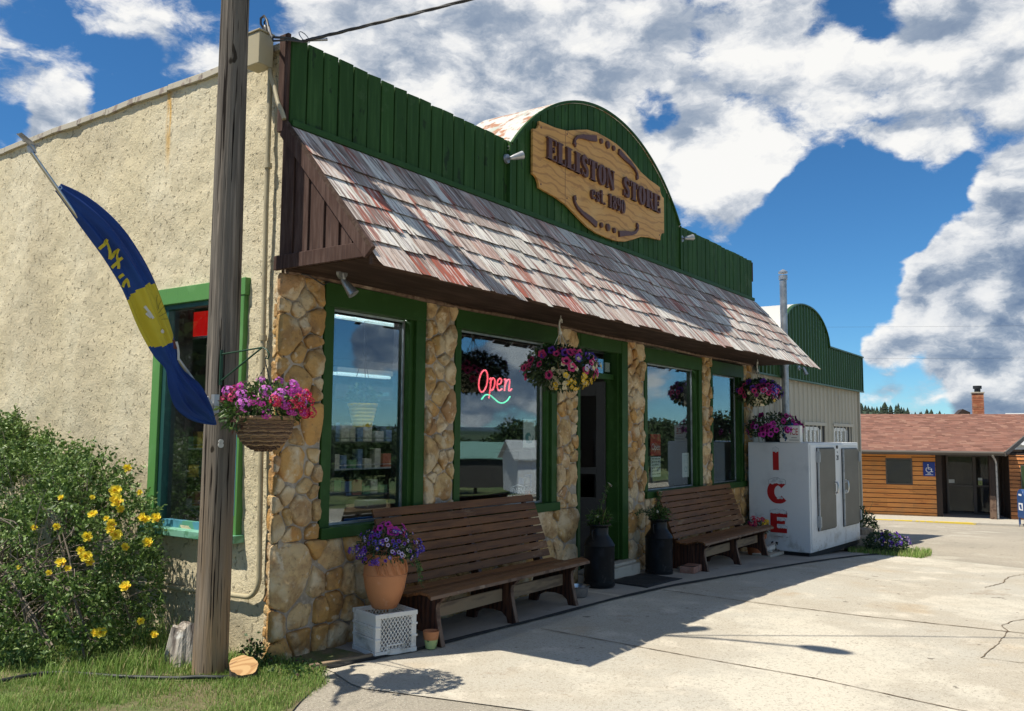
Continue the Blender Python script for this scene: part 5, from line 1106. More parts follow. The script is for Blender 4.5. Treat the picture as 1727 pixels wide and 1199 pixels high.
# steel bowl
r = empty('water_bowl', (3.60, -.50, .013), label='stainless steel pet bowl on the pavement in front of the left milk can', cat='bowl')
b = MB(); b.lathe([(.001, .004), (.085, 0), (.10, .012), (.118, .10), (.132, .108), (.134, .114), (.114, .112), (.097, .02), (.001, .012)], 40, cap=False); P_('bowl', b, 'steel', r, local=True, smooth=45)
b = MB(); b.lathe([(.001, .075), (.109, .075)], 32, cap=False); P_('water', b, 'can_black', r, local=True)
# brick, mat, slab, figurine
r = empty('loose_brick', (6.12, -.72, gz(6.3)+.013), R(6), label='red brown paving brick lying in front of the right bench', cat='brick')
b = MB(); b.box(0, .38, 0, .19, .0, .085); P_('brick', b, 'brick_paver', r, local=True, bevel=.01)
b = MB(); b.box(.02, .10, -.0015, .18, .0855, .087); b.box(.19, .197, -.001, .19, .002, .0862); P_('mortar_mark', b, 'dark', r, local=True)
b = MB(); mz = gz(5.2)+.016
V = []; n = 12
for j in range(7):
    for i in range(n+1):
        x = lerp(4.62, 5.58, i/n)+.06*j/6; y = lerp(-.80, -.24, j/6); V.append((x, y, gz(x)+.019+.004*math.sin(i*1.3+j)))
F = [(j*(n+1)+i, j*(n+1)+i+1, (j+1)*(n+1)+i+1, (j+1)*(n+1)+i) for j in range(6) for i in range(n)]
b.add(V, F, 0, .5); o = b.build('doormat', 'mat_rubber', smooth=40); md = o.modifiers.new('s', 'SOLIDIFY'); md.thickness = .012; tag(o, 'black rubber doormat on the pavement before the step', 'doormat')
r = empty('stone_slab', (9.35, -.72, gz(9.4)+.013), R(-3), label='thin pale stone slab lying between the right bench and the freezer', cat='slab')
b = MB(); b.box(-.25, .33, 0, .30, 0, .045); P_('slab', b, 'curb', r, local=True, bevel=.008)
# lying dog ornament: one continuous skin body
def skin(name, chain, edges, parent, m, sub=2):
    me = bpy.data.meshes.new(name); me.from_pydata([c[0] for c in chain], edges, []); me.materials.append(MAT[m]); o = bpy.data.objects.new(name, me); col.objects.link(o); o.parent = parent
    o.modifiers.new('skin', 'SKIN'); me.skin_vertices[0].use_root if False else None
    sv = me.skin_vertices[0].data if len(me.skin_vertices) else None
    if sv is None: return o
    for i, c in enumerate(chain): sv[i].radius = (c[1], c[1])
    sv[0].use_root = True; s2 = o.modifiers.new('sub', 'SUBSURF'); s2.levels = sub; s2.render_levels = sub; return o
r = empty('dog_ornament', (9.46, -.58, gz(9.4)+.058), R(-20), label='small white lying dog ornament with black ears resting on the stone slab', cat='ornament')
ch = [((-.10, 0, .055), .052), ((.0, 0, .055), .050), ((.09, 0, .075), .036), ((.125, 0, .13), .034), ((.165, -.012, .135), .018), ((.10, -.05, .025), .017), ((.17, -.055, .018), .014), ((.10, .045, .025), .017), ((.17, .05, .018), .014), ((-.10, -.06, .03), .026), ((-.03, -.075, .018), .014), ((-.17, .02, .03), .012), ((-.22, .05, .02), .008)]
bpy.context.view_layer.update()
me = bpy.data.meshes.new('body'); me.from_pydata([c[0] for c in ch], [(0, 1), (1, 2), (2, 3), (3, 4), (2, 5), (5, 6), (2, 7), (7, 8), (0, 9), (9, 10), (0, 11), (11, 12)], []); me.materials.append(MAT['white_fur'])
o = bpy.data.objects.new('body', me); col.objects.link(o); o.parent = r
bpy.context.view_layer.objects.active = o; o.modifiers.new('skin', 'SKIN')
if not len(me.skin_vertices): bpy.ops.mesh.customdata_skin_add()
sv = me.skin_vertices[0].data
for i, c in enumerate(ch): sv[i].radius = (c[1], c[1])
sv[0].use_root = True; md = o.modifiers.new('sub', 'SUBSURF'); md.levels = 2; md.render_levels = 2
for s_ in (-1, 1):
    b = MB(); b.tube([(.118, s_*.028, .150), (.115, s_*.048, .140), (.122, s_*.052, .110)], [.012, .016, .006], 8); P_('ear', b, 'dark', r, local=True, smooth=60)
b = MB(); b.lathe([(.001, -.006), (.007, -.003), (.007, .003), (.001, .006)], 8, c=(.185, -.014, .142)); P_('nose', b, 'dark', r, local=True, smooth=60)
# pot with flowers beside the freezer
r = empty('terracotta_pot', (9.30, -.40, gz(9.3)+.013), label='terracotta pot of red and yellow flowers between the right bench and the freezer', cat='flower pot')
b = MB(); b.lathe([(.001, 0), (.11, 0), (.155, .26), (.175, .262), (.182, .33), (.165, .33), (.15, .29), (.001, .28)], 36, cap=False); P_('pot', b, 'terracotta_dark', r, local=True, smooth=40)
foliage(r, (0, 0, .42), (.20, .20, .13), 600, .045, .022, 'dark_leaf', .1, cutz=.3)
bloom(r, (0, 0, .45), (.18, .18, .14), [(CM['red'], 9, .045, .0, .9), (CM['yellow'], 3, .05, -.1, .5, (230, 300)), (FM['plum'], 8, .03, -.2, .6)], 4)

# ------------------------------------------------------------------ ice freezer
IZ = -.19
ice = empty('ice_freezer', (9.72, -1.15, IZ), -.065, label='white two door ice freezer with red snow capped letters ICE on its side', cat='ice freezer')
b = MB(); b.box(0, 2.5, 0, 1.02, .05, 1.79); P_('body', b, 'white_paint', ice, local=True, bevel=.012)
b = MB(); b.box(.03, 2.47, .04, 1.0, -.04, .05); P_('plinth', b, 'dark', ice, local=True)
b = MB(); b.box(.04, 2.46, -.012, -.0005, .09, 1.76); P_('front_panel', b, 'white_paint', ice, local=True, bevel=.005)
for k, (x0, x1, z0, z1, hs) in enumerate(((.32, 1.10, .39, 1.69, 1), (1.56, 2.34, .37, 1.67, -1))):
    b = MB(); b.box(x0-.02, x1+.02, -.030, -.0125, z0-.02, z1+.02); d_ = P_('door', b, 'black_metal', ice, local=True, bevel=.003)
    b = MB(); b.box(x0, x1, -.052, -.0305, z0, z1); P_('door_panel', b, 'door_panel', d_, local=True, bevel=.004)
    b = MB(); b.box(x0-.028, x0-.002, -.058, -.0305, z0-.01, z1+.01); P_('edge_strip', b, 'galv', d_, local=True, bevel=.003)
    xh = x1-.03 if hs > 0 else x0+.05
    b = MB(); zc = 1.04; b.tube([(xh, -.05, zc-.09), (xh, -.09, zc-.085), (xh, -.10, zc-.04), (xh, -.10, zc+.04), (xh, -.09, zc+.085), (xh, -.05, zc+.09)], .014, 8); b.box(xh-.025, xh+.025, -.058, -.052, zc-.12, zc-.06); b.box(xh-.025, xh+.025, -.058, -.052, zc+.06, zc+.12)
    P_('handle', b, 'steel', d_, local=True, smooth=50)
    xx = x0-.045 if hs > 0 else x1+.005
    for zz in (z0+.04, z1-.22):
        b = MB(); b.box(xx, xx+.04, -.066, -.0125, zz, zz+.18); b.tube([(xx+.02, -.07, zz+.01), (xx+.02, -.07, zz+.17)], .014, 8); P_('hinge', b, 'galv', d_, local=True, bevel=.002)
b = MB(); b.box(1.50, 1.62, -.075, -.053, .92, .97); b.tube([(1.53, -.08, .945), (1.60, -.08, .945)], .02, 8); P_('latch', b, 'steel', ice, local=True, smooth=50)
b = MB(); b.tube([(1.30, -.0125, 1.715), (1.30, -.03, 1.715)], .028, 16); P_('lock', b, 'black_metal', ice, local=True, smooth=40)
textmesh('28', .12, lambda x, y, z: (1.33+x, -.0135-z, 1.53+y), 'ink', 'number', ice, local=True)
textmesh('G', .05, lambda x, y, z: (1.33+x, -.0135-z, 1.63+y), 'ink', 'number', ice, local=True)
fs = lambda o_: (lambda u, v, w: (-w-o_, u, v))        # u is +y (away from street), mirrored when read from the left
fi = lambda u, v, w: (-w, 1.02-u, v)                   # reading direction runs towards the street
def snowcap(cx, w, z, dz, seed, h=.07):
    rr = random.Random(seed); top = []; n = 9
    for i in range(n+1):
        t = i/n; top.append((cx-w/2+w*t, z+h*(.55+.45*math.sin(t*math.pi))+.010*rr.uniform(-1, 1)*(0 < i < n)))
    bot = [(cx+w/2-w*t, z-dz*.62*(.1+.9*rr.random())) for t in steps(0, 1, 12)]
    return top+bot
def chunky(name, rects, ribs, caps):
    b = MB()
    for k, (u0, u1, v0, v1) in enumerate(rects): b.prism([(u0, v0), (u1, v0), (u1, v1), (u0, v1)][::-1], fi, 0, .0025+.0003*k)
    for k, (pp, ww) in enumerate(ribs): b.ribbon(pp, ww, fi, 0, .003+.0003*k)
    P_(name, b, 'red_letter', ice, local=True)
    for k, poly in enumerate(caps):
        b = MB(); b2 = MB()
        cx = sum(p[0] for p in poly)/len(poly); cz = sum(p[1] for p in poly)/len(poly)
        out = [(cx+(u-cx)*1.035+.0, cz+(v-cz)*1.10) for u, v in poly]
        b2.prism(out[::-1], fi, 0, .0045+.0002*k); b.prism(poly[::-1], fi, .0, .0055+.0002*k)
        P_('snow_outline', b2, 'snow_outline', ice, local=True); P_('snow_cap', b, 'snow_letter', ice, local=True)
# u = 1.02 - depth coordinate
chunky('letter_I', [(.425, .525, 1.34, 1.64)], [], [snowcap(.475, .105, 1.655, .05, 2, .055)])
cc = arcp(.505, .99, .125, .145, 42, 318, 24)
chunky('letter_C', [], [(cc, [.085+.035*abs(math.sin(R(42+276*i/24-90))) for i in range(25)])], [snowcap(.49, .28, 1.135, .045, 5, .075), snowcap(.535, .10, .885, .02, 9, .03)])
chunky('letter_E', [(.365, .475, .335, .665), (.36, .64, .335, .415), (.475, .61, .475, .535), (.475, .65, .585, .665)], [], [snowcap(.50, .27, .655, .03, 3, .055), snowcap(.55, .14, .535, .02, 4, .035), snowcap(.57, .15, .42, .025, 6, .035)])
b = MB(); b.box(-.0025, -.0005, .45, .60, .265, .28); b.box(-.0025, -.0005, .36, .40, .265, .278); P_('scuffs', b, 'galv', ice, local=True)
# sign box and petunias on top
r = empty('ice_sign', (9.66, -1.02, IZ+1.795), -.065, label='small white box sign with red letters ICE standing on the freezer', cat='sign')
b = MB(); b.box(.05, .16, 0, .34, .0, .27); P_('box', b, 'white_plastic', r, local=True, bevel=.006)
fi2 = lambda x, y, z: (.0485-z, .10-x, .165+y)
textmesh('ICE', .15, fi2, 'red_letter', 'lettering', r, local=True, thick=.001, sx=.62)
b = MB(); b.box(.047, .049, .055, .145, .070, .078); b.box(.047, .049, .02, .18, .032, .040); P_('small_print', b, 'ink', r, local=True)
b = MB(); b.ribbon([(.30, .23), (.27, .19), (.285, .15), (.25, .12), (.27, .08), (.23, .05), (.25, .02)], [.01, .03, .022, .035, .02, .03, .02], lambda u, v, w: (.049-w, u, v), 0, .0015); P_('blue_emblem', b, 'mail_blue', r, local=True)
r = empty('blue_container', (9.93, -.80, IZ+1.795), label='small blue plastic container behind the ICE box sign', cat='container')
b = MB(); b.lathe([(.001, 0), (.05, 0), (.055, .29), (.06, .30), (.06, .33), (.001, .33)], 20, cap=False); P_('tub', b, 'blue_plastic', r, local=True, smooth=40)
r = empty('petunia_pot', (9.95, -.50, IZ+1.795), label='dark pot of plum magenta petunias spilling over the top of the freezer', cat='flower pot')
b = MB(); b.lathe([(.001, 0), (.12, 0), (.16, .2), (.165, .2), (.15, .2), (.001, .18)], 28, cap=False); P_('pot', b, 'can_black', r, local=True, smooth=40)
foliage(r, (-.02, -.02, .24), (.42, .42, .24), 1800, .05, .028, 'dark_leaf', .4, cutz=.08)
bloom(r, (-.02, -.02, .24), (.45, .45, .25), [(FM['plum'], 34, .045, -.3, 1), (FM['magenta'], 22, .044, -.6, .4), (FM['orchid'], 5, .04, -.3, .3), (FM['magenta'], 8, .042, -.75, -.2, (255, 310))], 31)
r = empty('outdoor_lamp', (9.97, -.10, 1.02), label='small weathered outlet box on a dark post beside the freezer', cat='outlet')
b = MB(); b.box(-.03, .03, -.04, .04, -.08, .10); P_('box', b, 'galv', r, local=True, bevel=.01)
b = MB(); b.tube([(0, -.02, -.08), (.01, -.03, -.5), (.0, -.02, -1.2)], .02, 8); P_('cord', b, 'dark', r, local=True)

# ------------------------------------------------------------------ signs in the windows
fw_ = lambda x0, y0, z0: (lambda x, y, z: (x0+x, y0-z, z0+y))
r = empty('neon_sign', (3.03, .16, 2.17), label='red neon script reading Open over a green neon wave in the second window', cat='neon sign')
def neon(name, strokes, m, rad=.011):
    b = MB()
    for s_ in strokes:
        P = [Vector(p) for p in s_]; out = []
        for i in range(len(P)-1):
            p0, p1, p2, p3 = P[max(i-1, 0)], P[i], P[i+1], P[min(i+2, len(P)-1)]
            for k in range(5):
                f = k/5; out.append(.5*((2*p1)+(-p0+p2)*f+(2*p0-5*p1+4*p2-p3)*f*f+(-p0+3*p1-3*p2+p3)*f**3))
        out.append(P[-1]); b.tube([(p.x, 0, p.y) for p in out], rad, 6)
    P_(name, b, m, r, local=True, smooth=60)
el = [(-.235+.072*math.cos(a)+.025*math.sin(a), .075+.115*math.sin(a)) for a in [2*math.pi*k/12 for k in range(13)]]
neon('letters', [el, [(-.125, .10), (-.10, .11), (-.11, .02), (-.135, -.10)], [(-.115, .06), (-.07, .115), (-.03, .09), (-.045, .02), (-.09, -.015), (-.115, .01)],
    [(.015, .055), (.07, .065), (.09, .10), (.06, .12), (.02, .09), (.012, .03), (.045, -.01), (.10, .01)], [(.14, .11), (.165, .115), (.155, .05), (.145, -.01)], [(.155, .05), (.20, .11), (.24, .11), (.235, .05), (.225, -.0), (.255, -.0), (.28, .02)]], 'neon_red', .0085)
neon('wave', [[(-.26, -.115), (-.20, -.07), (-.12, -.065), (-.04, -.10), (.04, -.135), (.12, -.14), (.20, -.11), (.25, -.065)]], 'neon_green', .008)
b = MB()
for x in (-.2, .2): b.tube([(x, .01, .16), (x, .03, .75)], .002, 4)
b.box(-.2, -.1, .015, .03, -.02, .0); P_('support_wires', b, 'dark', r, local=True)
r = empty('window_poster', (3.60, .12, 1.71), label='pale vertical poster with a teal emblem on the right of the second window', cat='poster')
b = MB(); b.box(-.115, .115, 0, .002, -.155, .155); P_('sheet', b, 'paper', r, local=True)
b = MB(); 
for k in range(9): b.ribbon(arcp(0, -.04, .020+.007*k, .018+.006*k, 20*k, 20*k+210, 12), .008, lambda u, v, w: (u, -w, v), .0005, .0015+.0001*k)
b.box(-.06, .06, -.0016, -.0004, -.105, -.085); P_('emblem', b, 'paper_teal', r, local=True)
r = empty('brand_sign', (3.36, .105, 1.045), label='dark shield sign reading DARN TOUGH at the bottom of the second window', cat='sign')
b = MB(); b.prism([(-.13, -.12), (.13, -.12), (.14, .10), (.09, .105), (.0, .125), (-.09, .105), (-.14, .10)], lambda u, v, w: (u, -w, v), -.01, 0); P_('board', b, 'interior_dark', r, local=True)
b = MB(); pp = [(-.12, -.11), (-.127, .09), (-.085, .095), (0, .113), (.085, .095), (.127, .09), (.12, -.11)]; b.ribbon(pp, .008, lambda u, v, w: (u, -w, v), .0005, .002); P_('border', b, 'white_print', r, local=True)
textmesh('DARN', .088, lambda x, y, z: (x, -.003-z, .045+y), 'white_print', 'lettering', r, local=True, thick=.001, sx=.88); textmesh('TOUGH', .078, lambda x, y, z: (x, -.003-z, -.045+y), 'white_print', 'lettering', r, local=True, thick=.001, sx=.80)
r = empty('open_sign', (6.77, .11, 1.545), label='red sign reading Open at the left of the third window', cat='sign')
b = MB(); b.box(-.16, .16, 0, .004, -.13, .17); P_('sheet', b, 'red_sign', r, local=True)
textmesh('Open', .135, lambda x, y, z: (x, -.002-z, -.01+y), 'white_print', 'lettering', r, local=True, thick=.001, sx=.86)
b = MB(); b.tube([(.08, -.001, .11), (.08, -.003, .11)], .032, 16); P_('emblem', b, 'terracotta', r, local=True)
r = empty('hours_notice', (6.77, .11, 1.26), label='white notice with dark handwriting below the red Open sign', cat='notice')
b = MB(); b.box(-.155, .155, 0, .003, -.14, .14); P_('sheet', b, 'paper', r, local=True)
b = MB(); rr = random.Random(2)
for k in range(6):
    x = -.12
    while x < .10: w = rr.uniform(.02, .06); b.box(x, x+w, -.0016, -.0002, .105-k*.042, .118-k*.042); x += w+rr.uniform(.012, .03)
P_('writing', b, 'ink', r, local=True)
r = empty('paper_notice', (7.79, .11, 1.27), label='narrow pale green paper notice at the right of the third window', cat='notice')
b = MB(); b.box(-.12, .12, 0, .003, -.19, .17); P_('sheet', b, 'paper', r, local=True)
b = MB(); b.ribbon(arcp(0, -.07, .04, .035, 0, 330, 14), .014, lambda u, v, w: (u, -w, v), .0003, .0015)
for k in range(5): b.box(-.06, .06, -.0015, -.0003, .13-k*.025, .136-k*.025)
P_('print', b, 'paper_teal', r, local=True)
# ------------------------------------------------------------------ things inside the store
def fluor(x, y, z, L_, label, ang=0., m='added_tube_light'):
    r = empty('ceiling_light', (x, y, z), ang, label=label, cat='ceiling light', group='fluorescent tubes inside the store')
    b = MB(); b.box(0, L_, -.07, .07, .02, .08); P_('housing', b, 'white_plastic', r, local=True)
    b = MB(); b.tube([(.03, -.03, 0), (L_-.03, -.03, 0)], .018, 8); b.tube([(.03, .03, 0), (L_-.03, .03, 0)], .018, 8); P_('tube', b, m, r, local=True)
fluor(1.45, 1.02, 2.84, 1.10, 'fluorescent tube seen at the top of the first window', m='tube_soft'); fluor(3.0, 2.6, 2.42, 1.0, 'fluorescent tube seen halfway down the first window', m='tube_soft')
for x, l in ((.75, 'added unseen tube above the first window, brightening the interior'), (2.5, 'added unseen tube above the second window, brightening the interior'), (6.5, 'added unseen tube above the third window, brightening the interior')): fluor(x, .42, 3.0, 1.1, l)  # three extra lamps, out of view, added to light the room behind the glass
def rack(x0, y0, w, d, h, label, n, seed, m='interior_dark', rz=0):
    r = empty('display_rack', (x0, y0, .1), rz, label=label, cat='rack'); rr = random.Random(seed)
    b = MB(); b.box(0, .03, 0, d, 0, h); b.box(w-.03, w, 0, d, 0, h); b.box(0, w, d-.02, d, 0, h); b.box(-.02, w+.02, -.03, d, h, h+.14); P_('frame', b, m, r, local=True)
    for k in range(n):
        z = .12+(h-.3)*k/n; b = MB(); b.box(.03, w-.03, 0, d-.02, z, z+.015); b.tube([(.03, -.01, z+.05), (w-.03, -.01, z+.05)], .004, 5); P_('shelf', b, 'galv' if k % 2 == 0 else m, r, local=True)
        b = MB(); x = .05
        while x < w-.12:
            ww = rr.uniform(.05, .13); hh = rr.uniform(.08, min(.22, (h-.3)/n-.03)); b.box(x, x+ww, .03, .03+rr.uniform(.06, .16), z+.0155, z+.0155+hh, 0, rr.random()); x += ww+rr.uniform(.005, .06)
        P_('goods', b, 'goods', r, local=True)
    return r
rk = rack(1.75, 1.25, .95, .45, 1.95, 'dark magazine rack with a lettered header behind the first window', 6, 3)
textmesh('Mountain Merchant', .075, lambda x, y, z: (.47+x, -.032-z, 2.02+y), 'paper_teal', 'lettering', rk, local=True, thick=.001)
rack(3.4, 3.4, 2.4, .5, 1.7, 'long goods shelf deep inside the store', 5, 5); rack(6.4, 2.2, 1.8, .5, 1.2, 'low goods shelf behind the third window', 4, 6); rack(8.5, 1.6, 1.4, .5, 1.5, 'goods shelf behind the fourth window', 4, 7); rack(.5, 3.2, 1.6, .5, 1.9, 'goods shelf behind the side window', 5, 9)
rk2 = rack(.55, 1.15, .9, .4, .95, 'low shelf of plants and goods just inside the side window', 3, 15, rz=R(-90))
r = empty('counter', (.55, .36, .1), label='wooden counter inside the first window with a blue cloth edge', cat='counter')
b = MB(); b.box(.0, 1.6, .12, .62, .0, .86); P_('base', b, 'counter_wood', r, local=True); b = MB(); b.box(-.02, 1.62, .08, .66, .861, .90); P_('top', b, 'counter_wood', r, local=True, bevel=.005)
b = MB(); b.box(-.03, 1.63, .05, .078, .76, .84); P_('cloth_edge', b, 'blue_plastic', r, local=True)
b = MB(); b.box(.2, .42, .12, .3, .901, 1.06); b.box(.6, .72, .2, .35, .901, 1.0); b.box(.95, 1.2, .15, .32, .901, .97); o = b.build('counter_goods', 'goods'); o.location = (.55, .36, .1); tag(o, 'small goods boxes on the counter in the first window', 'boxes')
r = empty('hanging_pot', (1.90, 1.0, 1.76), label='yellow ribbed plant pot hanging inside the first window', cat='plant pot')
b = MB(); b.lathe([(.001, 0), (.10, 0)]+[(.10+.045*t+.004*math.sin(t*34), .02+.19*t) for t in steps(0, 1, 24)]+[(.155, .215), (.155, .235), (.14, .235), (.001, .21)], 28, cap=False); P_('pot', b, 'yellow_pot', r, local=True, smooth=50)
foliage(r, (0, 0, .30), (.15, .15, .13), 260, .06, .025, 'dark_leaf', .1)
b = MB()
for a in (0, 120, 240): b.tube([(.15*math.cos(R(a)), .15*math.sin(R(a)), .23), (0, 0, .75), (0, 0, 1.35)], .003, 4)
P_('cords', b, 'dark', r, local=True)
r = empty('red_shop_sign', (.35, 1.62, 2.66), label='red panel with an added glow hanging at the top of the side window', cat='sign')
b = MB(); b.box(.0, .05, -.40, .36, -.10, .12); P_('panel', b, 'red_plastic_glow', r, local=True, bevel=.01)
b = MB(); b.box(.0, .03, -.40, .36, -.125, -.105); P_('stripe', b, 'white_print', r, local=True)

# ------------------------------------------------------------------ yellow rose bush
bush = empty('rose_bush', (-.6, 1.9, 0), label='large green shrub rose with yellow flowers against the stucco wall', cat='bush')
ELL = [((-.60, 1.58, .66), (.52, .60, .78)), ((-.64, 2.30, .72), (.62, .80, .80)), ((-.58, 3.15, .88), (.62, .80, .80)), ((-.50, 1.22, .38), (.36, .36, .44)), ((-.95, 1.9, .48), (.50, .75, .55)), ((-.55, 4.2, .95), (.66, .95, .85)), ((-.55, 3.3, 1.30), (.30, .42, .48)), ((-.82, 1.35, .33), (.40, .42, .40))]
def inside(P, s=1.0):
    m_ = np.zeros(len(P), bool)
    for c, r_ in ELL: m_ |= (((P-np.array(c))/np.array(r_)/s)**2).sum(1) < 1
    return m_
cs = []; 
for c, r_ in ELL:
    nn_ = int(2600*(r_[0]*r_[1]*r_[2])**(2/3)/.5); P, d = ell_pts(nn_, c, r_, .70, 1.06); k = ~inside(P, .74); P, d = P[k], d[k]; cs.append(np.concatenate([P, d], 1))
cs = np.concatenate(cs); k = (cs[:, 2] > .03) & (cs[:, 0] < -.06); cs = cs[k]
# gaps: drop clumps by noise so dark interior shows
kp = np.array([mnoise.noise(Vector((p[0]*3.6, p[1]*3.6, p[2]*3.6))) > -.10 for p in cs]); cs = cs[kp]
P_l = []; D_l = []; bst = MB()
for q in cs:
    p = np.array(q[:3]); d = np.array(q[3:])+rng.normal(size=3)*.45+np.array((0, 0, .45)); d /= np.linalg.norm(d); Lt = rng.uniform(.08, .20)
    n_ = rng.integers(9, 15); t = rng.uniform(0, 1, n_)[:, None]; PP = p+d*Lt*t+rng.normal(size=(n_, 3))*.008; DD = d*.5+rng.normal(size=(n_, 3))*.75; P_l.append(PP); D_l.append(DD)
    if rng.random() < .05: bst.tube([p-d*.12, p+d*Lt], [.003, .0012], 3)
# sprays that rise above the outline
for i in range(60):
    c, r_ = ELL[[0, 1, 2, 5, 6][i % 5]]; a = rng.uniform(0, 6.28); h0 = np.array((c[0]+r_[0]*.6*math.cos(a), c[1]+r_[1]*.75*math.sin(a), c[2]+r_[2]*.72)); d = np.array((rng.normal()*.2, rng.normal()*.2, 1)); Ls = rng.uniform(.12, .32)
    bst.tube([h0, h0+d*Ls*.6, h0+d*Ls+np.array((rng.normal()*.03, rng.normal()*.03, 0))], [.004, .003, .0015], 4)
    n_ = int(Ls*150); t = rng.uniform(.1, 1, n_)[:, None]; P_l.append(h0+d*Ls*t+rng.normal(size=(n_, 3))*.012); D_l.append(rng.normal(size=(n_, 3))*.8+np.array((0, 0, .4)))
PL, DL = np.concatenate(P_l), np.concatenate(D_l); k = (PL[:, 0] < -.03) & (PL[:, 1] > 1.24-1.5*(-.1-PL[:, 0])+rng.normal(size=len(PL))*.03); PL, DL = PL[k], DL[k]
leaves('foliage', PL, DL, .040, .019, 'rose_leaf', bush)
rr = random.Random(77)
for i in range(60):
    base = Vector((rr.uniform(-.9, -.3), rr.uniform(.9, 4.4), 0)); c, r_ = ELL[rr.choice([0, 1, 2, 3, 4, 5])]; d = Vector((rr.gauss(0, 1), rr.gauss(0, 1), abs(rr.gauss(.5, .7)))).normalized(); e2 = Vector((c[0]+d.x*r_[0]*.9, c[1]+d.y*r_[1]*.9, c[2]+d.z*r_[2]*.9))
    if e2.x > -.1: continue
    m1 = base.lerp(e2, .5)+Vector((rr.uniform(-.1, .1), rr.uniform(-.1, .1), .15)); bst.tube([base, base.lerp(m1, .5)+Vector((rr.uniform(-.04, .04), rr.uniform(-.04, .04), 0)), m1, m1.lerp(e2, .5)+Vector((rr.uniform(-.05, .05), rr.uniform(-.05, .05), .03)), e2], [.009, .008, .006, .004, .002], 5)
for i in range(30):   # dead twigs at the left front
    p = Vector((-1.12+rr.uniform(-.15, .25), 1.25+rr.uniform(-.2, .6), rr.uniform(.25, 1.0))); d = Vector((rr.uniform(-.5, .1), rr.uniform(-.6, .6), rr.uniform(-.4, .6))).normalized(); pts = [p]
    for k in range(4): p = p+d*rr.uniform(.05, .12); d = (d+Vector((rr.uniform(-.4, .4), rr.uniform(-.4, .4), rr.uniform(-.4, .4)))).normalized(); pts.append(p)
    bst.tube(pts, [.005, .004, .0035, .003, .0015], 4)
P_('stems', bst, 'twig', bush, smooth=60)
def rose_mesh(name, seed):
    b = MB(); rr = random.Random(seed)
    for ring, (n, el, s, rad) in enumerate(((6, 12, 1.0, .12), (6, 32, .85, .10), (5, 55, .62, .08), (4, 75, .4, .04))):
        for k in range(n):
            a = 2*math.pi*k/n+ring*.5+rr.uniform(-.15, .15); e = R(el+rr.uniform(-8, 8)); d = Vector((math.cos(a)*math.cos(e), math.sin(a)*math.cos(e), math.sin(e))); sd = Vector((-math.sin(a), math.cos(a), 0)); p = Vector((math.cos(a)*rad, math.sin(a)*rad, 0)); up = sd.cross(d)*-1
            V = [p, p+d*s*.5+sd*s*.36+up*.10*s, p+d*s*.92+sd*s*.30+up*.22*s, p+d*s*1.0+up*.10*s, p+d*s*.92-sd*s*.30+up*.22*s, p+d*s*.5-sd*s*.36+up*.10*s, p+d*s*.5-up*.06*s]
            b.add(V, [(0, 1, 6), (1, 2, 6), (2, 3, 6), (3, 4, 6), (4, 5, 6), (5, 0, 6)], 0, rr.random())
    me = bpy.data.meshes.new(name); me.from_pydata(b.v, [], b.f); me.materials.append(MAT['rose_yellow']); me.update(); at = me.attributes.new('rnd', 'FLOAT', 'FACE'); at.data.foreach_set('value', b.r); me.polygons.foreach_set('use_smooth', [True]*len(b.f)); return me
RM = [rose_mesh('rose', s) for s in (1, 2, 3)]
ROSE = [(-0.49, 1.17, 1.4, 1), (-0.68, 1.0, 1.24, 1), (-0.7, 0.95, 1.17, 1.1), (-0.68, 0.92, 1.11, .8), (-0.86, 0.97, 1.08, 1), (-0.51, 0.9, 1.04, .8), (-0.36, 0.96, 1.02, 1), (-0.48, 0.9, 1.02, .9), (-0.76, 0.9, 1.01, .9), (-0.77, 0.89, 0.97, .9), (-0.74, 0.87, 0.93, 1.15), (-0.68, 0.84, 0.84, .85), (-0.51, 0.82, 0.86, 1), (-0.92, 0.93, 0.79, 1.0), (-0.9, 0.91, 0.75, .8), (-1.04, 1.04, 0.75, 1), (-1.01, 1.0, 0.71, .7), (-0.72, 0.74, 0.57, 1), (-1.05, 1.11, 1.0, .6), (-0.84, 1.03, 1.2, .5), (-0.48, 1.0, 1.22, .7), (-1.09, 1.1, 0.68, .5), (-0.81, 0.87, 0.25, 1), (-0.83, 0.91, 0.24, .8), (-0.99, 1.18, 1.2, .5), (-0.62, 0.69, 0.32, .7), (-0.5, 0.7, 0.2, .7), (-0.91, 0.94, 0.93, .9), (-1.19, 1.32, 0.71, .5), (-1.13, 1.26, 0.99, .5), (-.93, .98, .83, .8), (-.78, .93, 1.05, .6)]
for i, (x, y, z, s) in enumerate(ROSE):
    o = put(RM[i % 3], 'rose', bush, Vector((x-.035, y-.045, z+.01))-wloc(bush), (-.55+rr.uniform(-.3, .3), -.75+rr.uniform(-.3, .3), .55), .040*s, rr)

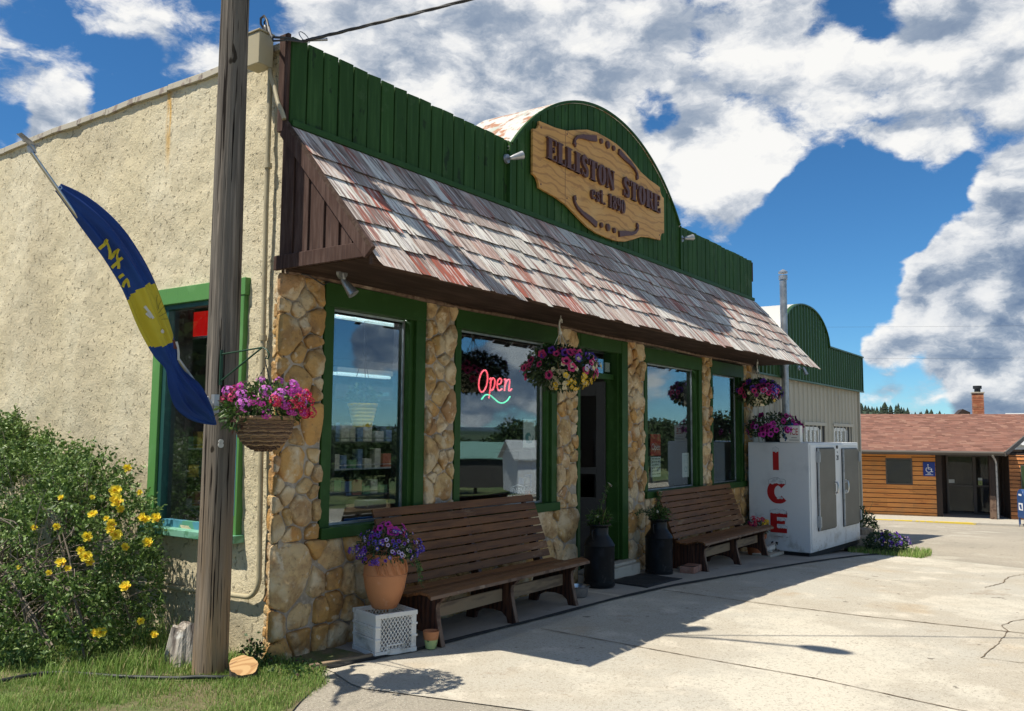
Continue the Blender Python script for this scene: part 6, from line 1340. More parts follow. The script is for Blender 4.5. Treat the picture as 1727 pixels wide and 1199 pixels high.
# ------------------------------------------------------------------ grass, stump, log, hose
V = []; rows = []
for y in steps(-4.2, 7.5, 46): rows.append([(x, y) for x in steps(-7, (-.02 if y > .0 else lerp(.12, -.1, min(1, -y/.8))) if y > -.75 else float(np.interp(-y, [.75, 1.0, 2.2, 3.4, 4.5], [-.14, -.75, -1.7, -3.0, -4])), 30)])
b = MB(); W_ = 31
for row in rows:
    for x, y in row: V.append((x, y, gz(x, y)+.006+.02*max(0, mnoise.noise(Vector((x*2, y*2, 3))))))
F = [(j*W_+i, j*W_+i+1, (j+1)*W_+i+1, (j+1)*W_+i) for j in range(len(rows)-1) for i in range(W_-1)]
b.add(V, F, 0, .5); tag(b.build('soil', 'soil', smooth=60), kind='structure')
def blades(name, P, H, Wd, label, m='grass'):
    N_ = len(P); a = rng.uniform(0, 2*np.pi, N_); d = np.stack([np.cos(a), np.sin(a), np.zeros(N_)], 1); s = np.stack([-np.sin(a), np.cos(a), np.zeros(N_)], 1); ln = rng.uniform(.1, .9, N_)[:, None]; H = H[:, None]; Wd = Wd[:, None]; z = np.array((0, 0, 1.))
    V = np.stack([P-s*Wd, P+s*Wd, P+d*H*ln*.25+z*H*.5+s*Wd*.7, P+d*H*ln*.25+z*H*.5-s*Wd*.7, P+d*H*ln*.62+z*H*.85+s*Wd*.35, P+d*H*ln*.62+z*H*.85-s*Wd*.35, P+d*H*ln*.95+z*H*.93, P+d*H*ln*.95+z*H*.93], 1).reshape(-1, 3)
    b_ = np.arange(N_)[:, None]*8; F = np.concatenate([b_+np.array([[0, 1, 2, 3]]), b_+np.array([[3, 2, 4, 5]]), b_+np.array([[5, 4, 6, 7]])], 1).reshape(-1, 4)
    o = npmesh(name, V, F, np.repeat(rng.random(N_), 3), m); return tag(o, label, 'grass', kind='stuff')
def gmask(x, y):
    """grass edge along the apron and the gravel strip"""
    lim = np.where(y > -.75, np.interp(y, [-.75, -.45, -.12, .0], [-.14, .10, .10, -.03]), np.interp(-y, [.75, 1.0, 2.2, 3.4], [-.14, -.75, -1.7, -3.0]))
    return x < np.where(y > 0, -.03, lim)
xy = np.stack([rng.uniform(-3.6, .12, 330000), rng.uniform(-3.0, 2.2, 330000)], 1); dist = np.hypot(xy[:, 0]+4.37, xy[:, 1]+5.2)
k = gmask(xy[:, 0]+rng.normal(size=len(xy))*.03, xy[:, 1]) & (dist > 2.6) & (xy[:, 0] > -3.3); xy = xy[k]
nz = np.array([mnoise.noise(Vector((x*1.6, y*1.6, 9)))+.5*mnoise.noise(Vector((x*5, y*5, 2))) for x, y in xy]); k = rng.random(len(xy)) < np.clip(.75+nz*1.2, .10, 1); xy, nz = xy[k], nz[k]
zz = np.array([gz(x, y) for x, y in xy]); P = np.stack([xy[:, 0], xy[:, 1], zz+.004], 1); Hh = rng.uniform(.015, .045, len(P))*(1+np.clip(nz, -.3, .8))
blades('grass', P, Hh, rng.uniform(.0014, .0028, len(P)), 'short mown green grass beside the stucco wall')
def tuft(n, cx, cy, rx, ry, h0, h1): return np.stack([rng.normal(cx, rx, n), rng.normal(cy, ry, n), np.zeros(n)], 1), rng.uniform(h0, h1, n)
T = [tuft(700, -.66, .62, .13, .14, .08, .24), tuft(220, -.42, .30, .08, .06, .04, .10), tuft(380, -.05, -.10, .05, .06, .05, .14), tuft(500, -1.0, .75, .18, .12, .08, .22), tuft(300, -.20, .18, .08, .1, .05, .15), tuft(200, -.06, -.28, .08, .1, .04, .10), tuft(400, -.85, .35, .3, .15, .05, .14), tuft(160, -.30, .95, .1, .1, .2, .45)]
P = np.concatenate([t[0] for t in T]); H_ = np.concatenate([t[1] for t in T]); k = gmask(P[:, 0], P[:, 1]); P, H_ = P[k], H_[k]
blades('tall_grass', P, H_*.72, rng.uniform(.002, .0045, len(P)), 'taller unmown grass around the stump and the foot of the bush')
PP = np.concatenate([rng.normal(size=(260, 3))*np.array((.05, .06, .05))+np.array((-.12, .02, .09)), rng.normal(size=(400, 3))*np.array((.10, .16, .02))+np.array((-.10, -.35, .03))]); PP = PP[gmask(PP[:, 0], PP[:, 1])]
tag(leaves('weeds', PP, rng.normal(size=PP.shape)+np.array((0, 0, .7)), .03, .022, 'basket_leaf', None), 'broad leaved weeds at the foot of the wall corner', 'weeds', kind='stuff')
r = empty('tree_stump', (-.30, .50, 0), label='pale split weathered tree stump behind the utility pole', cat='stump')
for (cx, cy, hgt, r0, sd) in ((-.07, .0, .27, .125, 1), (.11, .05, .26, .07, 5)):
    b = MB(); n = 26; V = []; zsl = steps(0, 1, 8)
    for j, t in enumerate(zsl):
        for k in range(n):
            a = 2*math.pi*k/n; q = r0*(1.25-.45*t)*(1+.13*mnoise.noise(Vector((math.cos(a)*2, math.sin(a)*2, sd+t*.4)))+.06*math.sin(a*7+sd)); hh = hgt*(1+.22*mnoise.noise(Vector((math.cos(a)*1.7, math.sin(a)*1.7, sd+9)))); V.append((cx+q*math.cos(a), cy+q*math.sin(a), hh*t))
    V.append((cx, cy, hgt*.86)); F = [(j*n+k, j*n+(k+1) % n, (j+1)*n+(k+1) % n, (j+1)*n+k) for j in range(8) for k in range(n)]+[(8*n+k, 8*n+(k+1) % n, 9*n) for k in range(n)]
    b.add(V, F, 0, .5); P_('split_trunk', b, 'stump_wood', r, local=True)
r = empty('cut_log', (-.40, -.20, 0), label='short freshly cut log round lying in the grass at the pole foot', cat='log')
def logp(n, s, tilt): return [(s*(1+.06*math.sin(k*2.3))*math.cos(2*math.pi*k/n), s*(1+.05*math.cos(k*1.7))*math.sin(2*math.pi*k/n)) for k in range(n)]
b = MB(); n = 24; lp = logp(n, .092, 0); V = [(u*.95, v*.95, 0) for u, v in lp]+[(u*1.05, v*1.05, .095+.22*u+.42*v) for u, v in lp]; b.add(V, [(k, (k+1) % n, n+(k+1) % n, n+k) for k in range(n)]); P_('bark', b, 'bark', r, local=True)
b = MB(); b.add([(u*1.045, v*1.045, .098+.22*u+.42*v) for u, v in lp]+[(0, 0, .098)], [(k, (k+1) % n, n) for k in range(n)]); P_('cut_face', b, 'cut_wood', r, local=True)
b = MB(); pts = [(-1.9, 1.0, .02), (-1.45, .98, .03), (-1.14, .90, .03), (-.92, .42, .035), (-.72, .12, .03), (-.62, .0, .035), (-.52, -.12, .03), (-.42, -.16, .02)]
P3 = [Vector(p) for p in pts]; out = []
for i in range(len(P3)-1):
    p0, p1, p2, p3 = P3[max(i-1, 0)], P3[i], P3[i+1], P3[min(i+2, len(P3)-1)]
    for k in range(8): f = k/8; out.append(.5*((2*p1)+(-p0+p2)*f+(2*p0-5*p1+4*p2-p3)*f*f+(-p0+3*p1-3*p2+p3)*f**3))
b.tube(out, .014, 8); tag(b.build('garden_hose', 'hose', smooth=60), 'dark garden hose lying through the grass in front of the bush', 'hose')
# gutter soil and edging plank at the pillar foot
b = MB(); b.hexa([(.02, -.44, .012), (.62, -.56, .012), (.62, -.515, .012), (.02, -.39, .012), (.02, -.44, .05), (.62, -.56, .038), (.62, -.515, .038), (.02, -.39, .05)]); tag(b.build('edging_plank', 'plank', bevel=.006), 'weathered plank edging the pavement in front of the corner pillar', 'plank')
b = MB(); b.add([(.0, -.38, .018), (.55, -.50, .018), (.55, -.03, .018), (.0, -.03, .018)], [(0, 1, 2, 3)]); tag(b.build('bare_soil', 'soil'), kind='structure')

# ------------------------------------------------------------------ metal clad building
mb_ = empty('metal_building', (10.36, .02, -.4), label='beige metal clad building with a green arched parapet to the right of the store', cat='building')
b = MB(); x = 10.36; x1 = 17.9
while x < x1-.01:
    xe_ = min(x+.30, x1); zb = gz(x)-.3
    prof = [(x, 0), (x+.02, -.028), (x+.05, -.028), (x+.07, 0), (x+.14, 0), (x+.15, -.008), (x+.16, 0), (x+.22, 0), (x+.23, -.008), (x+.24, 0), (xe_, 0)]
    for (a0, d0), (a1, d1) in zip(prof, prof[1:]): b.add([(a0, d0, zb), (a1, d1, zb), (a1, d1, 2.8), (a0, d0, 2.8)], [(0, 1, 2, 3)], 0, .5)
    x += .30
P_('metal_siding', b, 'siding_beige', mb_)
b = MB(); b.box(10.36, 17.88, .02, .06, -.9, 3.55); b.box(17.80, 17.88, .06, 10, -1, 3.0); b.box(10.36, 17.8, 9.9, 10, -1, 3); b.box(10.36, 17.88, .06, 10, 3.0, 3.1); P_('walls', b, 'siding_beige', mb_)
b = MB(); b.box(17.86, 17.94, -.05, .10, -.95, 2.8); P_('corner_trim', b, 'siding_beige', mb_, bevel=.004)
ztop2 = lambda x: max(3.64, 2.43+math.sqrt(max(0, 1.88**2-(x-13.35)**2))) if 11.9 < x < 14.8 else 3.64
def zt2(x):
    z = 3.64-.0*x
    if abs(x-13.35) < 1.62: z = max(z, 3.64+.70*(1-(abs(x-13.35)/1.62)**2.3)**.62)
    return z
b = MB(); x = 10.37
while x < 17.95:
    xe_ = min(x+.20, 17.98)
    prof = [(x, -.10), (x+.02, -.13), (x+.045, -.13), (x+.065, -.10), (x+.12, -.10), (xe_, -.10)]
    for (a0, d0), (a1, d1) in zip(prof, prof[1:]): b.add([(a0, d0, 2.8), (a1, d1, 2.8), (a1, d1, zt2(a1)), (a0, d0, zt2(a0))], [(0, 1, 2, 3)], 0, random.random())
    x += .20
b.box(17.96, 17.99, -.13, .3, 2.8, 3.65); b.box(10.37, 17.99, -.095, -.09, 2.79, 3.6); P_('green_fascia', b, 'green_metal', mb_)
b = MB(); b.bar((10.37, -.12, 3.655), (11.73, -.12, 3.655), .07, .03); b.bar((14.97, -.12, 3.655), (17.99, -.12, 3.655), .07, .03); b.bar((10.37, -.115, 2.80), (17.99, -.115, 2.80), .05, .03)
xs2 = steps(11.73, 14.97, 40)
for a0, a1 in zip(xs2, xs2[1:]): b.bar((a0, -.12, zt2(a0)+.012), (a1, -.12, zt2(a1)+.012), .07, .025)
P_('green_edge', b, 'green_metal', mb_)
b = MB(); V = []; n_ = len(xs2)
for (yy, dz) in ((-.09, .02), (1.6, .02), (1.6, -.02), (-.09, -.02)):
    for xx in xs2: V.append((xx, yy, zt2(xx)+dz))
F = [(a*n_+i, a*n_+i+1, ((a+1) % 4)*n_+i+1, ((a+1) % 4)*n_+i) for a in range(4) for i in range(n_-1)]; b.add(V, F, 0, .5); P_('arched_roof_sheet', b, 'white_metal_roof', mb_, smooth=50)
for x0, x1_, z1_ in ((13.35, 14.85, 1.93), (15.55, 17.15, 1.93)):
    b = MB(); b.box(x0-.06, x1_+.06, -.05, .0, z1_, z1_+.07); b.box(x0-.05, x0, -.03, .0, .5, z1_); b.box(x1_, x1_+.05, -.03, .0, .5, z1_); b.box(x0, x1_, -.03, .0, .45, .5); w = P_('window', b, 'siding_beige', mb_, bevel=.004)
    b = MB(); b.box(x0, x1_, -.008, -.002, .5, z1_); P_('recess', b, 'dark', w); b = MB(); b.box(x0+.08, x0+.95, -.016, -.010, .6, z1_-.10); P_('pane', b, 'glass', w)
    b = MB(); b.box(x0+.02, x0+.08, -.028, -.009, .55, z1_-.05); b.box(x0+.95, x0+1.02, -.028, -.009, .55, z1_-.05); b.box(x0+.08, x0+.95, -.028, -.009, z1_-.10, z1_-.03); b.box(x0+1.1, x0+1.18, -.028, -.009, .55, z1_-.08); P_('sash', b, 'white_plastic', w)
r = empty('vent_pipe', (11.62, -.20, gz(11.6)), label='silver metal vent pipe standing up the front of the metal building', cat='vent pipe')
b = MB(); b.tube([(11.62, -.20, 1.0), (11.62, -.20, 3.2), (11.62, -.20, 4.70)], .065, 16); b.tube([(11.62, -.20, 3.0), (11.62, -.20, 3.06)], .075, 16); b.tube([(11.62, -.20, 4.62), (11.62, -.20, 4.70)], .08, 16); b.lathe([(.085, 0), (.085, .03), (.01, .075)], 16, c=(11.62, -.2, 4.74)); P_('pipe', b, 'galv', r, smooth=40)
b = MB(); b.tube([(11.72, -.17, .2), (11.72, -.17, 2.7)], .025, 8); b.box(11.56, 11.7, -.15, -.02, 2.4, 2.44); P_('bracket_pipe', b, 'galv', r, smooth=40)

# ------------------------------------------------------------------ shrub and flower bed beyond the freezer
def shrub(name, loc, rad, n, L_, W_, m, label, cat='shrub', stems=30):
    r = empty(name, loc, label=label, cat=cat); P, d = ell_pts(n, (0, 0, rad[2]*.75), rad, .45, 1.0); k = P[:, 2] > 0; P, d = P[k], d[k]
    kk = np.array([mnoise.noise(Vector((p[0]*6, p[1]*6, p[2]*6))) > -.25 for p in P]); P, d = P[kk], d[kk]
    leaves('foliage', P, d+rng.normal(size=P.shape)*.7+np.array((0, 0, .3)), L_, W_, m, r, local=True); b = MB(); rr = random.Random(n)
    for i in range(stems):
        a = rr.uniform(0, 6.28); q = rr.uniform(.2, .8); top = Vector((math.cos(a)*rad[0]*q, math.sin(a)*rad[1]*q, rad[2]*rr.uniform(1.2, 1.95))); b.tube([(0, 0, 0), top*.5+Vector((0, 0, .05)), top], [.008, .005, .002], 4)
    P_('stems', b, 'stem_green', r, local=True); return r
shrub('leafy_shrub', (13.4, -.95, gz(13.4)), (.38, .42, .45), 2600, .06, .03, 'dark_leaf', 'dark leafy shrub between the ice freezer and the post office')
r = shrub('purple_flower_plant', (12.15, -1.75, gz(12.2)), (.36, .36, .22), 1700, .05, .03, 'dark_leaf', 'low plant with purple flowers at the edge of the gravel lot', 'flowers')
bloom(r, (.05, -.05, .17), (.36, .36, .24), [(FM['violet'], 26, .026, .1, 1), (FM['blueviolet'], 20, .026, .0, .9), (FM['lilac'], 10, .024, -.1, .6, (250, 330))], 6)
rr = random.Random(9)
for i, (x, y, z) in enumerate(((12.35, -1.18, 0), (12.75, -1.32, 0), (13.15, -1.46, 0), (12.55, -1.22, .13), (12.95, -1.36, .13), (12.9, -1.2, .26))):
    b = MB(); b.box(-.19, .19, -.10, .10, 0, .125); o = b.build('retaining_block', 'block_stone', bevel=.015); o.location = (x, y, gz(x)+z); o.rotation_euler = (0, 0, R(-19+rr.uniform(-4, 4)))
    tag(o, 'tan stone block of the low retaining wall beyond the freezer', 'stone block', 'blocks of the low retaining wall')
N_ = 9000; xy = np.stack([rng.uniform(11.45, 14.2, N_), rng.uniform(-2.45, -.5, N_)], 1); k = (xy[:, 1] > -2.5+ (xy[:, 0]-12.0)*.15) & (xy[:, 0] > 11.5+rng.normal(size=N_)*.05) & (xy[:, 1] < -1.15+(xy[:, 0]-12)*.2) & (xy[:, 0]+xy[:, 1]*.45 < 12.35+rng.normal(size=N_)*.08); xy = xy[k]
P = np.stack([xy[:, 0], xy[:, 1], [gz(x)+.004 for x in xy[:, 0]]], 1); blades('grass', P, rng.uniform(.03, .12, len(P)), rng.uniform(.003, .006, len(P)), 'small strip of grass at the end of the concrete apron')

# ------------------------------------------------------------------ post office
po = empty('post_office', (30.2, 2.9, -1.3), R(-75), label='low cedar sided post office with a brown shingle roof across the gravel lot', cat='post office')
def lap(b, x0, x1, y, z0, z1, face=-1, h=.17, gap=None, ax='x', m=0):
    z = z0; k = 0
    while z < z1-.01:
        zt = min(z+h, z1)
        if ax == 'x': b.add([(x0, y+face*.045, z+.028), (x1, y+face*.045, z+.028), (x1, y+face*.02, zt), (x0, y+face*.02, zt), (x0, y, z+.028), (x1, y, z+.028)], [(0, 1, 2, 3), (0, 4, 5, 1)] , m)
        else: b.add([(y+face*.028, x0, z), (y+face*.028, x1, z), (y+face*.006, x1, zt), (y+face*.006, x0, zt), (y, x0, z), (y, x1, z)], [(0, 1, 2, 3), (0, 4, 5, 1)], m)
        z = zt; k += 1
b = MB(); lap(b, -6, .95, 0, .05, 2.5); lap(b, 1.82, 2.62, 0, .05, 2.5); lap(b, .95, 1.82, 0, .05, 1.28); lap(b, .95, 1.82, 0, 2.2, 2.5)
lap(b, 0, 1.55, 2.80, .05, 2.5, 1, ax='y'); P_('cedar_siding', b, 'cedar', po, local=True)
b = MB(); b.box(-6, 2.72, .001, .15, 0, 2.6); b.box(2.62, 2.82, -.04, .001, 0, 2.5); b.box(2.66, 2.79, .15, 1.6, 0, 2.5); b.box(2.79, 6.2, 1.6, 1.7, 0, 2.5); b.box(-6, 9, 8.9, 9, 0, 2.5); b.box(4.95, 5.25, .9, 1.6, 0, 2.5); b.box(8.9, 9, 1.6, 9, 0, 2.5); P_('walls', b, 'dark_brown', po, local=True)
b = MB(); 
for (x0, x1) in ((5.0, 6.1),): lap(b, x0, x1, -.05, .1, 2.4, h=.14)
P_('tile_siding', b, 'cedar_tile', po, local=True)
b = MB(); b.box(4.98, 6.12, -.049, .9, .02, 2.45); P_('bay', b, 'dark_brown', po, local=True)
b = MB(); b.box(.93, 1.84, -.05, -.02, 1.26, 1.30); b.box(.93, 1.84, -.05, -.02, 2.18, 2.22); b.box(.93, .97, -.05, -.02, 1.30, 2.18); b.box(1.80, 1.84, -.05, -.02, 1.30, 2.18); w = P_('window', b, 'gutter', po, local=True)
b = MB(); b.box(.97, 1.80, -.03, -.022, 1.30, 2.18); P_('pane', b, 'glass', w, local=True); b = MB(); b.box(.98, 1.79, -.015, -.005, 1.31, 2.17); P_('dark_room', b, 'interior_dark', w, local=True)
b = MB(); b.box(5.35, 5.62, -.10, -.08, .95, 2.05); w = P_('window', b, 'gutter', po, local=True); b = MB(); b.box(5.375, 5.595, -.105, -.101, .98, 2.02); P_('pane', b, 'dark_leaf', w, local=True)
b = MB(); f = [(3.15, 3.22), (4.05, 4.16), (4.86, 4.94)]
for a0, a1 in f: b.box(a0, a1, 1.50, 1.58, .1, 2.35)
b.box(3.15, 4.94, 1.50, 1.58, 2.28, 2.36); b.box(3.15, 4.94, 1.50, 1.58, .05, .18); b.box(3.22, 4.86, 1.50, 1.57, 1.16, 1.22); d_ = P_('door', b, 'gutter', po, local=True)
b = MB(); b.box(3.22, 4.05, 1.53, 1.545, .18, 2.28); b.box(4.16, 4.86, 1.53, 1.545, .18, 2.28); P_('pane', b, 'glass', d_, local=True)
b = MB(); b.box(3.22, 3.42, 1.51, 1.52, 1.28, 1.42); P_('notice', b, 'paper', d_, local=True); b = MB(); b.box(4.22, 4.36, 1.51, 1.52, 1.4, 1.5); P_('notice', b, 'paper', d_, local=True); b = MB(); b.box(4.22, 4.36, 1.51, 1.52, 1.22, 1.39); P_('notice', b, 'lime_band', d_, local=True)
b = MB(); b.box(3.2, 4.9, 2.9, 3.0, .1, 2.4); P_('lobby_wall', b, 'interior_wall', po, local=True); b = MB(); b.box(2.8, 6.2, 1.61, 3.0, .06, .10); P_('lobby_floor', b, 'interior_floor', po, local=True)
# roof: front slope, ridge, overhanging gable prow
b = MB(); rr = random.Random(1); e0, rg = (-.85, 2.50), (4.6, 3.98)
def rf(x, t): return (x, lerp(e0[0], rg[0], t), lerp(e0[1], rg[1], t))
nr = 34
for j in range(nr):
    t0, t1 = j/nr, (j+1)/nr; xr0, xr1 = 4.75+2.6*t0, 4.75+2.6*t1; x = -7+rr.uniform(0, .3)
    while x < xr0:
        xe_ = min(x+rr.choice([.16, .24, .32]), xr0); lift = .012+.012*rr.random(); p = [rf(x, t0), rf(xe_, t0), rf(min(xe_, xr1) if xe_ >= xr0 else xe_, t1), rf(x, t1)]
        if xe_ >= xr0: p[2] = rf(xr1, t1)
        b.add([(p[0][0], p[0][1], p[0][2]+lift), (p[1][0], p[1][1], p[1][2]+lift), (p[2][0], p[2][1], p[2][2]+.002), (p[3][0], p[3][1], p[3][2]+.002), p[0], p[1]], [(0, 1, 2, 3), (0, 4, 5, 1)], 0, rr.random()); x = xe_
P_('roof', b, 'asphalt_shingle', po, local=True)
b = MB(); b.add([(-7, e0[0], e0[1]-.02), (4.75, e0[0], e0[1]-.02), (7.35, rg[0], rg[1]-.02), (-7, rg[0], rg[1]-.02), (-7, 10, e0[1]-.02), (4.75, 10, e0[1]-.02)], [(0, 3, 2, 1), (3, 4, 5, 2)]); b.box(-6, 4.9, -.8, 1.7, 2.42, 2.46); P_('roof_underside', b, 'dark_brown', po, local=True)
b = MB(); b.bar((-7, e0[0]-.01, e0[1]-.06), (4.78, e0[0]-.01, e0[1]-.06), .04, .13); b.bar((4.76, e0[0], e0[1]-.06), (7.36, rg[0], rg[1]-.06), .05, .16); b.tube([(-7, e0[0]-.07, e0[1]-.03), (4.7, e0[0]-.07, e0[1]-.03)], .06, 8); P_('gutter_and_barge', b, 'gutter', po, local=True)
b = MB(); b.tube([(4.35, -.9, 2.45), (4.38, -.80, 2.36), (4.52, -.35, 2.22), (4.55, -.30, 2.1), (4.55, -.30, .15)], .045, 8); P_('downspout', b, 'galv', po, local=True, smooth=50)
b = MB(); b.box(4.32, 4.50, -.35, -.17, .08, 2.42); P_('porch_post', b, 'dark_brown', po, local=True, bevel=.01); b = MB(); b.box(4.315, 4.505, -.355, -.165, .08, .95); P_('post_foot', b, 'worn_edge', po, local=True, bevel=.01)
b = MB(); b.box(2.79, 2.86, .35, .62, 1.5, 2.25); P_('notice_box', b, 'galv', po, local=True, bevel=.03)
b = MB(); rr = random.Random(14)
for k in range(13): b.box(4.72, 5.12, 5.4, 5.8, 3.9+k*.075, 3.965+k*.075, 0, rr.random())
ch_ = P_('chimney', b, 'brick', po, local=True); b = MB(); b.box(4.69, 5.15, 5.37, 5.83, 4.87, 4.93); P_('chimney_cap', b, 'cap_flashing', ch_, local=True, bevel=.01); b = MB(); b.tube([(4.92, 5.6, 4.93), (4.92, 5.6, 5.06)], .12, 12); b.tube([(4.92, 5.6, 5.07), (4.92, 5.6, 5.20)], .17, 12); P_('flue_cap', b, 'black_metal', ch_, local=True, smooth=40)
b = MB(); b.prism([(4.1, 3.9), (4.7, 3.9), (4.7, 4.10), (4.42, 4.24)], lambda u, v, w: (u, w, v), 6.2, 7.6); P_('rear_dormer', b, 'dark_brown', po, local=True)
r = empty('wheelchair_sign', (0, 0, 0), label='blue wheelchair access sign on the cedar wall of the post office', cat='sign'); r.location = po.matrix_basis @ Vector((2.42, -.06, 1.84)) if False else Vector((30.2, 2.9, -1.3))+Matrix.Rotation(R(-75), 3, 'Z') @ Vector((2.40, -.06, 1.84)); r.rotation_euler = (0, 0, R(-75))
b = MB(); b.box(-.20, .20, -.015, 0, -.26, .26); P_('plate', b, 'sign_blue', r, local=True, bevel=.004)
fz = lambda u, v, w: (u, -.0152-w, v)
b = MB(); b.ribbon(arcp(-.01, -.02, .095, .095, 130, 390, 20), .026, fz, 0, .002); b.ribbon([(-.035, .11), (-.03, .0), (.06, .0), (.09, -.10), (.13, -.09)], .030, fz, 0, .0026); b.ribbon([(-.03, .055), (.045, .05)], .022, fz, 0, .003); b.ribbon(arcp(-.035, .155, .013, .013, 0, 360, 10), .026, fz, 0, .002); b.box(-.13, .13, -.0175, -.0152, -.215, -.195); b.box(-.06, .06, -.0175, -.0152, -.175, -.155); P_('wheelchair_symbol', b, 'white_print', r, local=True)
b = MB(); b.box(-5, 2.6, -2.0, -.03, .0, .12); b.box(2.6, 6.6, -2.0, 1.5, .0, .12); b.box(-5, -2, -2.1, -2.0, 0, .12); o = b.build('porch_walk', 'curb', bevel=.01); o.location = po.location; o.rotation_euler = po.rotation_euler; tag(o, kind='structure')
b = MB(); b.box(-3.6, 3.6, -2.09, -2.001, -.02, .125); o = b.build('yellow_curb', 'curb_yellow', bevel=.01); o.location = po.location; o.rotation_euler = po.rotation_euler; tag(o, kind='structure')
# mailbox
r = empty('mailbox', (29.35, -2.42, gz(29.3)), R(-65), label='blue street collection mailbox at the right edge in front of the post office', cat='mailbox')
b = MB(); prof = [(-.27, .30), (.27, .30), (.27, 1.02)]+[(.27*math.cos(R(a)), 1.02+.24*math.sin(R(a))) for a in range(15, 180, 15)]+[(-.27, 1.02)]; b.prism(prof, lambda u, v, w: (w, u, v), 0, .55); P_('box', b, 'mail_blue', r, local=True, bevel=.015)
b = MB()
for x in (.04, .51):
    for y in (-.22, .22): b.box(x-.025, x+.025, y-.025, y+.025, 0, .31)
P_('legs', b, 'mail_blue', r, local=True)
b = MB(); b.prism([(-.20, 1.16), (.12, 1.19), (.12, 1.26), (-.20, 1.22)], lambda u, v, w: (w, u, v), .08, .47); P_('pull_down_door', b, 'gutter', r, local=True, bevel=.01)
b = MB()
for (y) in (-.275,):
    b.box(.12, .45, y-.003, y-.001, .56, .80)
b.box(-.004, -.001, -.20, .14, .56, .80); P_('label_panel', b, 'white_print', r, local=True)
b = MB(); b.prism([(-.14, .60), (.0, .60), (.10, .74), (-.08, .76)], lambda u, v, w: (w, u, v), -.006, -.0042); b.prism([(.16, .60), (.30, .60), (.40, .74), (.22, .76)], lambda u, v, w: (u, w, v), -.280, -.2785); P_('eagle_mark', b, 'mail_blue', r, local=True)
b = MB(); b.box(-.004, -.001, -.12, .12, 1.04, 1.10); P_('white_strip', b, 'white_print', r, local=True)
r = empty('white_building', (41, -3.5, gz(41)), R(-75), label='white sided building just visible past the right end of the post office', cat='building')
b = MB(); b.box(-1.6, 8, 0, 6, 0, 2.7); P_('wall', b, 'white_siding', r, local=True); b = MB(); b.prism([(-.5, 2.7), (6.5, 2.7), (3, 4.2)], lambda u, v, w: (w, u, v), -2, 8.4); P_('roof', b, 'grey_roof', r, local=True); b = MB(); b.box(1.0, 2.0, -.03, 0, 1, 2); P_('window', b, 'dark', r, local=True)
# distant hillside wood
b = MB(); rr = random.Random(4)
for i in range(900):
    x = rr.uniform(190, 330); y = rr.uniform(30, 190); u, v = (x-268)/110, (y-108)/110; q = math.hypot(u, v)
    if q > .95: continue
    z = -3+max(0, 1-q*q)**1.2*16*(1+.35*mnoise.noise(Vector((u*2.2+2.3, v*2.2, 2.3)))+.1*mnoise.noise(Vector((u*7, v*7, 2.3)))); h = rr.uniform(1.8, 3.6); w = h*rr.uniform(.35, .55)
    for k in range(4):
        z0 = z+h*(.1+.22*k); rad = w*(1-.21*k); n = 7; V = [(x+rad*rr.uniform(.75, 1.15)*math.cos(2*math.pi*j/n), y+rad*rr.uniform(.75, 1.15)*math.sin(2*math.pi*j/n), z0) for j in range(n)]+[(x, y, z0+h*.38)]
        b.add(V, [(j, (j+1) % n, n) for j in range(n)], 0, rr.random())
tag(b.build('distant_wood', 'conifer'), 'dark conifer wood on the far hill above the post office roof', 'wood', kind='stuff')
for z_, l in ((7.2, 'upper of the two thin power lines crossing the sky above the post office'), (5.6, 'lower of the two thin power lines crossing the sky above the post office')):
    b = MB(); b.tube([v for v in cable((30, 26, z_+.3), (62, -34, z_+.8), .5, 24)], .0035, 4); tag(b.build('power_line', 'cable'), l, 'power line', 'power lines in the sky')

# ------------------------------------------------------------------ across the street (seen reflected in the windows)
def tree(loc, h, w, seed, label, n=2600):
    r = empty('broadleaf_tree', loc, label=label, cat='tree', group='trees across the street'); rr = random.Random(seed); b = MB()
    b.tube([(0, 0, -.2), (.05, 0, h*.25), (0, .1, h*.5), (0, 0, h*.8)], [h*.035, h*.026, h*.016, h*.006], 7)
    Ps = []; Ds = []
    for i in range(11):
        a = rr.uniform(0, 6.28); z = h*rr.uniform(.30, .85); q = w*rr.uniform(.1, .38)*(1.2-z/h*.6); c = (q*math.cos(a), q*math.sin(a), z); rad = (w*rr.uniform(.16, .26), w*rr.uniform(.16, .26), h*rr.uniform(.10, .17)); b.tube([(0, 0, z*.6), (c[0]*.5, c[1]*.5, z*.85), c], [h*.012, h*.008, h*.004], 5)
        P, d = ell_pts(n//11, c, rad, .4, 1.1); Ps.append(P); Ds.append(d+rng.normal(size=P.shape)*.7)
    P_('trunk', b, 'bark', r, local=True); leaves('crown', np.concatenate(Ps), np.concatenate(Ds), h*.06, h*.04, 'tree_leaf', r, local=True); return r
TR = [(81.2, -21.8, 7.5, 9.1), (88.8, -28.1, 6.4, 8.0), (79.2, -28.7, 6.8, 11.0), (90.6, -37.3, 7.3, 9.9), (85.0, -37.9, 8.3, 9.6), (83.9, -41.9, 6.4, 10.3), (74.4, -40.7, 6.3, 10.6), (81.2, -48.8, 8.3, 10.1), (72.4, -48.1, 8.1, 9.3), (79.2, -58.5, 6.4, 8.4), (78.8, -62.3, 7.2, 9.9), (68.3, -57.7, 7.1, 9.1), (67.3, -61.7, 8.4, 10.0), (68.8, -69.4, 8.6, 10.0), (66.7, -71.6, 8.5, 10.7), (61.5, -71.5, 6.7, 10.5), (58, -31, 6.5, 7), (52, -58, 7.5, 9), (46, -54, 7, 8)]
for i, (x, y, h, w) in enumerate(TR): tree((x, y, gz(x, y)), h, w, i, 'green broadleaf tree across the street, seen only reflected in the store windows')
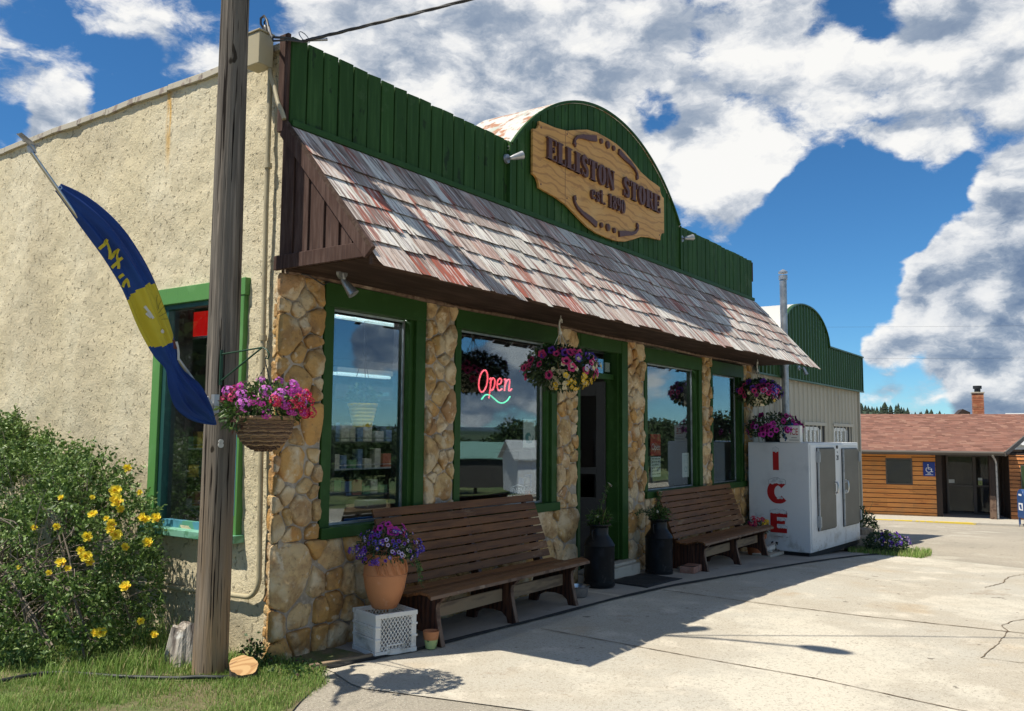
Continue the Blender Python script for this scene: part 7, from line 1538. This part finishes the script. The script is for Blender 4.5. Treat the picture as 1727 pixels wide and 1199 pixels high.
for i, (x, y, h, w) in enumerate(((-9, 14, 8, 8), (-12.5, 18, 9, 9), (-14, 24, 9, 9), (-19, 27, 9, 9), (-8, 21, 9, 8))): tree((x, y, gz(x, y)), h, w, 40+i, 'green broadleaf tree left of the store, seen only reflected in the side window', 2200)['group'] = 'trees left of the store'
def house(name, loc, rz, w, d, h, rh, mw, mr, label):
    r = empty(name, loc, rz, label=label, cat='house'); b = MB(); b.box(0, w, 0, d, -.5, h); b.prism([(0, h), (d, h), (d/2, h+rh-.05)], lambda u, v, w_: (w_, u, v), .01, w-.01); P_('wall', b, mw, r, local=True)
    b = MB(); e = .35; b.hexa([(-e, -e, h-.2), (w+e, -e, h-.2), (w+e, d/2, h+rh), (-e, d/2, h+rh), (-e, -e, h-.1), (w+e, -e, h-.1), (w+e, d/2, h+rh+.1), (-e, d/2, h+rh+.1)]); b.hexa([(-e, d/2, h+rh), (w+e, d/2, h+rh), (w+e, d+e, h-.2), (-e, d+e, h-.2), (-e, d/2, h+rh+.1), (w+e, d/2, h+rh+.1), (w+e, d+e, h-.1), (-e, d+e, h-.1)]); P_('roof', b, mr, r, local=True)
    for k in range(int(w//2)):
        b = MB(); b.box(.8+k*2, 1.4+k*2, d+.001, d+.03, h*.35, h*.7); P_('window', b, 'dark', r, local=True); 
    for k in range(2): b = MB(); b.box(-.03, -.001, d*.3+k*d*.3, d*.3+.5+k*d*.3, h*.35, h*.7); P_('window', b, 'dark', r, local=True)
house('white_barn', (49, -25.5, -1.9), R(-140), 5, 4.4, 2.0, 1.1, 'white_siding', 'grey_roof', 'white gabled barn across the street, seen only reflected in the second window')
house('green_roofed_house', (66, -42, -3.0), R(-125), 9, 7, 2.4, 1.4, 'interior_wall', 'teal_roof', 'low house with a green roof across the street, seen only reflected in the windows')
for x, y, h in ((9.3, -14.4, 10.9), (33, -17, 9.3)):
    r = empty('wooden_pole', (x, y, gz(x, y)), label='wooden power pole across the street, seen only reflected in the windows', cat='utility pole', group='power poles across the street'); b = MB(); b.tube([(0, 0, 0), (0, 0, h)], [.15, .11], 12); P_('shaft', b, 'pole_wood', r, local=True, smooth=60); b = MB(); b.box(-1.1, 1.1, -.05, .05, h-.6, h-.48); P_('crossarm', b, 'pole_wood', r, local=True)
for dy, z_ in ((0, 8.9), (0, 7.9), (0, 6.6)):
    b = MB(); b.tube(cable((-25, -13, z_), (9.3, -14.4, z_-.1), .4, 16), .015, 4); b.tube(cable((9.3, -14.4, z_-.1), (33, -17, z_), .5, 16), .015, 4); tag(b.build('street_cable', 'cable'), 'overhead cable along the street between the power poles', 'cable', 'overhead street cables')
